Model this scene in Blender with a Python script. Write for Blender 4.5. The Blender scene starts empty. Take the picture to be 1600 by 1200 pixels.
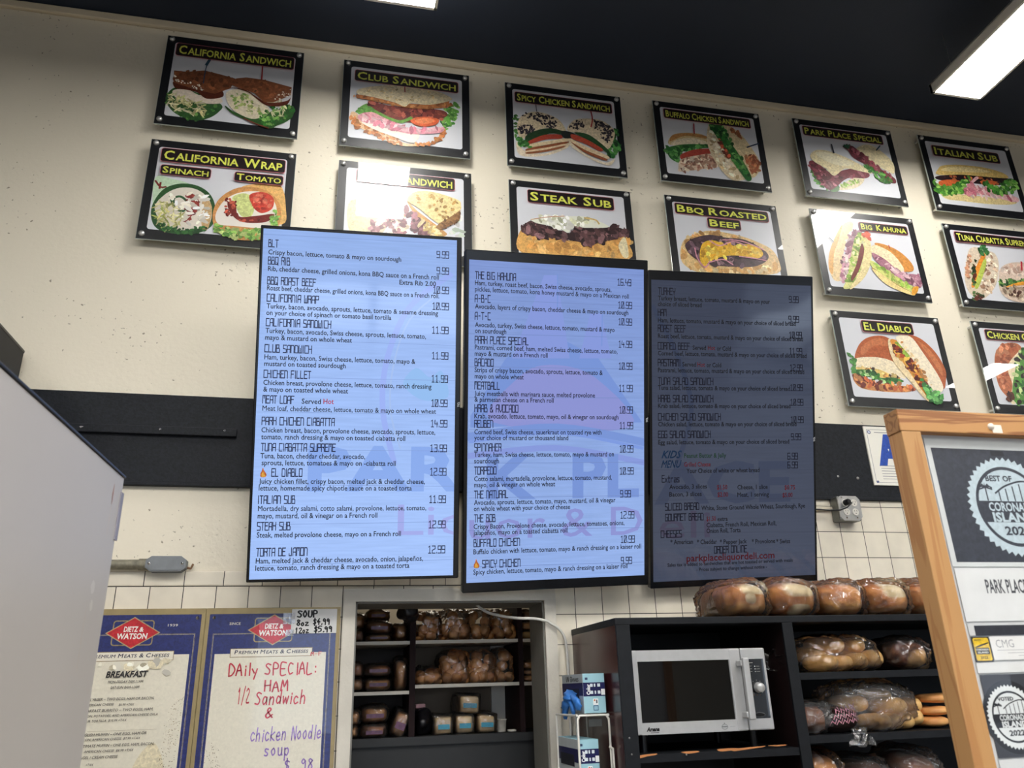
import bpy, bmesh, math, random
from mathutils import Vector, Matrix, noise
from mathutils.geometry import tessellate_polygon

# ------------------------------------------------------------------ camera, world, lights, exposure
scene = bpy.context.scene
COL = scene.collection
FPX = 1230.1                                   # focal length in pixels of the 1600x1200 frame
CAM = Vector((0.0, -3.0, 1.70))
YAW, PITCH, ROLL = math.radians(12.76), math.radians(21.22), math.radians(-1.81)
_f = Vector((math.sin(YAW)*math.cos(PITCH), math.cos(YAW)*math.cos(PITCH), math.sin(PITCH)))
_r0 = Vector((math.cos(YAW), -math.sin(YAW), 0))
_u0 = _r0.cross(_f)
RGT = _r0*math.cos(ROLL) + _u0*math.sin(ROLL)
UPV = _u0*math.cos(ROLL) - _r0*math.sin(ROLL)
FWD = _f
cd = bpy.data.cameras.new('camera')
cam = bpy.data.objects.new('camera', cd)
COL.objects.link(cam)
cd.sensor_width = 36.0
cd.sensor_fit = 'HORIZONTAL'
cd.lens = FPX*36.0/1600.0
cd.clip_start = 0.02
cd.dof.use_dof = True
cd.dof.focus_distance = 3.3
cd.dof.aperture_fstop = 8.0
cam.matrix_world = Matrix(((RGT.x, UPV.x, -FWD.x, CAM.x), (RGT.y, UPV.y, -FWD.y, CAM.y), (RGT.z, UPV.z, -FWD.z, CAM.z), (0, 0, 0, 1)))
scene.camera = cam
scene.view_settings.view_transform = 'Standard'
scene.view_settings.look = 'None'
scene.view_settings.gamma = 1.0
scene.view_settings.use_curve_mapping = False
scene.view_settings.exposure = 0.0

world = bpy.data.worlds.new('daylight')
scene.world = world
world.use_nodes = True
bg = world.node_tree.nodes['Background']
bg.inputs['Color'].default_value = (0.70, 0.82, 1.0, 1)
bg.inputs['Strength'].default_value = 4.2

LAMP = 46.0            # radiance of the shop's LED panels
LAMP_COLOR = (1.0, 0.97, 0.92)
Z_LAMP, Z_CEIL = 4.32, 4.578


def storage_lamp():
    l = bpy.data.lights.new('storage_lamp', 'AREA')
    l.energy = 3.0
    l.size = 0.5
    l.color = (1.0, 0.9, 0.75)
    o = bpy.data.objects.new('storage_lamp', l)
    o.location = (0.55, 1.45, 2.6)
    COL.objects.link(o)


storage_lamp()

# ------------------------------------------------------------------ measuring helpers
def ray(x, y):
    return RGT*((x-800)/FPX) + UPV*((600-y)/FPX) + FWD


def at(x, y, Y=0.0):
    """world point on the plane y=Y seen at photo pixel x,y"""
    d = ray(x, y)
    return CAM + d*((Y-CAM.y)/d.y)


def at_plane(x, y, o, n):
    d = ray(x, y)
    return CAM + d*((o-CAM).dot(n)/d.dot(n))


ZOOM = {'A': (200, 30, 3.2433), 'B': (500, 70, 3.6346), 'C': (770, 110, 3.871), 'D': (1000, 130, 3.871),
        'E': (1220, 160, 4.2105), 'F': (1220, 310, 3.4289), 'G': (120, 860, 3.5286), 'H': (1060, 880, 3.75),
        'I': (520, 880, 3.75), 'J': (860, 930, 4.2105), 'K': (1360, 620, 4.2875), 'L': (1360, 880, 3.75),
        'M': (970, 1000, 6.4), 'N': (1260, 740, 11.43), 'O': (860, 1030, 7.057), 'Q': (1270, 640, 4.614),
        'T7': (400, 345, 4.0667), 'T8': (380, 620, 4.0), 'T9': (710, 380, 4.284), 'T0': (710, 640, 4.1375),
        'U1': (1000, 410, 4.443), 'U2': (1000, 660, 4.443), 'P': (0, 0, 1.0)}


def zp(z, x, y):
    a, b, s = ZOOM[z]
    return a + x/s, b + y/s


def zat(z, x, y, Y=0.0):
    return at(*zp(z, x, y), Y)


def lin(c):
    c = c/255.0
    return c/12.92 if c <= 0.04045 else ((c+0.055)/1.055)**2.4


def S(r, g, b):
    return (lin(r), lin(g), lin(b), 1.0)


# ------------------------------------------------------------------ materials
MATS = {}


def mat(name, rgb, rough=0.5, metal=0.0, coat=0.0, var=0.08, nscale=30.0, bump=0.0, bscale=60.0, spec=0.5, emit=0.0, emit_rgb=None, coords='Object'):
    if name in MATS:
        return MATS[name]
    m = bpy.data.materials.new(name)
    m.use_nodes = True
    nt = m.node_tree
    b = nt.nodes['Principled BSDF']
    c = S(*rgb)
    b.inputs['Roughness'].default_value = rough
    b.inputs['Metallic'].default_value = metal
    b.inputs['Coat Weight'].default_value = coat
    b.inputs['Coat Roughness'].default_value = 0.015
    b.inputs['Specular IOR Level'].default_value = spec
    tc = nt.nodes.new('ShaderNodeTexCoord')
    n = nt.nodes.new('ShaderNodeTexNoise')
    n.inputs['Scale'].default_value = nscale
    n.inputs['Detail'].default_value = 4
    nt.links.new(tc.outputs[coords], n.inputs['Vector'])
    r = nt.nodes.new('ShaderNodeValToRGB')
    r.color_ramp.elements[0].position = 0.3
    r.color_ramp.elements[1].position = 0.7
    r.color_ramp.elements[0].color = tuple(max(0, k*(1-var)) for k in c[:3]) + (1,)
    r.color_ramp.elements[1].color = tuple(min(1, k*(1+var)) for k in c[:3]) + (1,)
    nt.links.new(n.outputs['Fac'], r.inputs['Fac'])
    nt.links.new(r.outputs['Color'], b.inputs['Base Color'])
    if bump:
        n2 = nt.nodes.new('ShaderNodeTexNoise')
        n2.inputs['Scale'].default_value = bscale
        n2.inputs['Detail'].default_value = 5
        nt.links.new(tc.outputs[coords], n2.inputs['Vector'])
        bp = nt.nodes.new('ShaderNodeBump')
        bp.inputs['Strength'].default_value = bump
        bp.inputs['Distance'].default_value = 0.01
        nt.links.new(n2.outputs['Fac'], bp.inputs['Height'])
        nt.links.new(bp.outputs['Normal'], b.inputs['Normal'])
    if emit:
        b.inputs['Emission Color'].default_value = S(*(emit_rgb or rgb))
        b.inputs['Emission Strength'].default_value = emit
    m['tree'] = 1
    MATS[name] = m
    return m


def print_mat(name, coat=1.0, rough=0.35):
    """ink colours come from the printed shapes' own colour attribute"""
    if name in MATS:
        return MATS[name]
    m = bpy.data.materials.new(name)
    m.use_nodes = True
    nt = m.node_tree
    b = nt.nodes['Principled BSDF']
    a = nt.nodes.new('ShaderNodeVertexColor')
    a.layer_name = 'Ink'
    tc = nt.nodes.new('ShaderNodeTexCoord')
    n = nt.nodes.new('ShaderNodeTexNoise')
    n.inputs['Scale'].default_value = 95
    n.inputs['Detail'].default_value = 8
    n.inputs['Distortion'].default_value = 0.8
    nt.links.new(tc.outputs['Object'], n.inputs['Vector'])
    mp = nt.nodes.new('ShaderNodeMapRange')
    mp.inputs['From Min'].default_value = 0.25
    mp.inputs['From Max'].default_value = 0.75
    mp.inputs['To Min'].default_value = 0.62
    mp.inputs['To Max'].default_value = 1.28
    nt.links.new(n.outputs['Fac'], mp.inputs['Value'])
    mx = nt.nodes.new('ShaderNodeMix')
    mx.data_type = 'RGBA'
    mx.blend_type = 'MULTIPLY'
    hs = nt.nodes.new('ShaderNodeSeparateColor'); hs.mode = 'HSV'
    nt.links.new(a.outputs['Color'], hs.inputs[0])
    sm = nt.nodes.new('ShaderNodeMapRange')
    sm.inputs['From Min'].default_value = 0.16; sm.inputs['From Max'].default_value = 0.42
    nt.links.new(hs.outputs[1], sm.inputs['Value'])
    nt.links.new(sm.outputs['Result'], mx.inputs['Factor'])
    nt.links.new(a.outputs['Color'], mx.inputs[6])
    nt.links.new(mp.outputs['Result'], mx.inputs[7])
    nt.links.new(mx.outputs[2], b.inputs['Base Color'])
    b.inputs['Roughness'].default_value = rough
    b.inputs['Coat Weight'].default_value = coat
    b.inputs['Coat Roughness'].default_value = 0.012
    MATS[name] = m
    return m


def ink_mat(name='menu_ink'):
    """matt ink / dark pixels, colour from the attribute"""
    if name in MATS:
        return MATS[name]
    m = bpy.data.materials.new(name)
    m.use_nodes = True
    b = m.node_tree.nodes['Principled BSDF']
    a = m.node_tree.nodes.new('ShaderNodeVertexColor')
    a.layer_name = 'Ink'
    m.node_tree.links.new(a.outputs['Color'], b.inputs['Base Color'])
    b.inputs['Roughness'].default_value = 0.4
    b.inputs['Specular IOR Level'].default_value = 0.3
    MATS[name] = m
    return m


def pixel_mat(name, strength):
    """lit screen pixels: emission from the attribute"""
    if name in MATS:
        return MATS[name]
    m = bpy.data.materials.new(name)
    m.use_nodes = True
    b = m.node_tree.nodes['Principled BSDF']
    a = m.node_tree.nodes.new('ShaderNodeVertexColor')
    a.layer_name = 'Ink'
    b.inputs['Base Color'].default_value = (0.004, 0.004, 0.005, 1)
    b.inputs['Roughness'].default_value = 0.07
    m.node_tree.links.new(a.outputs['Color'], b.inputs['Emission Color'])
    b.inputs['Emission Strength'].default_value = strength
    MATS[name] = m
    return m


def screen_mat(name, top, bottom, strength):
    """LCD panel: glossy black glass that emits a pale blue boarded backdrop"""
    m = bpy.data.materials.new(name)
    m.use_nodes = True
    nt = m.node_tree
    b = nt.nodes['Principled BSDF']
    b.inputs['Base Color'].default_value = (0.004, 0.004, 0.005, 1)
    b.inputs['Roughness'].default_value = 0.06
    tc = nt.nodes.new('ShaderNodeTexCoord')
    sx = nt.nodes.new('ShaderNodeSeparateXYZ')
    nt.links.new(tc.outputs['Object'], sx.inputs[0])
    mp = nt.nodes.new('ShaderNodeMapRange')  # viewing-angle falloff put into the emission colour: dimmer top, brighter bottom
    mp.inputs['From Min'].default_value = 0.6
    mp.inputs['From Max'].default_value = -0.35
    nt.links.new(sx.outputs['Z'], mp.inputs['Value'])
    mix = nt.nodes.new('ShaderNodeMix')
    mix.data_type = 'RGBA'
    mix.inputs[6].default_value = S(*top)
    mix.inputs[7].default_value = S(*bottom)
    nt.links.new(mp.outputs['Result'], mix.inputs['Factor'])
    mg = nt.nodes.new('ShaderNodeMapping')          # wood grain of the backdrop, running across
    mg.inputs['Scale'].default_value = (2.0, 1.0, 34.0)
    nt.links.new(tc.outputs['Object'], mg.inputs['Vector'])
    n = nt.nodes.new('ShaderNodeTexNoise')
    n.inputs['Scale'].default_value = 3.0
    n.inputs['Detail'].default_value = 5
    nt.links.new(mg.outputs['Vector'], n.inputs['Vector'])
    m2 = nt.nodes.new('ShaderNodeMapRange')
    m2.inputs['From Min'].default_value = 0.3
    m2.inputs['From Max'].default_value = 0.7
    m2.inputs['To Min'].default_value = 0.92
    m2.inputs['To Max'].default_value = 1.06
    nt.links.new(n.outputs['Fac'], m2.inputs['Value'])
    mx = nt.nodes.new('ShaderNodeMix')
    mx.data_type = 'RGBA'
    mx.blend_type = 'MULTIPLY'
    mx.inputs['Factor'].default_value = 1.0
    nt.links.new(mix.outputs[2], mx.inputs[6])
    nt.links.new(m2.outputs['Result'], mx.inputs[7])
    nt.links.new(mx.outputs[2], b.inputs['Emission Color'])
    b.inputs['Emission Strength'].default_value = strength
    MATS[name] = m
    return m


def tile_mat(name, w, h, x0, z0):
    m = bpy.data.materials.new(name)
    m.use_nodes = True
    nt = m.node_tree
    b = nt.nodes['Principled BSDF']
    tc = nt.nodes.new('ShaderNodeTexCoord')
    sx = nt.nodes.new('ShaderNodeSeparateXYZ')
    nt.links.new(tc.outputs['Object'], sx.inputs[0])
    cb = nt.nodes.new('ShaderNodeCombineXYZ')
    ax = nt.nodes.new('ShaderNodeMath'); ax.operation = 'ADD'; ax.inputs[1].default_value = -x0 + 50*w
    az = nt.nodes.new('ShaderNodeMath'); az.operation = 'ADD'; az.inputs[1].default_value = -z0 + 50*h
    nt.links.new(sx.outputs['X'], ax.inputs[0]); nt.links.new(sx.outputs['Z'], az.inputs[0])
    nt.links.new(ax.outputs[0], cb.inputs[0]); nt.links.new(az.outputs[0], cb.inputs[1])
    br = nt.nodes.new('ShaderNodeTexBrick')
    br.offset = 0.0
    br.squash = 1.0
    br.inputs['Scale'].default_value = 1.0
    br.inputs['Brick Width'].default_value = w
    br.inputs['Row Height'].default_value = h
    br.inputs['Mortar Size'].default_value = 0.0016
    br.inputs['Mortar Smooth'].default_value = 0.2
    br.inputs['Color1'].default_value = S(228, 220, 203)
    br.inputs['Color2'].default_value = S(221, 213, 195)
    br.inputs['Mortar'].default_value = S(46, 42, 36)
    nt.links.new(cb.outputs[0], br.inputs['Vector'])
    n = nt.nodes.new('ShaderNodeTexNoise')
    n.inputs['Scale'].default_value = 14
    n.inputs['Detail'].default_value = 6
    nt.links.new(tc.outputs['Object'], n.inputs['Vector'])
    mp = nt.nodes.new('ShaderNodeMapRange')
    mp.inputs['From Min'].default_value = 0.3; mp.inputs['From Max'].default_value = 0.7
    mp.inputs['To Min'].default_value = 0.93; mp.inputs['To Max'].default_value = 1.04
    nt.links.new(n.outputs['Fac'], mp.inputs['Value'])
    mx = nt.nodes.new('ShaderNodeMix'); mx.data_type = 'RGBA'; mx.blend_type = 'MULTIPLY'
    mx.inputs['Factor'].default_value = 1.0
    nt.links.new(br.outputs['Color'], mx.inputs[6]); nt.links.new(mp.outputs['Result'], mx.inputs[7])
    nt.links.new(mx.outputs[2], b.inputs['Base Color'])
    b.inputs['Roughness'].default_value = 0.45
    bp = nt.nodes.new('ShaderNodeBump')
    bp.inputs['Strength'].default_value = 0.5; bp.inputs['Distance'].default_value = 0.002
    inv = nt.nodes.new('ShaderNodeMath'); inv.operation = 'SUBTRACT'; inv.inputs[0].default_value = 1.0
    nt.links.new(br.outputs['Fac'], inv.inputs[1])
    nt.links.new(inv.outputs[0], bp.inputs['Height'])
    nt.links.new(bp.outputs['Normal'], b.inputs['Normal'])
    MATS[name] = m
    return m


def stucco_mat():
    """cream painted plaster with pits"""
    m = bpy.data.materials.new('cream_plaster')
    m.use_nodes = True
    nt = m.node_tree
    b = nt.nodes['Principled BSDF']
    tc = nt.nodes.new('ShaderNodeTexCoord')
    v = nt.nodes.new('ShaderNodeTexNoise')
    v.inputs['Scale'].default_value = 55; v.inputs['Detail'].default_value = 3
    nt.links.new(tc.outputs['Object'], v.inputs['Vector'])
    big = nt.nodes.new('ShaderNodeTexNoise')
    big.inputs['Scale'].default_value = 2.5; big.inputs['Detail'].default_value = 3
    nt.links.new(tc.outputs['Object'], big.inputs['Vector'])
    ad = nt.nodes.new('ShaderNodeMath'); ad.operation = 'MULTIPLY_ADD'
    ad.inputs[1].default_value = 0.35
    nt.links.new(big.outputs['Fac'], ad.inputs[0]); nt.links.new(v.outputs['Fac'], ad.inputs[2])
    r = nt.nodes.new('ShaderNodeValToRGB')
    r.color_ramp.elements[0].position = 0.455; r.color_ramp.elements[0].color = S(150, 141, 122)
    r.color_ramp.elements[1].position = 0.485; r.color_ramp.elements[1].color = S(226, 218, 199)
    nt.links.new(ad.outputs[0], r.inputs['Fac'])
    nt.links.new(r.outputs['Color'], b.inputs['Base Color'])
    b.inputs['Roughness'].default_value = 0.55
    bp = nt.nodes.new('ShaderNodeBump')
    bp.inputs['Strength'].default_value = 0.25; bp.inputs['Distance'].default_value = 0.004
    nt.links.new(ad.outputs[0], bp.inputs['Height']); nt.links.new(bp.outputs['Normal'], b.inputs['Normal'])
    MATS['cream_plaster'] = m
    return m


def wood_mat(name, a, b_, axis_scale):
    m = bpy.data.materials.new(name)
    m.use_nodes = True
    nt = m.node_tree
    b = nt.nodes['Principled BSDF']
    tc = nt.nodes.new('ShaderNodeTexCoord')
    mg = nt.nodes.new('ShaderNodeMapping')
    mg.inputs['Scale'].default_value = axis_scale
    nt.links.new(tc.outputs['Object'], mg.inputs['Vector'])
    n = nt.nodes.new('ShaderNodeTexNoise')
    n.inputs['Scale'].default_value = 2.2; n.inputs['Detail'].default_value = 3; n.inputs['Distortion'].default_value = 0.6
    nt.links.new(mg.outputs['Vector'], n.inputs['Vector'])
    w = nt.nodes.new('ShaderNodeMath'); w.operation = 'MULTIPLY'; w.inputs[1].default_value = 34.0
    nt.links.new(n.outputs['Fac'], w.inputs[0])
    si = nt.nodes.new('ShaderNodeMath'); si.operation = 'SINE'
    nt.links.new(w.outputs[0], si.inputs[0])
    r = nt.nodes.new('ShaderNodeValToRGB')
    r.color_ramp.elements[0].position = 0.0; r.color_ramp.elements[0].color = S(*a)
    r.color_ramp.elements[1].position = 0.9; r.color_ramp.elements[1].color = S(*b_)
    e = r.color_ramp.elements.new(0.45); e.color = S(*a)
    nt.links.new(si.outputs[0], r.inputs['Fac'])
    nt.links.new(r.outputs['Color'], b.inputs['Base Color'])
    b.inputs['Roughness'].default_value = 0.5
    MATS[name] = m
    return m


def film_mat(name='clear_plastic_film', haze=0.03, bscale=38.0, strength=0.9):
    """thin clear bag film: mostly see-through, crinkled glints"""
    m = bpy.data.materials.new(name)
    m.use_nodes = True
    nt = m.node_tree
    for n in list(nt.nodes):
        nt.nodes.remove(n)
    out = nt.nodes.new('ShaderNodeOutputMaterial')
    tr = nt.nodes.new('ShaderNodeBsdfTransparent')
    gl = nt.nodes.new('ShaderNodeBsdfGlossy'); gl.inputs['Roughness'].default_value = 0.13
    df = nt.nodes.new('ShaderNodeBsdfDiffuse'); df.inputs['Color'].default_value = (0.9, 0.9, 0.92, 1)
    tc = nt.nodes.new('ShaderNodeTexCoord')
    mg = nt.nodes.new('ShaderNodeMapping'); mg.inputs['Scale'].default_value = (1.0, 1.0, 0.28)
    mg.inputs['Rotation'].default_value = (0.3, 0.6, 0.2)
    nt.links.new(tc.outputs['Object'], mg.inputs['Vector'])
    n1 = nt.nodes.new('ShaderNodeTexNoise'); n1.inputs['Scale'].default_value = bscale; n1.inputs['Detail'].default_value = 2
    n1.inputs['Distortion'].default_value = 1.6
    nt.links.new(mg.outputs['Vector'], n1.inputs['Vector'])
    bp = nt.nodes.new('ShaderNodeBump'); bp.inputs['Strength'].default_value = strength; bp.inputs['Distance'].default_value = 0.006
    nt.links.new(n1.outputs['Fac'], bp.inputs['Height'])
    fr = nt.nodes.new('ShaderNodeFresnel'); fr.inputs['IOR'].default_value = 1.72
    nt.links.new(bp.outputs['Normal'], fr.inputs['Normal']); nt.links.new(bp.outputs['Normal'], gl.inputs['Normal'])
    m1 = nt.nodes.new('ShaderNodeMixShader'); m1.inputs[0].default_value = haze
    nt.links.new(tr.outputs[0], m1.inputs[1]); nt.links.new(df.outputs[0], m1.inputs[2])
    m2 = nt.nodes.new('ShaderNodeMixShader')
    nt.links.new(fr.outputs[0], m2.inputs[0]); nt.links.new(m1.outputs[0], m2.inputs[1]); nt.links.new(gl.outputs[0], m2.inputs[2])
    nt.links.new(m2.outputs[0], out.inputs['Surface'])
    MATS[name] = m
    return m


def bread_mat(name, crust, pale, scale=9.0, rough=0.5):
    m = bpy.data.materials.new(name)
    m.use_nodes = True
    nt = m.node_tree
    b = nt.nodes['Principled BSDF']
    tc = nt.nodes.new('ShaderNodeTexCoord')
    n = nt.nodes.new('ShaderNodeTexNoise'); n.inputs['Scale'].default_value = scale; n.inputs['Detail'].default_value = 5
    nt.links.new(tc.outputs['Object'], n.inputs['Vector'])
    r = nt.nodes.new('ShaderNodeValToRGB')
    r.color_ramp.elements[0].position = 0.35; r.color_ramp.elements[0].color = S(*crust)
    r.color_ramp.elements[1].position = 0.68; r.color_ramp.elements[1].color = S(*pale)
    nt.links.new(n.outputs['Fac'], r.inputs['Fac'])
    nt.links.new(r.outputs['Color'], b.inputs['Base Color'])
    b.inputs['Roughness'].default_value = rough
    n2 = nt.nodes.new('ShaderNodeTexNoise'); n2.inputs['Scale'].default_value = 120; n2.inputs['Detail'].default_value = 3
    nt.links.new(tc.outputs['Object'], n2.inputs['Vector'])
    bp = nt.nodes.new('ShaderNodeBump'); bp.inputs['Strength'].default_value = 0.25; bp.inputs['Distance'].default_value = 0.004
    nt.links.new(n2.outputs['Fac'], bp.inputs['Height']); nt.links.new(bp.outputs['Normal'], b.inputs['Normal'])
    MATS[name] = m
    return m


def loaf_mat(name, crust, crust2, pale, ovals, base):
    """crusty loaf with floury scored patches (ovals x,z,rx,rz on the end face) and a pale base band"""
    m = bread_mat(name, crust, crust2)
    nt = m.node_tree
    b = nt.nodes['Principled BSDF']
    col = b.inputs['Base Color'].links[0].from_socket
    tc = nt.nodes.new('ShaderNodeTexCoord')
    sx = nt.nodes.new('ShaderNodeSeparateXYZ'); nt.links.new(tc.outputs['Object'], sx.inputs[0])
    nz = nt.nodes.new('ShaderNodeTexNoise'); nz.inputs['Scale'].default_value = 38; nz.inputs['Detail'].default_value = 4
    nt.links.new(tc.outputs['Object'], nz.inputs['Vector'])

    def mth(op, a, b_=None, c=None):
        n = nt.nodes.new('ShaderNodeMath'); n.operation = op
        for i, q in enumerate((a, b_, c)):
            if q is None: continue
            if isinstance(q, (int, float)): n.inputs[i].default_value = q
            else: nt.links.new(q, n.inputs[i])
        return n.outputs[0]
    wob = mth('MULTIPLY_ADD', nz.outputs['Fac'], 1.1, -0.55)

    def mixin(fac, c2):
        nonlocal col
        mx = nt.nodes.new('ShaderNodeMix'); mx.data_type = 'RGBA'
        nt.links.new(fac, mx.inputs['Factor']); nt.links.new(col, mx.inputs[6]); mx.inputs[7].default_value = S(*c2)
        col = mx.outputs[2]
    if base:
        mr = nt.nodes.new('ShaderNodeMapRange')
        nt.links.new(mth('ADD', sx.outputs['Z'], mth('MULTIPLY', wob, 0.012)), mr.inputs['Value'])
        mr.inputs['From Min'].default_value = base+0.012; mr.inputs['From Max'].default_value = base-0.008
        mixin(mr.outputs['Result'], (222, 170, 100))
    for cx, cz, rx, rz in ovals:
        u = mth('POWER', mth('ABSOLUTE', mth('MULTIPLY_ADD', sx.outputs['X'], 1/rx, -cx/rx)), 3.0)
        v = mth('POWER', mth('ABSOLUTE', mth('MULTIPLY_ADD', sx.outputs['Z'], 1/rz, -cz/rz)), 3.0)
        d = mth('ADD', mth('ADD', u, v), wob)
        mr = nt.nodes.new('ShaderNodeMapRange'); nt.links.new(d, mr.inputs['Value'])
        mr.inputs['From Min'].default_value = 1.3; mr.inputs['From Max'].default_value = 0.55
        f = mth('MULTIPLY', mr.outputs['Result'], mth('LESS_THAN', sx.outputs['Y'], -0.03))
        mixin(f, pale)
    nt.links.new(col, b.inputs['Base Color'])
    return m


# ------------------------------------------------------------------ objects
WLOC = {}          # world location of things whose children are built in world axes


def tag(o, label, cat, group=None, kind=None):
    o['label'] = label
    o['category'] = cat
    if group:
        o['group'] = group
    if kind:
        o['kind'] = kind
    return o


def thing(name, loc, label, cat, group=None, rot=None):
    o = bpy.data.objects.new(name, None)
    COL.objects.link(o)
    o.empty_display_size = 0.05
    o.location = loc
    if rot is not None:
        o.rotation_euler = rot
    WLOC[o] = Vector(loc)
    return tag(o, label, cat, group)


class G:
    """gathers faces (with material slots and ink colours) for ONE mesh object"""
    def __init__(s):
        s.v = []; s.f = []; s.mi = []; s.c = []; s.smooth = []

    def add(s, verts, faces, mi=0, col=(1, 1, 1, 1), smooth=False):
        k = len(s.v)
        s.v += [tuple(v) for v in verts]
        s.c += [col]*len(verts)
        for f in faces:
            s.f.append(tuple(i+k for i in f)); s.mi.append(mi); s.smooth.append(smooth)
        return s

    def box(s, a, b, mi=0, M=None, col=(1, 1, 1, 1)):
        x0, y0, z0 = a; x1, y1, z1 = b
        x0, x1 = min(x0, x1), max(x0, x1); y0, y1 = min(y0, y1), max(y0, y1); z0, z1 = min(z0, z1), max(z0, z1)
        vs = [Vector(p) for p in ((x0, y0, z0), (x1, y0, z0), (x1, y1, z0), (x0, y1, z0), (x0, y0, z1), (x1, y0, z1), (x1, y1, z1), (x0, y1, z1))]
        if M is not None:
            vs = [M @ v for v in vs]
        return s.add(vs, [(0, 3, 2, 1), (4, 5, 6, 7), (0, 1, 5, 4), (1, 2, 6, 5), (2, 3, 7, 6), (3, 0, 4, 7)], mi, col)

    def bbox(s, a, b, r=0.004, mi=0, seg=2, M=None):
        """bevelled box"""
        bm = bmesh.new()
        bmesh.ops.create_cube(bm, size=1)
        sz = Vector(b) - Vector(a); ce = (Vector(a)+Vector(b))/2
        for v in bm.verts:
            v.co = Vector((v.co.x*abs(sz.x), v.co.y*abs(sz.y), v.co.z*abs(sz.z))) + ce
        bmesh.ops.bevel(bm, geom=list(bm.edges), offset=min(r, 0.45*min(abs(k) for k in sz)), segments=seg, affect='EDGES', profile=0.5)
        bm.verts.index_update()
        vs = [v.co.copy() for v in bm.verts]
        if M is not None:
            vs = [M @ v for v in vs]
        s.add(vs, [[v.index for v in f.verts] for f in bm.faces], mi)
        bm.free()
        return s

    def prism(s, pts, y0, y1, mi=0, M=None):
        """pts (x,z) outline extruded along y from y0 (front) to y1"""
        n = len(pts)
        area = sum(pts[i][0]*pts[(i+1) % n][1]-pts[(i+1) % n][0]*pts[i][1] for i in range(n))
        if area < 0:
            pts = pts[::-1]
        vs = [Vector((p[0], y0, p[1])) for p in pts] + [Vector((p[0], y1, p[1])) for p in pts]
        if M is not None:
            vs = [M @ v for v in vs]
        tri = tessellate_polygon([[Vector((p[0], p[1], 0)) for p in pts]])
        fs = []
        for t in tri:
            a, b, c = [Vector((pts[i][0], pts[i][1], 0)) for i in t]
            t = tuple(t) if (b-a).cross(c-a).z > 0 else tuple(t)[::-1]
            fs.append(t); fs.append(tuple(i+n for i in t[::-1]))
        for i in range(n):
            j = (i+1) % n
            fs.append((i, i+n, j+n, j)[::-1] if False else (j, i, i+n, j+n)[::-1])
        return s.add(vs, fs, mi)

    def tube(s, pts, r, mi=0, n=10, caps=True, rr=None):
        pts = [Vector(p) for p in pts]
        up = Vector((0, 0, 1))
        rings = []
        d0 = (pts[1]-pts[0]).normalized()
        nrm = d0.cross(up)
        if nrm.length < 1e-3:
            nrm = d0.cross(Vector((1, 0, 0)))
        nrm.normalize()
        for i, p in enumerate(pts):
            if i == 0: d = pts[1]-pts[0]
            elif i == len(pts)-1: d = pts[-1]-pts[-2]
            else: d = (pts[i+1]-pts[i]).normalized() + (pts[i]-pts[i-1]).normalized()
            d.normalize()
            nrm = (nrm - d*nrm.dot(d)).normalized()
            b = d.cross(nrm)
            q = rr[i] if rr else r
            rings.append([p + (nrm*math.cos(2*math.pi*k/n) + b*math.sin(2*math.pi*k/n))*q for k in range(n)])
        vs = [v for ring in rings for v in ring]
        fs = []
        for i in range(len(pts)-1):
            for k in range(n):
                a, b2 = i*n+k, i*n+(k+1) % n
                fs.append((a, b2, b2+n, a+n))
        s.add(vs, fs, mi, smooth=True)
        if caps:
            s.add(rings[0], [tuple(range(n))[::-1]], mi); s.add(rings[-1], [tuple(range(n))], mi)
        return s

    def lathe(s, prof, c, axis='y', n=20, mi=0, smooth=True):
        """prof [(r, t)]; spun about axis through c"""
        vs = []
        for r, t in prof:
            for k in range(n):
                a = 2*math.pi*k/n
                u, w = r*math.cos(a), r*math.sin(a)
                p = {'y': (u, t, w), 'z': (u, w, t), 'x': (t, u, w)}[axis]
                vs.append(Vector(p)+Vector(c))
        fs = []
        for i in range(len(prof)-1):
            for k in range(n):
                a, b = i*n+k, i*n+(k+1) % n
                fs.append((a, b, b+n, a+n) if axis != 'y' else (a, a+n, b+n, b))
        s.add(vs, fs, mi, smooth=smooth)
        for e, i in ((0, 0), (1, len(prof)-1)):
            if prof[i][0] > 1e-6:
                f = tuple(range(i*n, i*n+n))
                s.add(vs[i*n:i*n+n], [tuple(range(n)) if e else tuple(range(n))[::-1]], mi)
        return s

    def build(s, name, mats, parent=None, local=False, loc=None, smooth_all=False):
        me = bpy.data.meshes.new(name)
        off = Vector((0, 0, 0))
        if parent is not None and not local:
            off = WLOC.get(parent, Vector((0, 0, 0)))
        if loc is not None:
            off = Vector(loc)
        me.from_pydata([Vector(v)-off for v in s.v], [], s.f)
        if not isinstance(mats, (list, tuple)):
            mats = [mats]
        for m in mats:
            me.materials.append(m)
        me.polygons.foreach_set('material_index', s.mi)
        me.polygons.foreach_set('use_smooth', [True]*len(s.f) if smooth_all else s.smooth)
        if any(c != (1, 1, 1, 1) for c in s.c):
            at_ = me.color_attributes.new('Ink', 'FLOAT_COLOR', 'POINT')
            at_.data.foreach_set('color', [k for c in s.c for k in c])
        me.update()
        o = bpy.data.objects.new(name, me)
        COL.objects.link(o)
        if parent is not None:
            o.parent = parent
            WLOC[o] = WLOC.get(parent, Vector((0, 0, 0))) if loc is None else Vector(loc)
        if loc is not None and parent is None:
            o.location = loc
            WLOC[o] = Vector(loc)
        elif parent is None:
            WLOC[o] = Vector((0, 0, 0))
        return o


def structure(o):
    o['kind'] = 'structure'
    return o


def kids(o):
    return [c for c in bpy.data.objects if c.parent == o]


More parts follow.
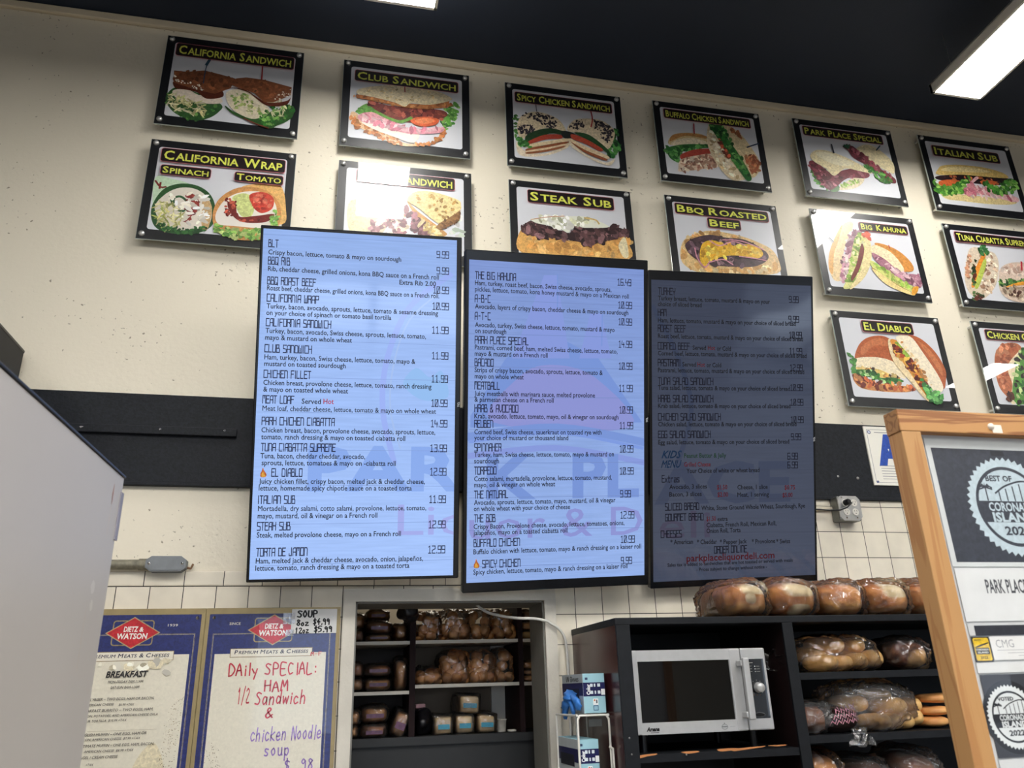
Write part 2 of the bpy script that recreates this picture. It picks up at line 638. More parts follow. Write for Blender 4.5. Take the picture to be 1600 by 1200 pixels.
def copy_tree(o, parent=None):
    c = o.copy()
    COL.objects.link(c)
    if parent is not None:
        c.parent = parent
    for ch in kids(o):
        copy_tree(ch, c)
    return c


# ------------------------------------------------------------------ lettering
_tc = {}


def glyphs(s, shear=0.0, bold=0.0):
    """mesh of a text line in the built-in font: verts (x,y) with cap height 1, faces, width"""
    key = (s, shear, bold)
    if key in _tc:
        return _tc[key]
    cu = bpy.data.curves.new('t', 'FONT')
    cu.body = s
    cu.resolution_u = 2
    cu.shear = shear
    dbl = bold > 0 and 'M' in s          # the built-in M closes up when thickened: thicken it by overprinting
    cu.offset = 0.0 if dbl else bold
    ob = bpy.data.objects.new('t', cu)
    me = bpy.data.meshes.new_from_object(ob)
    vs = [(v.co.x, v.co.y) for v in me.vertices]
    fs = [tuple(p.vertices) for p in me.polygons]
    bpy.data.objects.remove(ob); bpy.data.curves.remove(cu); bpy.data.meshes.remove(me)
    k = 1.0/0.684
    vs = [(x*k, y*k) for x, y in vs]
    if dbl:
        b_ = bold*k*0.8
        n0, v0, f0 = len(vs), list(vs), list(fs)
        for i, (dx, dy) in enumerate(((b_, 0), (-b_, 0), (0, b_), (0, -b_))):
            vs += [(x+dx, y+dy, 7e-6*(i+1)) for x, y in v0]
            fs += [tuple(j+n0*(i+1) for j in f) for f in f0]
    x0 = min(v[0] for v in vs); x1 = max(v[0] for v in vs)
    vs = [(v[0]-x0, v[1]) + tuple(v[2:]) for v in vs]
    _tc[key] = (vs, fs, x1-x0)
    return _tc[key]


def smallcaps(s, shear=0.0, bold=0.0, ratio=0.8, gap=0.16, wgap=0.5):
    V, F, x = [], [], 0.0
    for w in s.split(' '):
        for k, ch in enumerate([w[:1], w[1:]]):
            if not ch:
                continue
            vs, fs, wd = glyphs(ch, shear, bold)
            q = 1.0 if k == 0 else ratio
            n = len(V)
            V += [(v[0]*q*1.08+x, v[1]*q) + tuple(v[2:]) for v in vs]
            F += [tuple(i+n for i in f) for f in fs]
            x += wd*q*1.08 + gap
        x += wgap-gap
    x1 = max(v[0] for v in V)
    return V, F, x1


TECH = {'A': '0,0 0,17 3,20 10,20 10,0;0,9 10,9', 'B': '0,0 0,20 8,20 8,11 0,11;8,11 10,9 10,0 0,0', 'C': '10,20 0,20 0,0 10,0',
        'D': '0,0 0,20 7,20 10,17 10,0 0,0', 'E': '10,20 0,20 0,0 10,0;0,11 8,11', 'F': '10,20 0,20 0,0;0,11 8,11',
        'G': '10,20 0,20 0,0 10,0 10,10 6,10', 'H': '0,0 0,20;10,0 10,20;0,11 10,11', 'I': '2,0 2,20', 'J': '8,20 8,0 0,0 0,5',
        'K': '0,0 0,20;10,20 10,13 8,11 0,11;8,11 10,9 10,0', 'L': '0,20 0,0 9,0', 'M': '0,0 0,20 10,20 10,0;5,20 5,13',
        'N': '0,0 0,20 8,20 10,17 10,0', 'O': '0,0 0,20 10,20 10,0 0,0', 'P': '0,0 0,20 10,20 10,10 0,10', 'Q': '0,0 0,20 10,20 10,0 0,0;6,5 10,-2',
        'R': '0,0 0,20 10,20 10,11 0,11;6,11 10,7 10,0', 'S': '10,20 0,20 0,11 10,9 10,0 0,0', 'T': '0,20 10,20;5,20 5,0',
        'U': '0,20 0,0 10,0 10,20', 'V': '0,20 0,7 5,0 10,7 10,20', 'W': '0,20 0,0 10,0 10,20;5,0 5,12', 'X': '0,0 10,20;0,20 10,0',
        'Y': '0,20 0,11 5,9 10,11 10,20;5,9 5,0', 'Z': '0,20 10,20 0,0 10,0', '-': '2,10 8,10', '.': '2,0 2,2', '&': '10,6 8,0 0,0 0,9 7,12 7,20 2,20 2,12 10,0',
        '0': '0,0 0,20 10,20 10,0 0,0;2,3 8,17', '1': '1,17 5,20 5,0;1,0 9,0', '2': '0,20 10,20 10,12 0,8 0,0 10,0', '3': '0,20 10,20 10,0 0,0;3,11 10,11',
        '4': '1,20 0,9 10,9;8,14 8,0', '5': '10,20 0,20 0,11 10,11 10,0 0,0', '6': '10,20 0,20 0,0 10,0 10,10 0,10', '7': '0,20 10,20 4,0',
        '8': '0,0 0,20 10,20 10,0 0,0;0,10 10,10', '9': '0,0 10,0 10,20 0,20 0,10 10,10', ' ': '', 'x': '0,0 9,12;0,12 9,0', 't': '3,18 3,0 8,0;0,12 8,12',
        'r': '0,0 0,12 8,12', 'a': '1,12 9,12 9,0 0,0 0,6 9,6', 's': '9,12 0,12 0,7 9,5 9,0 0,0'}
HAND = {'D': '1,0 1,20 7,17 10,10 6,2 1,0', 'A': '0,0 5,20 10,0;2,8 8,9', 'i': '3,0 3,11;3,15 3,16', 'l': '3,0 3,20', 'Y': '0,20 5,11;10,20 5,11 4,0', 'y': '0,12 4,5;9,12 4,-6',
        'S': '9,18 4,20 1,16 8,8 6,1 0,2', 'P': '1,0 1,20 8,18 8,11 1,10', 'E': '9,20 1,20 1,0 9,0;1,10 7,10', 'C': '9,18 4,20 1,10 4,0 9,2', 'I': '4,0 4,20', 'L': '1,20 1,0 9,1',
        ':': '3,4 3,5;3,13 3,14', 'H': '1,0 1,20;9,0 9,20;1,10 9,11', 'M': '0,0 2,20 5,8 9,20 10,0', '1': '3,0 4,20 1,16', '/': '0,-2 8,22', '2': '1,17 5,20 9,15 1,1 10,0',
        'a': '8,11 3,12 1,5 4,0 8,5 8,11 9,0', 'n': '1,0 1,12;1,8 5,12 8,9 8,0', 'd': '8,8 3,11 1,4 4,0 8,4;8,20 8,0', 'w': '0,11 2,0 5,9 8,0 10,11', 'c': '8,10 4,12 1,6 4,0 9,2',
        'h': '1,0 1,20;1,8 5,12 8,8 8,0', '&': '9,1 3,13 5,19 7,15 1,6 3,0 9,6', 'N': '1,0 1,20 9,0 9,20', 'o': '5,12 1,7 4,0 8,4 7,10 5,12', 'e': '1,6 8,7 6,12 2,10 1,4 4,0 9,2', 'k': '1,0 1,20;8,12 1,6 9,0',
        's': '8,11 3,12 2,8 7,4 5,0 1,1', 'u': '1,12 2,1 6,0 8,5 8,12;8,5 9,0', 'p': '1,-8 1,12;1,10 6,12 8,6 5,0 1,3', '$': '9,16 4,18 2,13 8,8 6,2 1,3;5,22 5,-3', '9': '8,16 4,20 1,15 4,11 8,15 8,0',
        '8': '8,17 4,20 2,16 8,6 5,0 1,5 8,16', '.': '3,0 4,1', '-': '1,9 8,9', 'F': '1,0 1,20 9,20;1,11 7,11', 'O': '5,20 1,10 5,0 9,10 5,20', 'z': '1,11 8,11 1,0 9,0', '4': '7,20 1,9 9,9;6,12 6,0',
        '5': '9,20 2,20 1,12 7,12 8,4 1,0', 'U': '1,20 1,4 5,0 9,4 9,20', ' ': '', 'V': '0,20 5,0 10,20', 'G': '9,17 4,20 1,10 4,0 9,3 9,9 5,9', 'v': '0,12 4,0 8,12', 'K': '1,0 1,20;9,20 1,9 9,0', '0': '5,20 1,10 5,0 9,10 5,20',
        'T': '0,20 10,20;5,20 5,0', 'm': '0,0 0,12 3,10 4,0;4,9 8,12 9,0', 't': '4,18 4,0 8,0;1,12 8,12', 'x': '0,0 8,12;0,12 8,0', 'r': '1,0 1,12;1,8 7,12'}


def crom(pts, closed=False, n=4):
    out = []
    m = len(pts)
    for i in range(m if closed else m-1):
        if closed:
            p0, p1, p2, p3 = pts[i-1], pts[i], pts[(i+1) % m], pts[(i+2) % m]
        else:
            p0, p1, p2, p3 = pts[max(i-1, 0)], pts[i], pts[i+1], pts[min(i+2, m-1)]
        for k in range(n):
            t = k/n
            out.append(tuple(0.5*((2*p1[d]) + (-p0[d]+p2[d])*t + (2*p0[d]-5*p1[d]+4*p2[d]-p3[d])*t*t + (-p0[d]+3*p1[d]-3*p2[d]+p3[d])*t**3) for d in (0, 1)))
    if not closed:
        out.append(tuple(pts[-1]))
    return out


def ribbon(pts, w):
    """flat stroke with mitred joints; returns verts, quads"""
    P = [Vector((p[0], p[1])) for p in pts]
    n = len(P)
    L, R = [], []
    for i in range(n):
        a = (P[i]-P[i-1]) if i else (P[1]-P[0])
        b = (P[i+1]-P[i]) if i < n-1 else (P[-1]-P[-2])
        if a.length < 1e-9: a = b
        if b.length < 1e-9: b = a
        a = a.normalized(); b = b.normalized()
        t = (a+b)
        t = t.normalized() if t.length > 1e-3 else a
        nn = Vector((-t.y, t.x))
        k = max(0.5, nn.dot(Vector((-a.y, a.x))))
        p = P[i].copy()
        if i == 0: p = p - a*(w/2)
        if i == n-1: p = p + b*(w/2)
        L.append(p+nn*(w/2)/k); R.append(p-nn*(w/2)/k)
    return [tuple(v) for v in L+R], [(i, i+1, n+i+1, n+i)[::-1] for i in range(n-1)]


def strokes(s, table, pen=2.2, smooth=False, adv=13.5, jit=0.0, seed=1, slant=0.0):
    rng = random.Random(seed)
    V, F, x = [], [], 0.0
    for ch in s:
        g = table.get(ch)
        if g is None:
            g = table.get(ch.upper(), '')
        a = adv
        if ch in 'Iil.1:' and ch != '1': a = adv*0.55
        if ch == ' ': a = adv*0.75
        if ch == '.': a = adv*0.5
        oy = rng.uniform(-jit, jit); sc = 1+rng.uniform(-jit, jit)*0.06
        for st in g.split(';') if g else []:
            p = [tuple(float(k) for k in q.split(',')) for q in st.split()]
            if smooth and len(p) > 2:
                p = crom(p, False, 4)
            p = [(x+px_*sc+py_*slant, py_*sc+oy) for px_, py_ in p]
            vs, fs = ribbon(p, pen)
            k = len(V)
            V += vs; F += [tuple(i+k for i in f) for f in fs]
        x += a
    x0 = min(v[0] for v in V); x1 = max(v[0] for v in V)
    return [((vx-x0)/20, vy/20) for vx, vy in V], F, (x1-x0)/20


def put(g, geo, x0, z0, width, cap, y, col, mi=0):
    """lay flat lettering in the local XZ plane facing -y"""
    V, F, w = geo
    k = width/w if width else cap
    g.add([(x0+v[0]*k, y-(v[2] if len(v) > 2 else 0.0), z0+v[1]*cap) for v in V], F, mi, col)


def curved(x0, x1, n=8):
    return [x0+(x1-x0)*i/n for i in range(n+1)]


class Ink:
    """flat print shapes in a local XZ plane; each new shape lies a hair above the last"""
    def __init__(s, y0, conv, seed=0, step=1.6e-5):
        s.g = G(); s.y = y0; s.conv = conv; s.step = step; s.r = random.Random(seed)

    def pts(s, t):
        if isinstance(t, str):
            t = [tuple(float(k) for k in q.split(',')) for q in t.split()]
        return t

    def raw(s, pl, col):
        s.y -= s.step
        n = len(pl)
        if n < 3:
            return
        vs = [Vector((p[0], p[1], 0)) for p in pl]
        fs = []
        for t in tessellate_polygon([vs]):
            a, b, c = vs[t[0]], vs[t[1]], vs[t[2]]
            fs.append(tuple(t) if (b-a).cross(c-a).z > 0 else tuple(t)[::-1])
        s.g.add([(p[0], s.y, p[1]) for p in pl], fs, 0, S(*col))

    def b(s, col, t, sm=True):
        p = [s.conv(*q) for q in s.pts(t)]
        s.raw(crom(p, True, 5) if sm else p, col)

    def p(s, col, t):
        s.b(col, t, False)

    def ln(s, col, w, t, smooth=True):
        p = [s.conv(*q) for q in s.pts(t)]
        if smooth and len(p) > 2:
            p = crom(p, False, 5)
        vs, fs = ribbon(p, w)
        s.y -= s.step
        s.g.add([(v[0], s.y, v[1]) for v in vs], fs, 0, S(*col))

    def sc(s, cols, t, n, size, el=1.6):
        """n irregular flecks inside the outline"""
        q = s.pts(t)
        poly = [s.conv(*k) for k in q]
        poly = crom(poly, True, 3)
        xs = [k[0] for k in poly]; zs = [k[1] for k in poly]
        done = tries = 0
        while done < n and tries < n*30:
            tries += 1
            x = s.r.uniform(min(xs), max(xs)); z = s.r.uniform(min(zs), max(zs))
            ins = False
            j = len(poly)-1
            for i in range(len(poly)):
                if (poly[i][1] > z) != (poly[j][1] > z) and x < (poly[j][0]-poly[i][0])*(z-poly[i][1])/(poly[j][1]-poly[i][1])+poly[i][0]:
                    ins = not ins
                j = i
            if not ins:
                continue
            done += 1
            c = s.r.choice(cols)
            f = s.r.uniform(0.8, 1.18)
            c = tuple(min(255, k*f) for k in c)
            a = s.r.uniform(0, math.pi); r = size*s.r.uniform(0.5, 1.3)
            m = 7
            pl = []
            for k in range(m):
                th = 2*math.pi*k/m
                u = math.cos(th)*r*el*s.r.uniform(0.7, 1.2); v = math.sin(th)*r*s.r.uniform(0.7, 1.2)
                pl.append((x+u*math.cos(a)-v*math.sin(a), z+u*math.sin(a)+v*math.cos(a)))
            s.raw(pl, c)

    def text(s, geo, x0, z0, width, cap, col):
        s.y -= s.step
        put(s.g, geo, x0, z0, width, cap, s.y, S(*col))
        if any(len(v) > 2 for v in geo[0]):
            s.y -= 3e-5

    def rr(s, col, x0, z0, x1, z1, r):
        s.raw(rrect(x0, z0, x1, z1, r), col)


def rrect(x0, z0, x1, z1, r, n=5):
    out = []
    for cx, cz, a0 in ((x1-r, z0+r, -90), (x1-r, z1-r, 0), (x0+r, z1-r, 90), (x0+r, z0+r, 180)):
        for k in range(n+1):
            a = math.radians(a0+90*k/n)
            out.append((cx+r*math.cos(a), cz+r*math.sin(a)))
    return out

# ------------------------------------------------------------------ shared materials
CREAM = stucco_mat()
TILE = tile_mat('square_wall_tile', 0.109, 0.109, -0.628, 2.070)
CAPT = tile_mat('bullnose_tile', 0.131, 0.2, -0.650, 2.070)
NAVY = mat('navy_ceiling_paint', (31, 41, 58), 0.75, nscale=3, var=0.06)
BAND = mat('black_painted_board', (23, 26, 32), 0.6, spec=0.25, nscale=90, var=0.35, bump=0.15, bscale=140)
WHITE_TRIM = mat('worn_white_paint', (205, 200, 188), 0.45, nscale=8, var=0.07, bump=0.1)
BLACK_PL = mat('black_plastic', (14, 15, 18), 0.28, nscale=20, var=0.1)
STEEL = mat('brushed_steel', (178, 178, 176), 0.3, metal=0.9, nscale=60, var=0.06)
SATIN = mat('satin_steel_cap', (214, 214, 212), 0.32, metal=0.75, nscale=30, var=0.04)
CHROME = mat('polished_steel', (215, 215, 215), 0.12, metal=1.0, nscale=30, var=0.04)
ACRYL = mat('acrylic_edge', (176, 186, 184), 0.15, coat=1.0, nscale=20, var=0.05)
PBLACK = mat('poster_black', (16, 18, 22), 0.4, coat=1.0, nscale=40, var=0.2)
PRINT = print_mat('glossy_print')
PAPER = print_mat('paper_print', coat=0.12, rough=0.5)
LAMIN = print_mat('laminated_print', coat=0.5, rough=0.4)
INK = ink_mat()
LED = mat('led_diffuser', (255, 250, 240), 0.5, emit=LAMP, emit_rgb=(255, 250, 241), var=0.0)
ADDED_GLOW = mat('added_ceiling_glow', (255, 250, 241), 0.5, emit=12.0, var=0.0)  # added glow, imitates lens glare on the ceiling
LED.node_tree.nodes['Principled BSDF'].inputs['Emission Color'].default_value = (*LAMP_COLOR, 1)
WMETAL = mat('white_enamel_metal', (226, 224, 218), 0.4, nscale=20, var=0.03)

# ------------------------------------------------------------------ the room
XL, XR, YR = -4.6, 9.5, -10.5
DX0, DX1, DZ = 0.073, 0.772, 2.012          # door opening
g = G()
g.box((XL, 0, 0), (DX0, 0.2, Z_CEIL)).box((DX1, 0, 0), (XR, 0.2, Z_CEIL)).box((DX0, 0, DZ), (DX1, 0.2, Z_CEIL))
wall_back = structure(g.build('wall_back', CREAM))
TS = 1.0                                     # where the tiling steps up
g = G()
g.box((XL, -0.008, 0), (DX0, 0, 2.070)).box((DX0, -0.008, DZ), (DX1, 0, 2.070)).box((DX1, -0.008, 0), (TS, 0, 2.070)).box((TS, -0.008, 0), (XR, 0, 2.430))
g.build('square_tiles', TILE, wall_back)
g = G()
g.bbox((XL, -0.012, 2.070), (TS, 0, 2.123), r=0.006)
g.build('bullnose_tiles', CAPT, wall_back)
g = G()
g.box((XL, YR, -0.1), (XR, 2.0, 0))
structure(g.build('floor', mat('floor_tile_grey', (120, 114, 106), 0.5, nscale=4, var=0.12)))
g = G()
g.box((XL, YR, Z_CEIL), (XR, 0.2, Z_CEIL+0.1))
structure(g.build('ceiling', NAVY))
SIDE = mat('side_wall_paint', (130, 126, 116), 0.7, nscale=3, var=0.05)
g = G(); g.box((XL-0.1, YR, 0), (XL, 0.2, Z_CEIL)); structure(g.build('wall_left', SIDE))
g = G(); g.box((XR, YR, 0), (XR+0.1, 0.2, Z_CEIL)); structure(g.build('wall_right', SIDE))
# rear wall with shop windows behind the camera
g = G()
W0, W1, WZ0, WZ1 = -3.4, 3.6, 0.7, 2.9
V0, V1, VZ = 6.9, 9.3, 2.1
g.box((XL, YR-0.12, 0), (V0, YR, WZ0)).box((XL, YR-0.12, WZ1), (XR, YR, Z_CEIL)).box((XL, YR-0.12, WZ0), (W0, YR, WZ1)).box((W1, YR-0.12, WZ0), (V0, YR, WZ1))
g.box((V0, YR-0.12, 0), (XR, YR, 0.12)).box((V0, YR-0.12, VZ), (XR, YR, WZ1)).box((V1, YR-0.12, 0.12), (XR, YR, VZ))
for k in range(1, 4):
    x = W0+(W1-W0)*k/4
    g.box((x-0.06, YR-0.12, WZ0), (x+0.06, YR, WZ1))
structure(g.build('wall_front', SIDE))
g = G(); g.box((-20, -40, -0.12), (40, YR-0.12, -0.02)); structure(g.build('ground', mat('asphalt', (96, 96, 98), 0.9, nscale=2, var=0.2)))
# the car parked outside, mirrored in the dim screen
r = thing('car', (11.3, -13.6, -0.02), 'white car parked outside the shop, showing only as a reflection in the dim screen', 'car')
CARW = mat('white_car_paint', (225, 226, 226), 0.3, coat=0.6, nscale=2, var=0.02)
CGL = mat('car_glass', (20, 24, 28), 0.08, coat=1.0)
g = G(); g.prism([(9.25, 0.22), (9.2, 0.62), (9.45, 0.80), (10.15, 0.92), (10.75, 1.38), (11.2, 1.47), (12.4, 1.45), (13.1, 1.05), (13.5, 0.95), (13.55, 0.3)], -14.4, -12.8); g.build('body', CARW, r)
g = G(); g.prism([(10.35, 0.96), (10.82, 1.33), (11.45, 1.38), (11.45, 0.96)], -12.80, -12.79); g.build('side_window', CGL, r)
g = G(); g.prism([(11.55, 0.96), (11.55, 1.38), (12.35, 1.36), (12.85, 1.02)], -12.80, -12.79); g.build('side_window', CGL, r)
TYRE = mat('tyre_rubber', (18, 18, 19), 0.8)
for cx in (10.0, 12.7):
    for yy in (-14.42, -12.98):
        g = G(); g.lathe([(0.16, yy), (0.31, yy), (0.32, yy+0.02), (0.32, yy+0.2), (0.31, yy+0.22), (0.16, yy+0.22)], (cx, 0, 0.30), n=24); w_ = g.build('wheel', TYRE, r)
        g = G(); g.lathe([(0.001, yy+0.225), (0.18, yy+0.222)], (cx, 0, 0.30), n=18); g.build('hub_cap', SATIN, w_)
# plaster ledge along the ceiling
g = G(); g.bbox((XL, -0.022, 4.535), (XR, 0, 4.575), r=0.006)
structure(g.build('trim_1', mat('cream_ledge', (214, 201, 176), 0.6, nscale=6, var=0.06, bump=0.2)))
# black board band on the wall
g = G()
g.bbox((XL, -0.018, 2.436), (XR, 0, 2.774), r=0.003)
g.bbox((XL, -0.024, 2.424), (XR, 0, 2.437), r=0.002)
trim = structure(g.build('trim_2', BAND))
g = G()
g.bbox((-1.4, -0.034, 2.613), (-0.392, -0.018, 2.645), r=0.003)
sb = g.build('batten', BAND, trim)
g = G()
for px, py in ((127, 667), (250, 670.5), (351, 673)):
    p = at(px, py, -0.034)
    g.lathe([(0.0045, -0.0355), (0.0045, -0.034)], (p.x, 0, p.z), n=10)
g.build('screw_head', CHROME, sb)
g = G()
p = at(1310, 744, -0.02); g.lathe([(0.001, -0.021), (0.005, -0.018)], (p.x, 0, p.z), n=10)
p = at(1341, 747, -0.02); g.lathe([(0.003, -0.022), (0.007, -0.018)], (p.x, 0, p.z), n=10)
g.build('nail_head', STEEL, trim)

# door casing
door = bpy.data.objects.new('door_1', None); COL.objects.link(door); door['kind'] = 'structure'; WLOC[door] = Vector((0, 0, 0))
cw = 0.044
g = G(); g.prism([(DX0-cw, 0), (DX0, 0), (DX0, DZ), (DX0-cw, DZ+cw)], -0.026, -0.006); g.build('casing', WHITE_TRIM, door)
g = G(); g.prism([(DX1, 0), (DX1+cw, 0), (DX1+cw, DZ+cw), (DX1, DZ)], -0.026, -0.006); g.build('casing', WHITE_TRIM, door)
g = G(); g.prism([(DX0, DZ), (DX1, DZ), (DX1+cw, DZ+cw), (DX0-cw, DZ+cw)], -0.026, -0.006); g.build('casing', WHITE_TRIM, door)
JAMB = mat('grey_jamb_paint', (120, 118, 112), 0.6, nscale=10, var=0.1)
g = G(); g.box((DX0, -0.01, 0), (DX0+0.006, 0.2, DZ)); g.box((DX1-0.006, -0.01, 0), (DX1, 0.2, DZ)); g.box((DX0, -0.01, DZ-0.006), (DX1, 0.2, DZ))
g.build('jamb_lining', JAMB, door)

# store room behind the opening
STW = mat('storeroom_paint', (205, 196, 178), 0.7, nscale=4, var=0.04)
g = G(); g.box((-1.2, 1.75, 0), (2.2, 1.85, 2.8)); structure(g.build('wall_storeroom_back', STW))
g = G(); g.box((-1.3, 0.2, 0), (-1.2, 1.85, 2.8)); structure(g.build('wall_storeroom_left', STW))
g = G(); g.box((2.2, 0.2, 0), (2.3, 1.85, 2.8)); structure(g.build('wall_storeroom_right', STW))
g = G(); g.box((-1.3, 0.2, 2.8), (2.3, 1.85, 2.9)); structure(g.build('ceiling_storeroom', STW))

# ------------------------------------------------------------------ hanging LED panels
def led_panel(x0, x1, y0, y1, label, group=None, up=False):
    """y0 far end, y1 near end"""
    cx, cy = (x0+x1)/2, (y0+y1)/2
    r = thing('pendant_light_panel', (cx, cy, Z_LAMP), label, 'ceiling light', group)
    hx, hy = (x1-x0)/2, abs(y1-y0)/2
    t = 0.012
    g = G()
    g.box((-hx, -hy, 0), (-hx+t, hy, 0.05)).box((hx-t, -hy, 0), (hx, hy, 0.05)).box((-hx, -hy, 0), (hx, -hy+t, 0.05)).box((-hx, hy-t, 0), (hx, hy, 0.05))
    g.box((-hx, -hy, 0.045), (hx, hy, 0.052))
    g.build('frame', WMETAL, r, local=True)
    g = G(); g.box((-hx+t, -hy+t, 0.004), (hx-t, hy-t, 0.012)); g.build('diffuser', LED, r, local=True)
    if up:  # upward light added to this panel for the glow around it
        g = G(); g.box((-hx+0.03, -hy+0.03, 0.052), (hx-0.03, hy-0.03, 0.056)); g.build('added_uplight', ADDED_GLOW, r, local=True)
    for sx in (-1, 1):
        for sy in (-1, 1):
            g = G(); g.tube([(sx*(hx-0.03), sy*(hy-0.12), 0.05), (sx*(hx-0.03), sy*(hy-0.12), Z_CEIL-Z_LAMP)], 0.0012, n=6)
            g.build('suspension_cable', STEEL, r, local=True)
    return r


led_panel(-0.005, 0.29, -0.535, -1.14, 'short white LED panel hanging at the top centre of the photo', up=True)
led_panel(2.69, 2.965, -0.475, -1.08, 'white LED panel hanging at the upper right, above the sub posters')
far = 'LED panels hanging further back in the shop'  # first one shows in poster glare; several others added to brighten the lower wall
for k, (x, y) in enumerate(((5.84, -2.56), (0.14, -2.6), (2.82, -2.9), (-2.6, -3.2), (0.14, -5.2), (2.82, -5.4), (0.14, -8.0), (2.82, -8.0), (1.48, -2.7), (1.48, -5.3), (-1.2, -2.9), (4.2, -3.1), (5.74, -5.6), (-2.6, -6.4))):
    led_panel(x-0.15, x+0.15, y, y-(1.22 if k else 0.64), 'white LED panel further back in the shop, out of view, several of them added as fill', far)

# ------------------------------------------------------------------ sandwich posters
PY = -0.045               # front face of the posters
PW, PH = 0.5985*(3+PY)/3, 0.4916*(3+PY)/3


def poster(name_label, corner, title_lines, art, seed, tilt=0.0):
    """corner: zoom id and pixel of the top-left corner"""
    o = zat(*corner, PY)
    root = thing('sandwich_poster', (o.x, 0, o.z), name_label, 'poster', 'sandwich posters standing off the cream wall', rot=(0, tilt, 0))
    ct, st = math.cos(-tilt), math.sin(-tilt)

    def conv_px(z):
        def f(x, y):
            p = zat(z, x, y, PY)
            dx, dz = p.x-o.x, p.z-o.z
            return (dx*ct+dz*st, -dx*st+dz*ct)
        return f
    yb = PY
    g = G()
    g.bbox((0, yb+0.0012, -PH), (PW, yb+0.008, 0), r=0.0006, seg=1)
    pan = g.build('acrylic_panel', ACRYL, root, local=True)
    g = G(); g.box((0.0015, yb, -PH+0.0015), (PW-0.0015, yb+0.0012, -0.0015))
    g.build('black_border', PBLACK, root, local=True)
    b = 0.036
    zid = corner[0]
    ink = Ink(yb-0.00005, conv_px(zid), seed)
    ink.rr((212, 214, 220), b, -PH+0.047, PW-b, -b, 0.012)
    art(ink)
    ph = ink.g.build('printed_photo', PRINT, root, local=True)
    k2 = Ink(ink.y-0.0002, conv_px(zid), seed)
    for txt, (x0, y0), (x1, y1), cap in title_lines:
        a = k2.conv(x0, y0); e = k2.conv(x1, y1)
        z = a[1]
        pad = cap*0.26
        k2.rr((205, 120, 130), a[0]-pad-0.002, z-pad-0.002, e[0]+pad+0.002, z+cap+pad+0.002, 0.011)
        k2.rr((28, 16, 18), a[0]-pad, z-pad, e[0]+pad, z+cap+pad, 0.010)
        k2.text(smallcaps(txt, bold=0.022, ratio=0.82), a[0], z, e[0]-a[0], cap, (222, 226, 96))
    k2.g.build('title_plaque', PRINT, root, local=True)
    for sx, sz in ((0.021, -0.020), (PW-0.021, -0.020), (0.021, -PH+0.024), (PW-0.021, -PH+0.024)):
        g = G()
        g.lathe([(0.003, yb-0.010), (0.009, yb-0.0085), (0.0115, yb-0.005), (0.0115, yb)], (sx, 0, sz), n=16)
        g.lathe([(0.007, yb+0.008), (0.007, 0.0)], (sx, 0, sz), n=12)
        g.build('standoff_screw', SATIN, root, local=True)
    return root


def art_california_sandwich(k):
    k.b((52, 92, 48), '190,400 240,345 330,365 470,430 460,470 400,505 320,510 230,470')
    k.sc([(60, 110, 50), (40, 80, 40), (95, 140, 70)], '190,400 240,350 330,370 470,440 400,505 320,510 230,470', 70, 0.007)
    k.b((232, 218, 200), '228,362 300,355 360,385 450,385 480,420 430,430 320,420 245,400')
    k.sc([(214, 205, 150), (190, 190, 130), (225, 220, 180)], '195,390 280,385 390,440 370,490 220,450', 70, 0.004, 4.5)
    k.b((88, 40, 24), '232,318 300,345 390,365 470,360 480,395 400,405 350,372 290,358 240,350', True)
    k.p((126, 74, 46), '234,262 300,268 390,262 470,282 545,303 520,352 440,380 388,368 300,345 232,322')
    k.sc([(140, 84, 52), (108, 62, 38)], '240,268 400,268 540,303 500,350 400,360 250,320', 50, 0.008)
    k.sc([(240, 232, 216)], '238,285 300,315 390,345 380,365 300,340 235,312', 26, 0.0035, 1.3)
    k.b((48, 86, 42), '492,440 560,480 690,480 830,440 832,500 760,540 705,556 600,515 520,475')
    k.b((228, 216, 190), '500,372 590,362 680,420 720,470 660,505 600,500 520,450')
    k.sc([(170, 185, 110), (205, 205, 150), (120, 150, 80)], '520,390 600,385 690,460 640,490 530,440', 55, 0.006)
    k.sc([(60, 125, 50), (40, 95, 40), (120, 165, 85)], '660,490 720,450 830,440 830,490 710,550', 80, 0.007)
    k.sc([(225, 220, 180)], '700,430 800,430 780,500 690,490', 26, 0.003, 5)
    k.ln((110, 50, 40), 0.006, '590,508 650,535 710,556')
    k.b((92, 42, 28), '520,350 600,365 700,425 800,420 825,400 800,440 700,440 610,375')
    k.p((126, 74, 46), '510,330 550,305 600,300 690,312 830,350 826,390 740,425 690,425 640,378 560,352')
    k.sc([(142, 86, 54), (106, 60, 36)], '530,325 690,320 810,355 720,415 640,370', 45, 0.008)
    k.sc([(240, 232, 216)], '745,385 825,360 820,400 750,415', 22, 0.0035, 1.3)
    k.ln((44, 74, 96), 0.004, '410,215 395,260 383,330'); k.ln((44, 74, 96), 0.012, '415,212 400,235')
    k.ln((160, 40, 44), 0.006, '683,240 678,310')


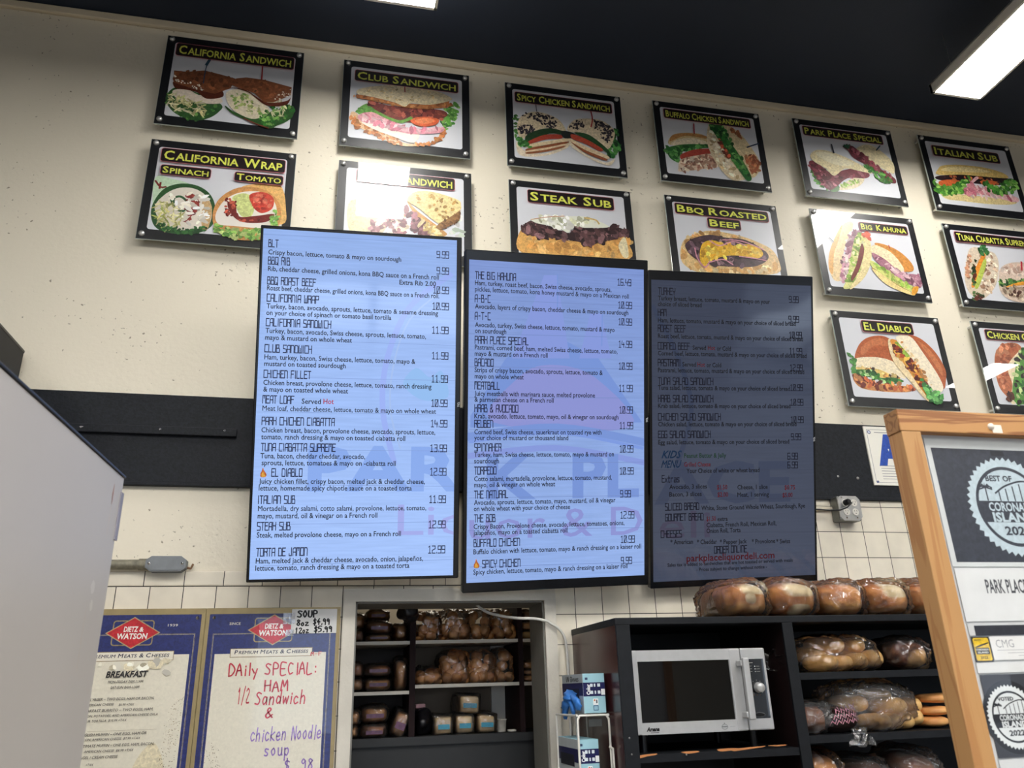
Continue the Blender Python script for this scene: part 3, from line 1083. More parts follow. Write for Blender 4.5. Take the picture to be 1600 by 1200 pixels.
def art_california_wrap(k):
    k.b((196, 222, 190), '140,800 230,810 320,840 300,880 150,940 125,930')
    k.ln((120, 50, 40), 0.008, '140,820 165,850 190,850'); k.ln((120, 50, 40), 0.008, '165,830 160,855')
    k.b((226, 180, 110), '560,870 640,835 770,840 800,960 780,1040 600,1000')
    k.b((48, 88, 48), '118,960 170,870 250,835 340,840 410,880 442,950 430,1040 350,1085 220,1085 135,1050')
    k.b((228, 220, 206), '135,960 185,890 260,855 340,860 400,900 425,960 410,1040 330,1065 200,1060')
    k.b((205, 170, 120), '385,900 425,950 410,1050 380,1070 370,990')
    k.ln((48, 92, 54), 0.010, '215,900 240,960 290,970 300,930 270,900 235,905 230,930')
    k.b((150, 60, 52), '300,880 350,900 360,960 320,1000 290,1030 300,980 330,940')
    k.sc([(150, 62, 56), (120, 44, 42)], '290,890 360,910 340,990 280,1040', 24, 0.007)
    k.sc([(228, 222, 206), (240, 236, 226)], '220,880 390,900 400,1040 320,1060 250,950', 40, 0.008, 2.5)
    k.sc([(206, 200, 130), (170, 180, 100), (226, 220, 170)], '130,960 200,925 270,980 260,1040 180,1060', 85, 0.0035, 5)
    k.sc([(60, 110, 56), (40, 80, 44)], '135,1030 260,1060 420,1050 350,1085 220,1085', 36, 0.007)
    k.b((208, 150, 90), '430,990 465,910 560,856 680,862 765,930 768,1040 700,1110 560,1120 450,1070')
    k.b((232, 226, 216), '445,990 490,920 570,880 680,880 748,940 745,1030 680,1060 540,1050 460,1040')
    k.b((204, 214, 140), '530,905 580,885 625,900 640,960 620,1005 575,1000 545,950')
    k.b((206, 78, 60), '615,895 680,878 735,905 732,960 680,985 640,960')
    k.sc([(222, 120, 96), (190, 60, 48)], '625,895 730,900 720,960 650,970', 26, 0.007)
    k.b((120, 44, 40), '505,930 545,935 560,1000 640,1000 740,990 700,1030 580,1030 520,985')
    k.sc([(190, 90, 70), (110, 40, 36)], '500,900 550,930 570,1010 720,1000 600,1030 500,1000', 30, 0.006)
    k.sc([(130, 170, 84), (190, 205, 130), (90, 140, 64)], '430,1040 560,1070 700,1060 770,1030 700,1110 560,1118 450,1080', 110, 0.008)
    k.sc([(130, 180, 90)], '720,1000 768,960 765,1040 730,1060', 18, 0.007)


def art_club(k):
    k.sc([(90, 150, 60), (60, 120, 50), (130, 180, 90)], '700,380 760,330 795,335 780,400 725,485 690,440', 60, 0.009)
    k.b((96, 150, 66), '205,380 240,345 290,335 350,385 330,400 230,390')
    k.sc([(110, 170, 80), (80, 130, 60)], '205,380 280,340 340,385 240,390', 24, 0.008)
    k.b((120, 56, 48), '270,325 420,350 560,360 700,375 715,410 600,440 480,440 360,400')
    k.sc([(140, 62, 52), (96, 40, 38), (165, 88, 70)], '280,330 540,365 700,385 690,425 480,435 350,390', 60, 0.011)
    k.b((226, 190, 150), '172,395 200,385 280,455 420,510 480,560 640,555 700,490 705,520 640,565 500,578 400,555 260,490 190,450')
    k.sc([(190, 118, 66), (206, 140, 84)], '172,410 195,400 280,470 420,520 470,570 400,556 260,495 180,455', 55, 0.008)
    k.sc([(190, 118, 66), (206, 140, 84)], '540,570 640,555 705,490 690,540 600,572', 40, 0.008)
    k.b((238, 228, 216), '235,440 330,445 430,490 560,500 530,560 430,530 300,480')
    k.b((226, 160, 170), '215,405 290,385 380,420 480,470 600,480 700,470 690,500 600,510 480,505 340,460 240,440')
    k.b((238, 186, 194), '300,420 420,440 520,480 690,470 640,495 500,498 360,455')
    k.sc([(240, 196, 200), (210, 130, 146)], '225,405 380,425 520,480 690,475 520,500 300,450', 34, 0.010, 2.4)
    k.b((222, 104, 60), '512,430 580,412 670,425 660,455 600,468 545,460')
    k.b((236, 140, 92), '540,430 600,420 650,432 620,450 560,450')
    k.ln((110, 160, 70), 0.016, '318,385 400,425 460,440 515,420')
    k.p((178, 112, 62), '212,285 300,300 420,330 600,345 735,322 730,358 610,370 480,360 360,335 212,305')
    k.sc([(196, 134, 80), (150, 92, 52)], '214,288 420,335 600,350 733,330 728,358 600,368 420,348 214,303', 44, 0.007)
    k.b((232, 216, 178), '212,282 225,255 330,238 480,235 640,262 735,300 738,322 620,345 520,335 480,355 420,330 300,300')
    k.sc([(214, 190, 140)], '230,265 500,245 720,305 600,335 300,295', 26, 0.005)
    k.ln((170, 60, 56), 0.005, '481,245 482,272')


def art_reuben(k):
    k.sc([(226, 226, 222), (200, 214, 196)], '700,1010 800,960 810,1080 740,1090', 16, 0.010)
    k.b((232, 216, 170), '160,905 230,868 320,858 470,950 470,985 360,980 290,1040 250,1080 165,1050')
    k.sc([(150, 96, 104), (190, 140, 144), (110, 66, 74), (226, 206, 176)], '300,1010 380,980 475,975 470,1080 300,1090', 80, 0.012)
    k.b((200, 150, 90), '495,890 560,950 680,1040 720,1080 640,1090 560,1000')
    k.sc([(122, 72, 84), (90, 48, 58), (160, 106, 116)], '485,930 540,970 640,1060 640,1095 560,1080 500,1010', 70, 0.012)
    k.sc([(228, 208, 160), (206, 176, 110)], '560,990 660,1050 700,1090 630,1090', 28, 0.008, 2.6)
    k.p((150, 110, 66), '690,1000 798,930 790,1000 740,1030 680,1055 655,1040')
    k.b((226, 206, 148), '495,885 540,838 640,838 780,882 800,915 790,945 690,1008 660,1010 560,930', True)
    k.sc([(196, 160, 96), (180, 140, 80)], '530,860 640,850 780,900 700,990 580,920', 30, 0.007)
    k.sc([(120, 84, 50)], '700,1005 790,950 780,1010 700,1050', 30, 0.006)


def art_spicy(k):
    k.sc([(54, 104, 50), (80, 130, 60)], '128,300 150,275 165,420 145,440', 26, 0.008)
    k.b((232, 216, 190), '145,430 200,490 330,500 440,440 462,425 455,465 340,512 200,522 150,495')
    k.b((222, 204, 170), '148,330 175,275 250,250 330,265 400,300 440,355 430,372 330,350 250,370 200,410 160,400')
    k.sc([(44, 40, 50), (64, 58, 66)], '165,275 240,255 330,270 390,300 380,345 330,350 250,300', 95, 0.005, 1.7)
    k.sc([(44, 40, 50), (64, 58, 66)], '150,340 230,330 250,365 190,395', 60, 0.005, 1.7)
    k.b((40, 66, 40), '195,405 250,370 340,352 430,372 445,395 340,385 220,440')
    k.b((176, 72, 54), '215,432 300,395 380,388 420,398 410,415 320,420 220,448')
    k.b((232, 210, 170), '212,450 330,430 455,412 450,430 330,450 215,470')
    k.b((150, 88, 56), '208,475 330,452 450,432 440,446 330,468 212,490')
    k.b((230, 206, 170), '206,488 330,468 440,446 430,458 320,484 212,500')
    k.b((156, 96, 62), '205,498 320,482 430,458 420,470 320,494 215,506')
    k.sc([(50, 104, 50), (80, 140, 70)], '150,410 210,430 220,470 160,450', 26, 0.008)
    k.b((40, 44, 42), '410,375 445,370 500,390 480,410 430,412')
    k.sc([(44, 96, 48), (80, 140, 70), (36, 70, 40)], '680,480 740,360 760,420 755,500 700,530', 60, 0.010)
    k.b((234, 220, 194), '468,430 560,510 680,560 735,540 720,570 690,578 600,545 480,470')
    k.b((224, 206, 174), '448,355 490,305 560,295 650,305 720,350 735,400 695,480 620,420 540,385 470,375')
    k.sc([(44, 40, 50), (64, 58, 66)], '600,310 690,325 725,380 690,440 640,380', 90, 0.005, 1.7)
    k.sc([(44, 40, 50), (64, 58, 66)], '460,350 510,305 550,310 540,355', 34, 0.005, 1.7)
    k.b((42, 78, 44), '490,382 580,395 690,480 700,510 600,440')
    k.b((180, 76, 56), '475,390 560,420 660,480 640,492 560,450 480,420')
    k.b((232, 208, 170), '470,418 560,465 690,520 685,540 560,490 470,440')
    k.b((150, 88, 58), '468,436 560,488 680,538 670,548 550,500')
    k.ln((50, 60, 80), 0.004, '257,200 263,252'); k.ln((170, 50, 54), 0.006, '590,250 600,300 592,345')


def art_steak(k):
    k.b((222, 170, 96), '163,975 220,960 320,1000 480,1030 640,1040 790,990 818,1040 825,1140 500,1150 172,1100')
    k.sc([(230, 184, 116), (206, 150, 80)], '180,1000 400,1040 640,1060 810,1020 815,1120 300,1090', 40, 0.016)
    k.b((232, 220, 180), '760,1060 800,1010 822,1120 790,1130')
    k.b((76, 52, 52), '172,962 240,905 320,940 470,985 500,925 600,955 760,950 800,1000 700,1020 580,1045 430,1020 290,1005')
    k.sc([(84, 58, 60), (54, 36, 38), (130, 96, 98), (104, 72, 72)], '172,962 240,905 320,940 470,985 500,925 600,955 760,950 800,1000 580,1050 430,1020 290,1005', 190, 0.012, 1.9)
    k.b((226, 228, 212), '228,900 330,892 430,885 560,888 640,915 700,950 600,955 530,950 500,915 470,935 460,985 400,960 330,940 260,925')
    k.sc([(204, 206, 176), (238, 238, 228)], '240,900 430,890 640,920 520,940 420,960', 40, 0.012)
    k.ln((200, 150, 120), 0.004, '230,905 330,890 430,885'); k.ln((210, 180, 110), 0.008, '555,895 620,908 640,930')


def art_buffalo(k):
    k.b((214, 190, 140), '175,370 195,315 270,300 370,308 405,340 412,372 300,375')
    k.b((196, 142, 84), '178,350 200,312 290,302 395,318 400,335 280,318 200,345')
    k.b((230, 216, 186), '188,372 230,340 320,332 405,355 412,378 300,380')
    k.b((54, 112, 54), '152,395 260,370 410,372 420,390 300,400 240,430 240,480 190,460 165,425')
    k.sc([(66, 130, 60), (40, 90, 44), (100, 160, 86)], '155,395 300,378 412,380 250,425 235,480 180,440', 60, 0.009)
    k.b((172, 70, 56), '248,432 330,402 425,398 435,425 330,440 255,462')
    k.b((228, 204, 176), '232,515 245,465 330,440 445,432 482,500 380,520 245,535')
    k.sc([(196, 156, 132), (150, 104, 88), (238, 222, 200)], '236,520 250,465 440,440 478,498 300,525', 90, 0.008, 2.2)
    k.b((226, 208, 172), '412,255 440,262 520,400 620,540 640,580 580,592 530,570 450,470 405,360')
    k.sc([(206, 180, 134), (240, 226, 200)], '415,300 440,300 560,500 590,570 520,540 440,430', 50, 0.009)
    k.b((222, 202, 160), '490,258 545,265 620,325 690,420 722,480 716,540 670,570 600,450')
    k.sc([(160, 92, 62), (190, 130, 90)], '640,440 700,450 722,500 690,550 650,500', 44, 0.010)
    k.sc([(170, 104, 66)], '545,268 600,305 615,335 560,300', 16, 0.008)
    k.b((44, 100, 48), '415,250 495,255 530,340 600,440 672,570 645,592 590,520 520,420 450,310')
    k.sc([(60, 130, 58), (36, 84, 42), (110, 170, 90)], '420,255 495,258 600,440 668,575 590,510 480,340', 100, 0.009)
    k.sc([(196, 96, 66), (120, 60, 46)], '470,330 500,380 540,460 510,440', 22, 0.008)
    k.ln((170, 46, 58), 0.007, '322,252 325,308'); k.ln((44, 58, 84), 0.007, '645,392 712,370')


def art_bbq(k):
    k.b((226, 192, 134), '243,1030 265,950 330,915 430,892 600,922 720,965 800,1010 842,1080 830,1150 600,1158 380,1150 270,1100')
    k.sc([(206, 156, 94), (236, 208, 156)], '255,1030 300,930 430,900 620,930 600,950 400,915 280,1000 270,1080', 44, 0.012)
    k.sc([(214, 164, 96), (238, 212, 160)], '270,1090 500,1130 780,1100 830,1120 600,1155 380,1148', 44, 0.014)
    k.b((74, 54, 60), '272,985 320,940 420,918 520,935 640,950 760,1020 770,1070 690,1110 560,1110 440,1100 330,1060')
    k.sc([(112, 84, 96), (70, 48, 54), (150, 118, 126), (50, 34, 40)], '275,985 330,940 520,935 760,1030 690,1105 440,1098 330,1055', 90, 0.012)
    k.b((232, 184, 48), '360,1060 375,975 440,952 540,985 640,975 720,1000 742,1040 700,1062 590,1045 500,1050 420,1080 390,1105')
    k.sc([(244, 206, 84), (210, 156, 34)], '370,1040 440,960 640,985 730,1030 590,1040 420,1075', 44, 0.011)
    for t in ('330,1000 345,1060 390,1115 420,1080', '420,955 480,985 560,960 640,985', '500,950 600,955 690,985 745,1010', '420,1085 500,1068 560,1100', '600,1050 680,1060 760,1075'):
        k.ln((216, 150, 166), 0.006, t)


def art_park(k):
    k.b((70, 120, 60), '195,450 260,500 330,585 390,570 340,500 240,440')
    k.sc([(70, 130, 56), (46, 96, 44), (110, 170, 90)], '198,450 260,490 340,575 280,570 230,520', 50, 0.008)
    k.b((226, 214, 178), '400,545 470,500 545,470 545,520 500,560 430,575 385,575')
    k.sc([(150, 190, 80), (200, 214, 140)], '400,540 500,505 520,520 420,560', 24, 0.007)
    k.b((120, 52, 62), '183,400 230,390 340,480 400,450 500,435 580,470 560,500 440,500 360,560 310,575 240,500')
    k.sc([(136, 62, 74), (96, 36, 46), (180, 110, 122)], '185,400 240,395 345,485 560,465 540,495 400,505 320,570 230,480', 110, 0.009, 2.0)
    k.b((236, 222, 178), '192,350 225,318 290,318 380,345 470,385 570,440 595,470 520,455 420,438 350,485 290,435 215,390')
    k.b((244, 236, 204), '225,335 300,330 420,375 480,410 400,420 300,390')
    k.b((232, 218, 176), '480,335 520,290 580,282 660,325 735,400 742,470 690,450 600,400')
    k.b((112, 46, 56), '405,290 470,290 560,370 640,430 745,500 750,535 690,510 590,430 480,370 440,320')
    k.sc([(136, 62, 74), (90, 34, 44), (170, 100, 110)], '415,290 480,300 640,430 745,510 690,505 560,405', 70, 0.009, 2.0)
    k.sc([(90, 150, 66), (60, 120, 50)], '540,405 640,450 735,530 660,525 570,450', 55, 0.008)
    k.sc([(50, 96, 70)], '405,290 440,285 450,310', 10, 0.007)
    k.ln((34, 40, 60), 0.008, '330,282 345,335'); k.ln((54, 84, 104), 0.007, '648,290 625,318')


def art_italian(k):
    k.b((226, 206, 146), '1058,600 1180,605 1380,625 1545,650 1520,672 1380,670 1180,648 1090,635')
    k.b((46, 30, 34), '1030,485 1200,475 1490,500 1520,530 1400,545 1200,525 1040,510')
    k.sc([(70, 44, 50), (30, 24, 30), (214, 120, 70)], '1035,488 1200,480 1480,505 1400,535 1200,520', 40, 0.010)
    k.b((212, 104, 56), '1040,520 1110,508 1185,520 1180,545 1060,550'); k.b((212, 104, 56), '1320,515 1410,520 1400,548 1330,545')
    k.b((232, 182, 186), '1195,600 1230,545 1280,490 1300,500 1265,545 1400,575 1550,625 1560,655 1500,650 1380,615 1260,608')
    k.sc([(214, 140, 150), (240, 206, 206), (180, 100, 116)], '1200,600 1240,545 1400,580 1555,640 1400,620', 50, 0.011, 2.6)
    k.sc([(90, 156, 60), (60, 120, 48), (140, 190, 90)], '1008,500 1040,550 1120,555 1190,520 1250,490 1200,560 1180,600 1080,605 1020,575', 110, 0.011)
    k.sc([(80, 146, 58), (54, 108, 46), (130, 184, 88)], '1325,525 1420,545 1530,505 1545,585 1440,600 1350,575', 90, 0.011)
    k.b((226, 194, 118), '1028,478 1032,440 1065,418 1180,415 1330,432 1450,465 1492,500 1400,498 1200,480')
    k.b((240, 220, 160), '1050,450 1100,428 1250,432 1380,460 1300,465 1120,458')


def art_kahuna(k):
    k.b((232, 206, 158), '255,340 265,270 300,190 340,135 380,125 385,160 350,240 330,330 330,430 290,440 265,400')
    k.b((224, 170, 96), '255,340 265,275 300,190 330,140 310,220 285,300 280,400 262,390')
    k.b((168, 112, 130), '370,190 420,178 440,195 400,240 385,330 360,430 335,450 315,420 340,340')
    k.sc([(190, 140, 156), (130, 80, 100), (226, 200, 196)], '370,190 425,180 400,250 350,440 320,420', 60, 0.010, 2.2)
    k.b((214, 214, 140), '395,215 440,195 475,215 450,300 420,420 375,478 335,480 355,420')
    k.sc([(150, 180, 80), (226, 222, 170), (120, 150, 70)], '400,215 440,200 450,290 380,460 345,470', 66, 0.009)
    k.b((120, 56, 52), '430,245 445,285 420,380 385,440 375,425 405,350')
    k.b((230, 214, 160), '450,210 478,235 484,330 450,420 385,482 370,478 420,400 445,300')
    k.sc([(200, 90, 66)], '440,190 470,185 475,215 450,210', 10, 0.010)
    k.b((208, 142, 70), '500,245 560,250 640,290 700,350 706,390 640,388 590,330')
    k.b((238, 222, 184), '487,255 520,255 600,300 660,385 620,400 560,350 488,290')
    k.b((168, 116, 132), '486,292 560,330 640,395 740,415 742,470 690,460 620,420 520,350')
    k.sc([(190, 142, 156), (140, 90, 110), (226, 190, 196)], '490,298 640,395 740,420 735,465 640,425', 44, 0.010, 2.4)
    k.b((212, 216, 130), '486,335 560,385 660,450 730,485 715,505 620,465 490,372')
    k.sc([(150, 184, 80), (200, 206, 120)], '488,340 600,415 720,490 610,455', 40, 0.009)
    k.ln((150, 70, 50), 0.010, '490,378 600,455 700,510')
    k.b((238, 214, 150), '486,380 520,395 620,465 715,515 680,515 560,460')
    k.b((226, 160, 60), '705,480 735,475 725,510 700,518')
    k.ln((54, 74, 100), 0.004, '250,203 282,236'); k.ln((190, 60, 70), 0.005, '576,254 580,268')


def art_tuna(k):
    k.b((216, 200, 178), '985,420 1000,300 1020,265 1060,262 1110,280 1150,300 1168,360 1150,470 1080,540 1010,505')
    k.sc([(196, 172, 146), (232, 220, 200), (160, 124, 100)], '1050,330 1100,300 1150,320 1145,460 1080,520 1060,420', 90, 0.009)
    k.sc([(190, 140, 110)], '990,330 1020,300 1010,430 995,430', 20, 0.008)
    k.b((228, 146, 54), '1080,300 1095,315 1060,400 1040,470 1020,470 1040,380')
    k.b((180, 196, 90), '1085,330 1100,350 1070,450 1050,485 1040,460')
    k.sc([(44, 60, 40), (80, 110, 60), (90, 44, 36)], '1025,380 1050,330 1040,430 1030,540 1060,540 1090,520 1040,500', 40, 0.008)
    k.sc([(44, 90, 56), (70, 130, 70)], '1055,260 1090,250 1110,290 1070,300', 26, 0.010)
    k.b((218, 196, 178), '1165,420 1180,370 1240,345 1330,350 1460,380 1460,540 1350,560 1240,550 1175,500')
    k.sc([(200, 168, 150), (232, 214, 200)], '1180,390 1260,355 1400,380 1300,420', 50, 0.010)
    k.sc([(70, 120, 60), (44, 80, 46), (120, 160, 80)], '1165,440 1250,440 1420,430 1420,450 1250,460 1190,480', 60, 0.009)
    k.b((232, 160, 56), '1200,478 1290,448 1420,450 1420,466 1290,466')
    k.sc([(150, 130, 110), (90, 60, 50), (214, 200, 176)], '1180,480 1300,478 1430,478 1400,540 1260,540', 90, 0.009)
    k.ln((190, 40, 56), 0.010, '1284,345 1286,385')


def art_diablo(k):
    k.b((216, 150, 92), '388,958 480,985 600,1000 695,1010 692,1036 560,1036 430,1015')
    k.b((178, 94, 54), '398,862 415,790 460,748 530,735 585,755 610,810 650,890 560,870 470,855')
    k.b((196, 116, 72), '430,800 480,760 540,750 580,790 500,790 440,840')
    k.b((240, 226, 194), '388,900 400,858 490,850 570,862 640,900 668,965 600,945 480,915')
    k.b((226, 196, 112), '400,905 520,915 600,950 650,975 560,965 450,935')
    k.sc([(230, 200, 130), (206, 150, 80), (60, 40, 30)], '410,900 540,925 640,965 500,945', 26, 0.008)
    k.b((56, 110, 50), '382,920 470,920 530,960 600,960 660,980 590,995 500,965 400,940')
    k.sc([(72, 140, 60), (40, 90, 44), (170, 206, 140)], '385,922 480,925 560,965 655,980 560,990 420,945', 50, 0.009)
    k.b((104, 40, 32), '383,942 430,950 470,985 430,1000 395,975')
    k.sc([(120, 48, 38), (190, 100, 60), (220, 150, 90)], '390,950 480,975 690,1005 680,1030 450,1005', 50, 0.010)
    k.sc([(80, 140, 70)], '362,832 385,850 400,885 380,935 372,880', 20, 0.008)
    k.b((236, 214, 170), '572,768 600,772 700,940 800,1080 770,1075 690,980 600,870')
    k.b((222, 150, 60), '585,770 640,775 720,880 780,990 815,1060 780,1060 700,950')
    k.sc([(190, 80, 40), (120, 44, 34), (236, 180, 80), (90, 36, 30)], '600,800 650,800 760,960 800,1050 740,990 640,870', 80, 0.010)
    k.sc([(150, 180, 70)], '615,770 650,790 690,850 660,830', 18, 0.008)
    k.b((178, 94, 54), '680,745 740,750 820,820 875,910 882,970 865,1022 800,900')
    k.b((198, 120, 74), '730,765 800,820 855,900 860,950 800,860')
    k.b((242, 230, 204), '612,750 690,742 760,830 840,950 868,1020 835,1045 790,1000 700,860')
    k.sc([(226, 200, 150), (200, 140, 80)], '640,770 700,830 800,990 780,980 690,860', 24, 0.008)
    k.sc([(70, 150, 70), (44, 104, 50), (110, 180, 100)], '745,950 790,1010 862,1065 850,1092 800,1085 760,1000', 60, 0.010)


def art_chicken(k):
    k.b((186, 110, 74), '1145,860 1165,800 1210,775 1270,780 1300,830 1290,950 1270,1090 1200,1050 1160,980')
    k.sc([(206, 136, 100), (160, 86, 56)], '1150,860 1190,785 1260,790 1210,900 1190,1020', 44, 0.012)
    k.b((240, 224, 190), '1215,900 1275,820 1320,800 1300,950 1260,1095 1225,1080 1240,1000')
    k.b((90, 150, 66), '1260,900 1300,800 1380,790 1420,900 1380,1080 1270,1100 1240,1040')
    k.sc([(100, 170, 70), (50, 100, 46), (200, 214, 150), (50, 40, 36)], '1255,900 1300,800 1400,830 1380,1070 1260,1090', 130, 0.011)
    k.b((226, 180, 110), '1390,850 1470,830 1500,950 1450,1070 1380,1080')
    k.sc([(60, 30, 26), (90, 50, 36)], '1205,1040 1250,1050 1240,1090 1215,1080', 14, 0.008)


POSTERS = [
    ('poster of a seeded wheat sandwich with sprouts and two picks, top left of the wall', ('A', 203, 80), [('CALIFORNIA SANDWICH', (258, 178), (825, 257), 0.045)], art_california_sandwich),
    ('poster of two cut wraps side by side, spinach and tomato, leftmost of the lower row', ('A', 120, 605), [('CALIFORNIA WRAP', (182, 712), (780, 775), 0.043), ('SPINACH', (175, 780), (408, 803), 0.030), ('TOMATO', (550, 816), (775, 836), 0.030)], art_california_wrap),
    ('poster of a club sandwich with ham, bacon and tomato, second from left on top', ('B', 137, 82), [('CLUB SANDWICH', (212, 197), (770, 270), 0.041)], art_club),
    ('poster with a bright lamp glare, toasted rye halves, cut off by the left screen', ('B', 108, 652), [('REUBEN SANDWICH', (222, 766), (750, 823), 0.041)], art_reuben),
    ('poster of two poppy seed roll halves with chicken and tomato, third on top', ('C', 72, 70), [('SPICY CHICKEN SANDWICH', (145, 185), (706, 253), 0.039)], art_spicy),
    ('poster of a hot steak sub under melted cheese, above the middle screen', ('C', 95, 657), [('STEAK SUB', (226, 787), (716, 832), 0.044)], art_steak),
    ('poster of a ciabatta sandwich with one half leaning upright, fourth on top', ('D', 73, 102), [('BUFFALO CHICKEN SANDWICH', (154, 205), (653, 257), 0.038)], art_buffalo),
    ('poster of a roast beef roll with yellow cheese and onions, above the right screen', ('D', 145, 672), [('BBQ ROASTED', (224, 778), (763, 821), 0.038), ('BEEF', (421, 865), (597, 877), 0.036)], art_bbq),
    ('poster of pale roll halves piled with dark pastrami, fifth on top', ('E', 72, 102), [('PARK PLACE SPECIAL', (156, 208), (658, 270), 0.038)], art_park),
    ('poster of a long sub with ham and lettuce, last of the top row', ('E', 897, 212), [('ITALIAN SUB', (1012, 342), (1425, 390), 0.045)], art_italian),
    ('poster of two big sub halves with a white glare in its corner, right of screens', ('F', 152, 52), [('BIG  KAHUNA', (430, 166), (670, 187), 0.032)], art_kahuna),
    ('poster of a tuna ciabatta with orange cheese, right edge of the second row', ('F', 862, 132), [('TUNA CIABATTA SUPREME', (943, 225), (1328, 268), 0.039)], art_tuna),
    ('poster of a burger bun cut in two, directly above the wooden frame', ('F', 265, 597), [('EL DIABLO', (445, 706), (698, 725), 0.039)], art_diablo),
    ('poster of a round bun with lettuce, cut by the right photo edge above the frame', ('F', 1015, 655), [('CHICKEN CIABATTA', (1107, 748), (1478, 775), 0.036)], art_chicken),
]
for i, (lab, cor, tl, art) in enumerate(POSTERS):
    poster(lab, cor, tl, art, 11+i)
# ------------------------------------------------------------------ menu screens
TW, TH = 0.715, 1.235
BEZEL = mat('screen_bezel', (15, 17, 21), 0.22, nscale=30, var=0.1)
NAVYI, BLKI, REDI = (20, 22, 62), (20, 20, 26), (186, 24, 40)


def flame(k, z, x, y, w, h):
    f = lambda pts: [k.conv(x+a*w, y+b*h) for a, b in pts]
    k.raw(crom(f([(0.1, 0.65), (0.3, 0.35), (0.45, 0), (0.62, 0.3), (0.95, 0.7), (0.8, 1), (0.15, 1)]), True, 3), (205, 110, 60))
    k.raw(crom(f([(0.25, 0.75), (0.45, 0.4), (0.6, 0.6), (0.8, 0.85), (0.6, 1), (0.3, 1)]), True, 3), (236, 176, 70))


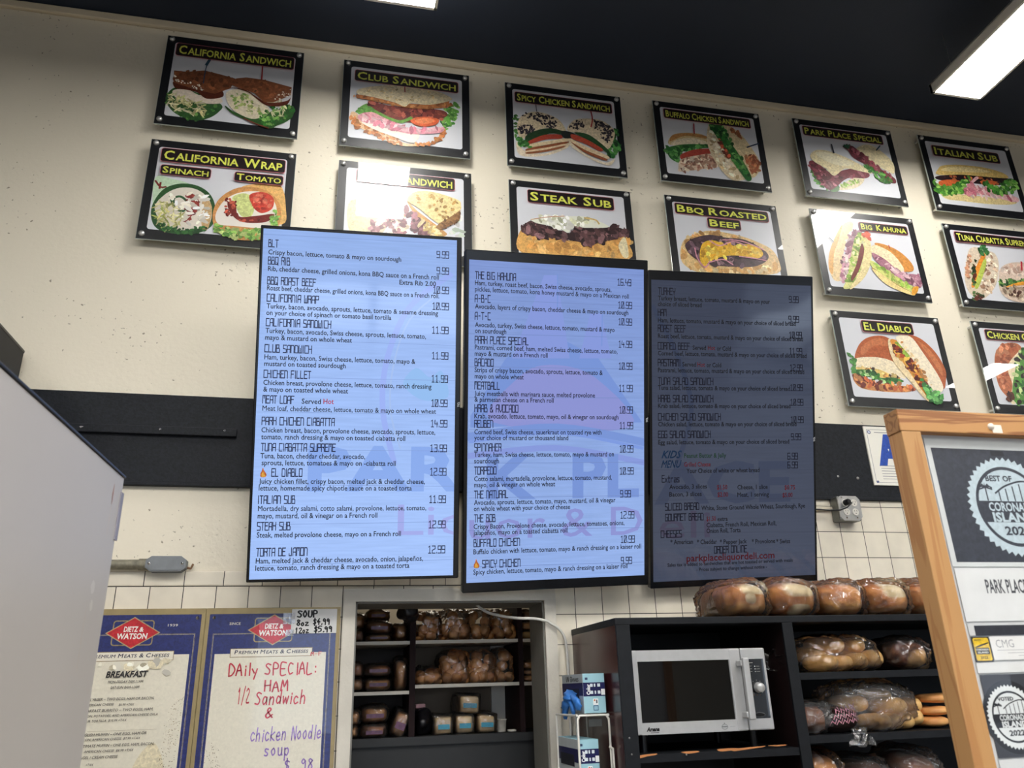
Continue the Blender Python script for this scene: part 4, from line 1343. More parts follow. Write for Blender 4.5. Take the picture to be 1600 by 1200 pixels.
def menu_screen(pose, scr, top, bot, strength, label, lines, marks, seams, dim, badge):
    x, y, z, t, yw, rl = pose
    Rm = Matrix.Rotation(yw, 3, 'Z') @ Matrix.Rotation(t, 3, 'X') @ Matrix.Rotation(rl, 3, 'Y')
    c = Vector((x, y, z+CAM.z))
    root = thing('menu_screen', c, label, 'screen', 'menu screens on the wall')
    root.rotation_mode = 'QUATERNION'
    root.rotation_quaternion = Rm.to_quaternion()
    n = Rm @ Vector((0, -1, 0))
    Ri = Rm.transposed()

    def conv(zid):
        def f(px, py):
            p = Ri @ (at_plane(*zp(zid, px, py), c, n) - c)
            return (p.x, p.z)
        return f
    hw, hh = TW/2, TH/2
    cs = [conv('P')(*q) for q in scr]
    sx0 = (cs[0][0]+cs[3][0])/2; sx1 = (cs[1][0]+cs[2][0])/2
    sz1 = (cs[0][1]+cs[1][1])/2; sz0 = (cs[2][1]+cs[3][1])/2
    g = G()
    g.bbox((-hw, 0.0, -hh), (hw, 0.034, hh), r=0.004)
    bz = g.build('bezel', BEZEL, root, local=True)
    g = G(); g.bbox((-hw+0.05, 0.034, -hh+0.12), (hw-0.05, 0.058, hh-0.12), r=0.012); g.build('rear_housing', BLACK_PL, root, local=True)
    # wall bracket: two rails and tilt arms reaching back to the wall
    g = G()
    for s in (-1, 1):
        g.box((s*0.14-0.015, 0.058, -0.22), (s*0.14+0.015, 0.072, 0.22))
    g.build('bracket_rail', BLACK_PL, root, local=True)
    g = G()
    Mi = Ri.to_4x4() @ Matrix.Translation(-c)
    yt = 0.072
    for s in (-1, 1):
        for zz in (-0.12, 0.12):
            a = Vector((s*0.14, yt, zz)); aw = c + Rm @ a
            e = Mi @ Vector((aw.x, -0.02, aw.z))
            g.tube([a, e], 0.012, n=8)
    g.build('bracket_arm', BLACK_PL, root, local=True)
    # lit panel
    g = G(); g.box((sx0, -0.0008, sz0), (sx1, 0.0, sz1))
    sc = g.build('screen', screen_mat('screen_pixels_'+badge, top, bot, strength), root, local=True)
    # faint backdrop: board seams and the shop's name, then the menu text in front
    pm = pixel_mat('backdrop_pixels_'+badge, strength)
    k = Ink(-0.0010, conv('P'), 5)
    mid = [(a+b)/2 for a, b in zip(top, bot)]
    mulc = lambda q: tuple(max(0, min(255, m*w)) for m, w in zip(mid, q))
    for kind, a in marks:
        if kind == 'poly':
            k.b(mulc(a[0]), a[1], a[2] if len(a) > 2 else False)
        elif kind == 'line':
            k.ln(mulc(a[0]), a[1], a[2])
        elif kind == 'text':
            col, txt, p0, p1, cap, ser = a
            q0 = k.conv(*p0); q1 = k.conv(*p1)
            geo = glyphs(txt, bold=0.03 if not ser else 0.0)
            # keep only what falls on the panel
            V, F, w = geo
            s_ = (q1[0]-q0[0])/w
            k.text(geo, q0[0], q0[1], q1[0]-q0[0], cap, mulc(col))
    for yy in seams:
        a = k.conv(*yy[0]); b = k.conv(*yy[1])
        zc = (a[1]+b[1])/2
        k.ln(mulc((0.84, 0.84, 0.87)), 0.0016, [(yy[0][0], yy[0][1]), (yy[1][0], yy[1][1])])
    # clip everything to the panel in local space
    for i, v in enumerate(k.g.v):
        k.g.v[i] = (min(max(v[0], sx0), sx1), v[1], min(max(v[2], sz0), sz1))
    k.g.build('backdrop_artwork', pm, sc, local=True)
    yt_ = k.y-0.0003
    for ln in lines:
        zid, kind, txt, x0, yb, x1 = ln[:6]
        cf = conv(zid)
        a = cf(x0, yb)
        w = cf(x1, yb)[0]-a[0]
        col = ln[6] if len(ln) > 6 else None
        cap = ln[7] if len(ln) > 7 else None
        dk = lambda q: tuple(v*dim for v in q)
        k = Ink(yt_, cf, 1, step=0.4e-5)
        yt_ -= 0.5e-5
        if kind == 'H':
            nm = 'dish_name'
            k.text(strokes(txt, TECH, pen=2.7, adv=13.2), a[0], a[1], w, cap or 0.0258, dk(col or NAVYI))
        elif kind == 'N':
            nm = 'price'
            k.text(strokes(txt, TECH, pen=2.5, adv=13.2), a[0], a[1], w, cap or 0.0245, dk(col or NAVYI))
        elif kind == 'F':
            nm = 'flame_symbol'
            flame(k, zid, x0, yb, x1, 58)
        else:
            nm = 'description'
            geo = glyphs(txt, shear=0.4, bold=0.02) if kind == 'I' else glyphs(txt, bold=0.013)
            k.text(geo, a[0], a[1], w, cap or 0.0172, dk(col or BLKI))
        k.g.build(nm, INK, sc, local=True)
    # maker's mark on the right edge, turned on its side
    bm = G()
    p = conv('P')
    bx, by = {'a': (719.5, 636), 'b': (1011, 660), 'c': (1277, 690)}[badge]
    q = p(bx, by)
    V, F, w = glyphs('TCL', bold=0.02)
    s_ = 0.0072
    bm.add([(hw-0.006-vy*s_+0.003, -0.0006, q[1]+vx*s_) for vx, vy in V], F, 0)
    bm.build('maker_mark', mat('mark_white', (220, 222, 226), 0.4), bz, local=True)
    return root


T1 = [
 ('T7','H','BLT',78,165,143),('T7','B','Crispy bacon, lettuce, tomato & mayo on sourdough',78,213,923),('T7','N','9.99',1147,235,1226),
 ('T7','H','BBQ RIB',75,275,217),('T7','B','Rib, cheddar cheese, grilled onions, kona BBQ sauce on a French roll',76,318,1162),('T7','N','9.99',1147,338,1226),
 ('T7','B','Extra Rib 2.00',911,405,1143),('T7','H','BBQ ROAST BEEF',70,402,382),('T7','N','10.99',1125,460,1226),
 ('T7','B','Roast beef, cheddar cheese, grilled onions, kona BBQ sauce on a French roll.',70,441,1165),
 ('T7','H','CALIFORNIA WRAP',67,511,400),('T7','N','10.99',1120,563,1226),('T7','B','Turkey, bacon, avocado, sprouts, lettuce, tomato & sesame dressing',67,556,1157),
 ('T7','B','on your choice of spinach or tomato basil tortilla',65,598,860),('T7','H','CALIFORNIA SANDWICH',62,667,478),('T7','N','11.99',1118,715,1223),
 ('T7','B','Turkey, bacon, avocado, Swiss cheese, sprouts, lettuce, tomato,',60,712,1080),('T7','B','mayo & mustard on whole wheat',58,755,610),
 ('T7','H','CLUB SANDWICH',53,833,355),('T7','N','11.99',1117,878,1222),('T7','B','Ham, turkey, bacon, Swiss cheese, lettuce, tomato, mayo &',53,880,1013),
 ('T7','B','mustard on toasted sourdough',52,922,570),('T7','H','CHICKEN FILLET',47,996,350),('T7','N','11.99',1115,1025,1220),
 ('T7','B','Chicken breast, provolone cheese, lettuce, tomato, ranch dressing',46,1042,1115),('T7','B','& mayo on toasted whole wheat',46,1085,585),
 ('T7','H','MEAT LOAF',40,1158,243),('T7','B','Served',290,1162,412),('T7','B','Hot',428,1163,494,REDI),('T7','N','10.99',1113,1180,1217),
 ('T8','B','Meat loaf, cheddar cheese, lettuce, tomato & mayo on whole wheat',120,86,1205),('T8','H','PARK CHICKEN CIABATTA',114,174,572),('T8','N','14.99',1172,188,1276),
 ('T8','B','Chicken breast, bacon, provolone cheese, avocado, sprouts, lettuce,',113,222,1200),('T8','B','tomato, ranch dressing & mayo on toasted ciabatta roll',112,265,1013),
 ('T8','H','TUNA CIABATTA SUPREME',110,338,578),('T8','N','13.99',1168,343,1273),('T8','B','Tuna, bacon, cheddar cheddar, avocado,',107,384,762),
 ('T8','B','sprouts, lettuce, tomatoes & mayo on -ciabatta roll',115,427,953),('T8','H','EL DIABLO',175,497,370),('T8','F','',103,443,45),('T8','N','12.99',1167,490,1270),
 ('T8','B','Juicy chicken fillet, crispy bacon, melted jack & cheddar cheese,',98,543,1135),('T8','B','lettuce, homemade spicy chipotle sauce on a toasted torta',97,586,1053),
 ('T8','H','ITALIAN SUB',92,667,325),('T8','N','11.99',1162,662,1267),('T8','B','Mortadella, dry salami, cotto salami, provolone, lettuce, tomato,',92,714,1143),
 ('T8','B','mayo, mustard, oil & vinegar on a French roll',90,760,838),('T8','H','STEAK SUB',85,834,295),('T8','N','12.99',1158,820,1265),
 ('T8','B','Steak, melted provolone cheese, mayo on a French roll',84,880,985),('T8','H','TORTA DE JAMON',80,996,402),('T8','N','12.99',1155,977,1262),
 ('T8','B','Ham, melted jack & cheddar cheese, avocado, onion, jalapeños,',78,1042,1123),('T8','B','lettuce, tomato, ranch dressing & mayo on a toasted torta',76,1087,1038)]
T2 = [
 ('T9','H','THE BIG KAHUNA',137,237,412),('T9','N','16.49',1090,282,1183),('T9','B','Ham, turkey, roast beef, bacon, Swiss cheese, avocado, sprouts,',137,280,1050),
 ('T9','B','pickles, lettuce, tomato, kona honey mustard & mayo on a Mexican roll',137,322,1166),('T9','H','A-B-C',135,393,242),('T9','N','10.99',1095,435,1188),
 ('T9','B','Avocado, layers of crispy bacon, cheddar cheese & mayo on sourdough',137,437,1163),('T9','H','A-T-C',135,510,242),('T9','N','10.99',1097,547,1188),
 ('T9','B','Avocado, turkey, Swiss cheese, lettuce, tomato, mustard & mayo',137,560,1071),('T9','B','on sourdough',137,600,347),
 ('T9','H','PARK PLACE SPECIAL',135,670,495),('T9','N','14.99',1098,697,1189),('T9','B','Pastrami, corned beef, ham, melted Swiss cheese, lettuce, tomato,',136,711,1090),
 ('T9','B','mayo & mustard on a French roll',135,753,623),('T9','H','BACADO',134,821,262),('T9','N','10.99',1099,844,1191),
 ('T9','B','Strips of crispy bacon, avocado, sprouts, lettuce, tomato &',134,863,992),('T9','B','mayo on whole wheat',135,905,463),
 ('T9','H','MEATBALL',133,976,303),('T9','N','11.99',1101,993,1193),('T9','B','Juicy meatballs with marinara sauce, melted provolone',133,1021,940),
 ('T9','B','& parmesan cheese on a French roll',134,1061,663),('T9','H','KRAB & AVOCADO',133,1129,427),('T9','N','10.99',1103,1138,1194),
 ('T9','B','Krab, avocado, lettuce, tomato, mayo, oil & vinegar on sourdough',133,1172,1098),
 ('T0','H','REUBEN',127,115,250),('T0','N','11.99',1067,124,1155),('T0','B','Corned beef, Swiss cheese, sauerkraut on toasted rye with',128,159,950),
 ('T0','B','your choice of mustard or thousand island',127,197,735),('T0','H','SPINNAKER',127,268,303),('T0','N','10.99',1067,275,1156),
 ('T0','B','Turkey, ham, Swiss cheese, lettuce, tomato, mayo & mustard on',127,306,1030),('T0','B','sourdough',127,347,287),
 ('T0','H','TORPEDO',127,418,271),('T0','N','10.99',1068,418,1158),('T0','B','Cotto salami, mortadella, provolone, lettuce, tomato, mustard,',127,463,1016),
 ('T0','B','mayo, oil & vinegar on whole wheat',127,502,650),('T0','H','THE NATURAL',126,573,347),('T0','N','9.99',1070,566,1140),
 ('T0','B','Avocado, sprouts, lettuce, tomato, mayo, mustard, oil & vinegar',126,616,1040),('T0','B','on whole wheat with your choice of cheese',125,656,747),
 ('T0','H','THE BOB',126,727,265),('T0','N','12.99',1072,703,1163),('T0','B','Crispy Bacon, Provolone cheese, avocado, lettuce, tomatoes, onions,',124,772,1098),
 ('T0','B','jalapeños, mayo on a toasted ciabatta roll',123,812,730),('T0','H','BUFFALO CHICKEN',123,887,423),('T0','N','10.99',1074,860,1165),
 ('T0','B','Buffalo chicken with lettuce, tomato, mayo & ranch dressing on a kaiser roll',122,935,1206),('T0','H','SPICY CHICKEN',178,1022,427),('T0','F','',121,965,42),
 ('T0','N','9.99',1075,998,1147),('T0','B','Spicy chicken, lettuce, tomato, mayo & ranch dressing on a kaiser roll',121,1066,1118)]
GRNI, BLUI = (40, 110, 60), (16, 84, 150)
T3 = [
 ('U1','H','TURKEY',125,222,245),('U1','N','9.99',1033,278,1100),('U1','B','Turkey breast, lettuce, tomato, mustard & mayo on your',124,262,900),('U1','B','choice of sliced bread',124,302,427),
 ('U1','H','HAM',122,370,184),('U1','N','9.99',1030,415,1103),('U1','B','Ham, lettuce, tomato, mustard & mayo on your choice of sliced bread',124,415,1080),
 ('U1','H','ROAST BEEF',122,480,318),('U1','N','10.99',1035,525,1123),('U1','B','Roast beef, lettuce, tomato, mustard & mayo on your choice of sliced bread',124,525,1130),
 ('U1','H','CORNED BEEF',122,602,345),('U1','B','Served',365,607,457),('U1','B','Hot',470,608,520,REDI),('U1','B','or Cold',533,612,630),('U1','N','11.99',1037,637,1125),
 ('U1','B','Corned beef, lettuce, tomato, mustard & mayo on your choice of sliced bread',124,645,1155),
 ('U1','H','PASTRAMI',122,718,278),('U1','B','Served',293,722,388),('U1','B','Hot',398,724,450,REDI),('U1','B','or Cold',462,727,562),('U1','N','12.99',1040,752,1128),
 ('U1','B','Pastrami, lettuce, tomato, mustard & mayo on your choice of sliced bread',124,762,1138),('U1','H','TUNA SALAD SANDWICH',124,846,508),('U1','N','10.99',1043,890,1130),
 ('U1','B','Tuna salad, lettuce, tomato & mayo on your choice of sliced bread',124,884,1040),('U1','H','KRAB SALAD SANDWICH',124,968,508),('U1','N','10.99',1043,992,1133),
 ('U1','B','Krab salad, lettuce, tomato & mayo on your choice of sliced bread',125,1010,1043),('U1','H','CHICKEN SALAD SANDWICH',124,1095,560),('U1','N','10.99',1046,1113,1135),
 ('U1','B','Chicken salad, lettuce, tomato & mayo on your choice of sliced bread',125,1138,1085),
 ('U2','H','EGG SALAD SANDWICH',124,107,490),('U2','N','9.99',1047,121,1118),('U2','B','Egg salad, lettuce, tomato & mayo on your choice of sliced bread',126,153,1035),
 ('U2','I','KIDS',148,248,290,BLUI,0.028),('U2','I','MENU',145,315,288,BLUI,0.028),('U2','B','Peanut Butter & Jelly',305,246,597,GRNI),('U2','B','Grilled Cheese',305,307,490,REDI),
 ('U2','B','Your Choice of white or wheat bread',322,352,828),('U2','N','6.99',1022,256,1095),('U2','N','6.99',1022,317,1095),('U2','H','Extras',150,415,273),
 ('U2','B','Avocado, 3 slices',203,463,463),('U2','B','$1.50',533,465,605,REDI),('U2','B','Cheese, 1 slice',675,465,885),('U2','B','$0.75',1002,466,1075,REDI),
 ('U2','B','Bacon, 3 slices',203,515,427),('U2','B','$2.00',537,516,610,REDI),('U2','B','Meat, 1 serving',675,517,893),('U2','B','$5.00',988,519,1058,REDI),
 ('U2','H','SLICED BREAD',173,610,410),('U2','B','White, Stone Ground Whole Wheat, Sourdough, Rye',425,610,1145),('U2','H','GOURMET BREAD',173,684,441),
 ('U2','B','$1.50',460,684,526,REDI),('U2','B','extra',537,685,607),('U2','B','Ciabatta, French Roll, Mexican Roll,',461,728,945),('U2','B','Onion Roll, Torta',461,768,697),
 ('U2','H','CHEESES',143,800,290),('U2','B','* American',210,847,367),('U2','B','* Cheddar',395,846,533),('U2','B','* Pepper Jack',553,845,740),('U2','B','* Provolone',775,842,937),('U2','B','* Swiss',945,841,1040),
 ('U2','H','ORDER ONLINE',513,908,742),('U2','B','parkplaceliquordeli.com',322,966,932,(170, 24, 44),0.026),
 ('U2','B','Sales tax is added to sandwiches that are hot toasted or served with meals',190,1002,1060,None,0.013),('U2','B','- Prices subject to change without notice -',390,1033,880,None,0.013)]

BLU, RED, PUR = (0.88, 0.915, 0.975), (1.03, 0.91, 0.96), (0.99, 0.945, 1.0)
M1 = [('line', (PUR, 0.02, [(703, 430), (640, 480), (605, 560), (598, 640), (615, 720)])),
      ('line', ((1.05, 1.02, 0.98), 0.006, [(690, 455), (640, 500), (615, 570), (610, 640), (625, 700)])),
      ('poly', ((0.93, 1.0, 0.98), [(630, 600), (650, 575), (672, 590), (690, 580), (700, 620), (660, 625)], True)),
      ('text', (BLU, 'PAR', (480, 765), (722, 766), 0.145, False)), ('text', (RED, 'Liq', (621, 836), (727, 834), 0.105, True))]
M2 = [('poly', (BLU, [(735, 650), (790, 560), (860, 520), (935, 560), (1000, 655), (1003, 660), (735, 668)])),
      ('poly', (PUR, [(800, 560), (850, 430), (870, 430), (890, 560)])), ('poly', (PUR, [(905, 560), (922, 490), (940, 490), (955, 560)])),
      ('line', (BLU, 0.004, [(871, 430), (871, 480)])), ('line', (BLU, 0.004, [(941, 492), (940, 540)])),
      ('poly', (RED, [(770, 660), (810, 590), (860, 570), (930, 590), (985, 668)], True)),
      ('line', (BLU, 0.03, [(735, 682), (870, 668), (1003, 690)])), ('line', ((0.92, 0.95, 1.02), 0.012, [(735, 690), (870, 676), (1003, 700)])),
      ('line', (PUR, 0.022, [(735, 712), (870, 700), (1003, 722)])),
      ('text', (BLU, 'K  PL', (760, 778), (998, 776), 0.150, False)), ('text', (RED, 'uor & D', (733, 843), (1004, 838), 0.105, True))]
M3 = [('line', (BLU, 0.02, [(1020, 480), (1060, 560), (1080, 640), (1060, 720)])),
      ('text', (BLU, 'ACE', (1022, 786), (1235, 782), 0.150, False)), ('text', (RED, 'eli', (1030, 842), (1110, 840), 0.105, True))]


def seams(xl, xr, ys):
    return [((xl, a), (xr, b)) for a, b in ys]


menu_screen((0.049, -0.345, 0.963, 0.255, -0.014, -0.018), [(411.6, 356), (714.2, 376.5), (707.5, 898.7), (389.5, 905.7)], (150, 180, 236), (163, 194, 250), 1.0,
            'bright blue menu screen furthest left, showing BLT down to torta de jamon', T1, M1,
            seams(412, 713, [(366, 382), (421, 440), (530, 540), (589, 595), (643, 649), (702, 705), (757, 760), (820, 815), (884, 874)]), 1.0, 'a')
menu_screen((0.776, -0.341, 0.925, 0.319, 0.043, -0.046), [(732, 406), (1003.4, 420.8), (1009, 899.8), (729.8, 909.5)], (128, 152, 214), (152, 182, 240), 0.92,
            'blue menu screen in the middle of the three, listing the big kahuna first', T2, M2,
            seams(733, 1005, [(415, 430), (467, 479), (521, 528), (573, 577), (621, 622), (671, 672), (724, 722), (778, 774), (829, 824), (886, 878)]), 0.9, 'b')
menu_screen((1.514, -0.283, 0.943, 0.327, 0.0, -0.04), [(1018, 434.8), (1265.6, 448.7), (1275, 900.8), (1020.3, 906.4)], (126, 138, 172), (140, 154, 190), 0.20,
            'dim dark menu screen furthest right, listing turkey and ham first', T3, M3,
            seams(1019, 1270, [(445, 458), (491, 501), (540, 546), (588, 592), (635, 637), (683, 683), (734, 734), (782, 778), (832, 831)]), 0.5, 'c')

# ------------------------------------------------------------------ fittings on the wall
# grey conduit with its junction body, left
p0 = zat('G', 385, 78, -0.03); p1 = zat('G', 608, 78, -0.03)
cz = p0.z
r = thing('conduit', (p0.x, -0.03, cz), 'grimy grey conduit pipe ending in a grey metal fitting, above the menu boards', 'pipe')
GREYC = mat('grey_cast_metal', (118, 122, 126), 0.5, metal=0.2, nscale=40, var=0.08, bump=0.05)
GRIM = mat('grimy_pipe', (128, 124, 108), 0.55, metal=0.3, nscale=40, var=0.4)
g = G(); g.tube([(-1.9, -0.03, cz-0.006), (p0.x+0.02, -0.03, cz)], 0.017, n=14); g.build('pipe', GRIM, r)
g = G(); g.tube([(p0.x-0.025, -0.03, cz), (p0.x+0.015, -0.03, cz)], 0.020, n=14); g.build('pipe_nut', GRIM, r)
L = p1.x-p0.x
g = G()
hh = 0.026
g.prism([(p0.x, cz-hh*0.5), (p0.x+0.018, cz-hh), (p1.x-0.018, cz-hh), (p1.x, cz-hh*0.5), (p1.x, cz+hh*0.5), (p1.x-0.018, cz+hh), (p0.x+0.018, cz+hh), (p0.x, cz+hh*0.5)], -0.052, -0.012)
fit = g.build('junction_body', GREYC, r)
g = G(); e = 0.004
g.prism([(p0.x+e, cz-hh*0.4), (p0.x+0.020, cz-hh+e), (p1.x-0.020, cz-hh+e), (p1.x-e, cz-hh*0.4), (p1.x-e, cz+hh*0.4), (p1.x-0.020, cz+hh-e), (p0.x+0.020, cz+hh-e), (p0.x+e, cz+hh*0.4)], -0.055, -0.052)
g.build('cover_plate', GREYC, fit)
for s in (p0.x+0.012, p1.x-0.012):
    g = G(); g.lathe([(0.001, -0.0575), (0.0045, -0.055)], (s, 0, cz), n=10); g.build('screw', CHROME, fit)
g = G(); g.tube([(p1.x, -0.025, cz-0.01), (p1.x+0.012, -0.02, cz-0.012), (p1.x+0.016, -0.01, cz+0.004)], 0.004, n=8); g.build('cable_stub', mat('rusty_stub', (116, 86, 60), 0.7), r)

# four-socket steel outlet box, right of the dim screen
q0 = zat('N', 545, 395, -0.07); q1 = zat('N', 1000, 770, -0.07)
x0, x1, z0, z1 = q0.x, q0.x+0.105, q0.z-0.105, q0.z
r = thing('outlet_box', ((x0+x1)/2, 0, z0), 'steel four-socket outlet box under the black band, with a black plug in it', 'outlet')
g = G(); g.bbox((x0, -0.064, z0), (x1, -0.009, z1), r=0.006); g.build('box', mat('galvanised_box', (120, 122, 118), 0.4, metal=0.7, nscale=30, var=0.12), r)
g = G()
ch = 0.016
g.prism([(x0+ch, z0), (x1-ch, z0), (x1, z0+ch), (x1, z1-ch), (x1-ch, z1), (x0+ch, z1), (x0, z1-ch), (x0, z0+ch)], -0.070, -0.064)
pl = g.build('cover_plate', STEEL, r)
SOCK = mat('socket_white', (212, 210, 200), 0.4, nscale=20, var=0.03)
SLOT = mat('socket_slot', (22, 22, 22), 0.6)
for ix, sx in enumerate((x0+0.033, x1-0.030)):
    for iz, sz in enumerate((z0+0.036, z1-0.030)):
        g = G(); g.lathe([(0.0145, -0.0725), (0.0155, -0.070)], (sx, 0, sz), n=18)
        so = g.build('socket', SOCK, r)
        if not (ix == 0 and iz == 1):
            g = G(); g.box((sx-0.006, -0.0730, sz+0.001), (sx-0.0045, -0.0724, sz+0.008)); g.box((sx+0.0045, -0.0730, sz+0.001), (sx+0.006, -0.0724, sz+0.008)); g.lathe([(0.0022, -0.0731), (0.0022, -0.0724)], (sx, 0, sz-0.006), n=10)
            g.build('slot', SLOT, so)
for sx, sz in ((x0+0.03, z0+0.012), (x1-0.025, z0+0.012), (x0+0.02, z1-0.008)):
    g = G(); g.lathe([(0.001, -0.073), (0.004, -0.070)], (sx, 0, sz), n=10); g.build('screw', CHROME, r)
sx, sz = x0+0.033, z1-0.030
r2 = thing('power_plug', (sx, -0.073, sz), 'black power plug with a thin black cord in the steel outlet box', 'plug')
g = G(); g.lathe([(0.009, -0.100), (0.0125, -0.094), (0.013, -0.0726)], (sx, 0, sz), n=16); g.build('plug_body', BLACK_PL, r2)
e = zat('N', 240, 650, -0.05)
g = G(); g.tube([(sx, -0.098, sz-0.002), (sx+0.002, -0.112, sz-0.010), (sx-0.02, -0.105, sz-0.028), (x0-0.01, -0.09, sz-0.036), ((x0+e.x)/2, -0.06, e.z-0.002), (e.x-0.20, -0.05, e.z+0.01)], 0.0032, n=8); g.build('cord', BLACK_PL, r2)
e0 = zat('N', 235, 640, -0.02); e1 = zat('N', 500, 600, -0.02)
g = G(); g.bbox((e0.x-0.25, -0.026, e0.z-0.004), (x0-0.001, -0.008, e0.z+0.012), r=0.002)
tag(g.build('wire_channel', mat('channel_cream', (198, 190, 170), 0.5)), 'narrow cream wire channel running from the dim screen to the outlet box', 'wire channel')

# letter grade card on the black band, partly behind the wooden frame
a = zat('Q', 357, 122, -0.02); 
cx0, cz1 = a.x, a.z
cwid, chei = 0.215, 0.272
r = thing('grade_card', (cx0, -0.02, cz1-chei), 'white framed grade card with a big blue letter A, behind the frame corner', 'sign')
g = G(); g.box((cx0, -0.0245, cz1-chei), (cx0+cwid, -0.0182, cz1)); g.build('card', mat('card_white', (226, 224, 214), 0.5, var=0.03), r)
k = Ink(-0.0246, lambda x, y: (zat('Q', x, y, -0.0247).x, zat('Q', x, y, -0.0247).z), 3)
k.rr((70, 76, 104), cx0+0.012, cz1-chei+0.012, cx0+cwid-0.012, cz1-0.014, 0.004); k.rr((228, 226, 216), cx0+0.0135, cz1-chei+0.0135, cx0+cwid-0.0135, cz1-0.0155, 0.003)
s = zp('Q', 401, 164)
sc_ = (cx0+0.024, cz1-0.027)
k.raw([(sc_[0]+0.009*math.cos(t*math.pi/8), sc_[1]+0.009*math.sin(t*math.pi/8)) for t in range(16)], (60, 66, 110))
k.raw([(sc_[0]+0.006*math.cos(t*math.pi/8), sc_[1]+0.006*math.sin(t*math.pi/8)) for t in range(16)], (190, 196, 214))
k.rr((96, 98, 110), cx0+0.05, cz1-0.029, cx0+0.17, cz1-0.026, 0.0008)
A = glyphs('A', bold=0.09)
b0 = zat('Q', 478, 382, -0.0247)
k.text(A, b0.x, b0.z, 0.125, 0.118, (24, 70, 164))
for i in range(6):
    zz = b0.z-0.014-i*0.012
    k.ln((120, 122, 130), 0.0022, [(470, 0), (470, 0)]) if False else k.rr((126, 128, 136), cx0+0.05, zz-0.0012, cx0+cwid-0.03-0.012*(i % 3), zz+0.0012, 0.0008)
k.b((80, 90, 130), '460,520 470,510 480,522 468,530')
k.g.build('printed_face', PAPER, r)

# ------------------------------------------------------------------ deli menu boards
BLUE, GOLD = (30, 42, 104), (150, 134, 92)


def logo(k, cx, cz, s, u):
    """red diamond over a rounded outline"""
    k.raw(rrect(cx-0.135*s, cz-0.085*s, cx+0.135*s, cz+0.085*s, 0.02*s), GOLD)
    k.raw(rrect(cx-0.128*s, cz-0.078*s, cx+0.128*s, cz+0.078*s, 0.016*s), BLUE)
    k.raw([(cx-0.180*s, cz), (cx, cz-0.108*s), (cx+0.180*s, cz), (cx, cz+0.108*s)], (172, 152, 110))
    k.raw([(cx-0.168*s, cz), (cx, cz-0.100*s), (cx+0.168*s, cz), (cx, cz+0.100*s)], (190, 30, 44))
    k.text(glyphs('DIETZ', shear=0.1, bold=0.03), cx-0.062*s, cz+0.008*s, 0.094*s, 0.034*s, (236, 232, 226))
    k.text(glyphs('&', shear=0.1, bold=0.03), cx+0.040*s, cz+0.008*s, 0.028*s, 0.030*s, (236, 232, 226))
    k.text(glyphs('WATSON', shear=0.1, bold=0.03), cx-0.100*s, cz-0.040*s, 0.198*s, 0.036*s, (236, 232, 226))


def menu_board(x0, x1, zt, zb, label, lx, lz, ls, sheet, tab, tabtext, fill):
    r = thing('menu_board', (x0, 0, zb), label, 'menu board', None)
    g = G(); g.bbox((x0-MGAP, -0.020, zb-0.02), (x1+MGAP, -0.0085, zt+0.020), r=0.001); g.build('gold_frame', mat('dull_gold_frame', (152, 136, 98), 0.45, metal=0.25, nscale=30, var=0.08), r)
    k = Ink(-0.0202, lambda x, y: (zat('G', x, y, -0.0205).x, zat('G', x, y, -0.0205).z), 9)
    k.rr(BLUE, x0, zb, x1, zt, 0.002)
    sx0, sx1, szt = sheet
    for d, c in ((0.012, (176, 160, 116)), (0.0112, BLUE), (0.0095, (200, 190, 150)), (0.0087, BLUE)):
        k.rr(c, sx0-d, zb-0.001, sx1+d, szt+0.055+d, 0.002)
    k.rr((222, 217, 200), sx0, zb, sx1, szt, 0.001)
    k.rr((130, 110, 70), tab[0]-0.002, tab[1]-0.002, tab[2]+0.002, tab[3]+0.002, 0.001)
    k.rr((226, 221, 206), tab[0], tab[1], tab[2], tab[3], 0.001)
    k.text(smallcaps(tabtext, shear=0.15, bold=0.02), tab[0]+0.012, tab[1]+0.009, tab[2]-tab[0]-0.024, 0.0126, (40, 40, 66))
    logo(k, lx, lz, ls, 0)
    fill(k)
    k.g.build('printed_face', LAMIN, r)
    for sx in (x0+0.014, x1-0.014):
        g = G(); g.lathe([(0.001, -0.025), (0.0055, -0.0205)], (sx, 0, zt-0.012), n=12); g.build('screw', CHROME, r)
    return r


gx = lambda x, y: zat('G', x, y, -0.0205)


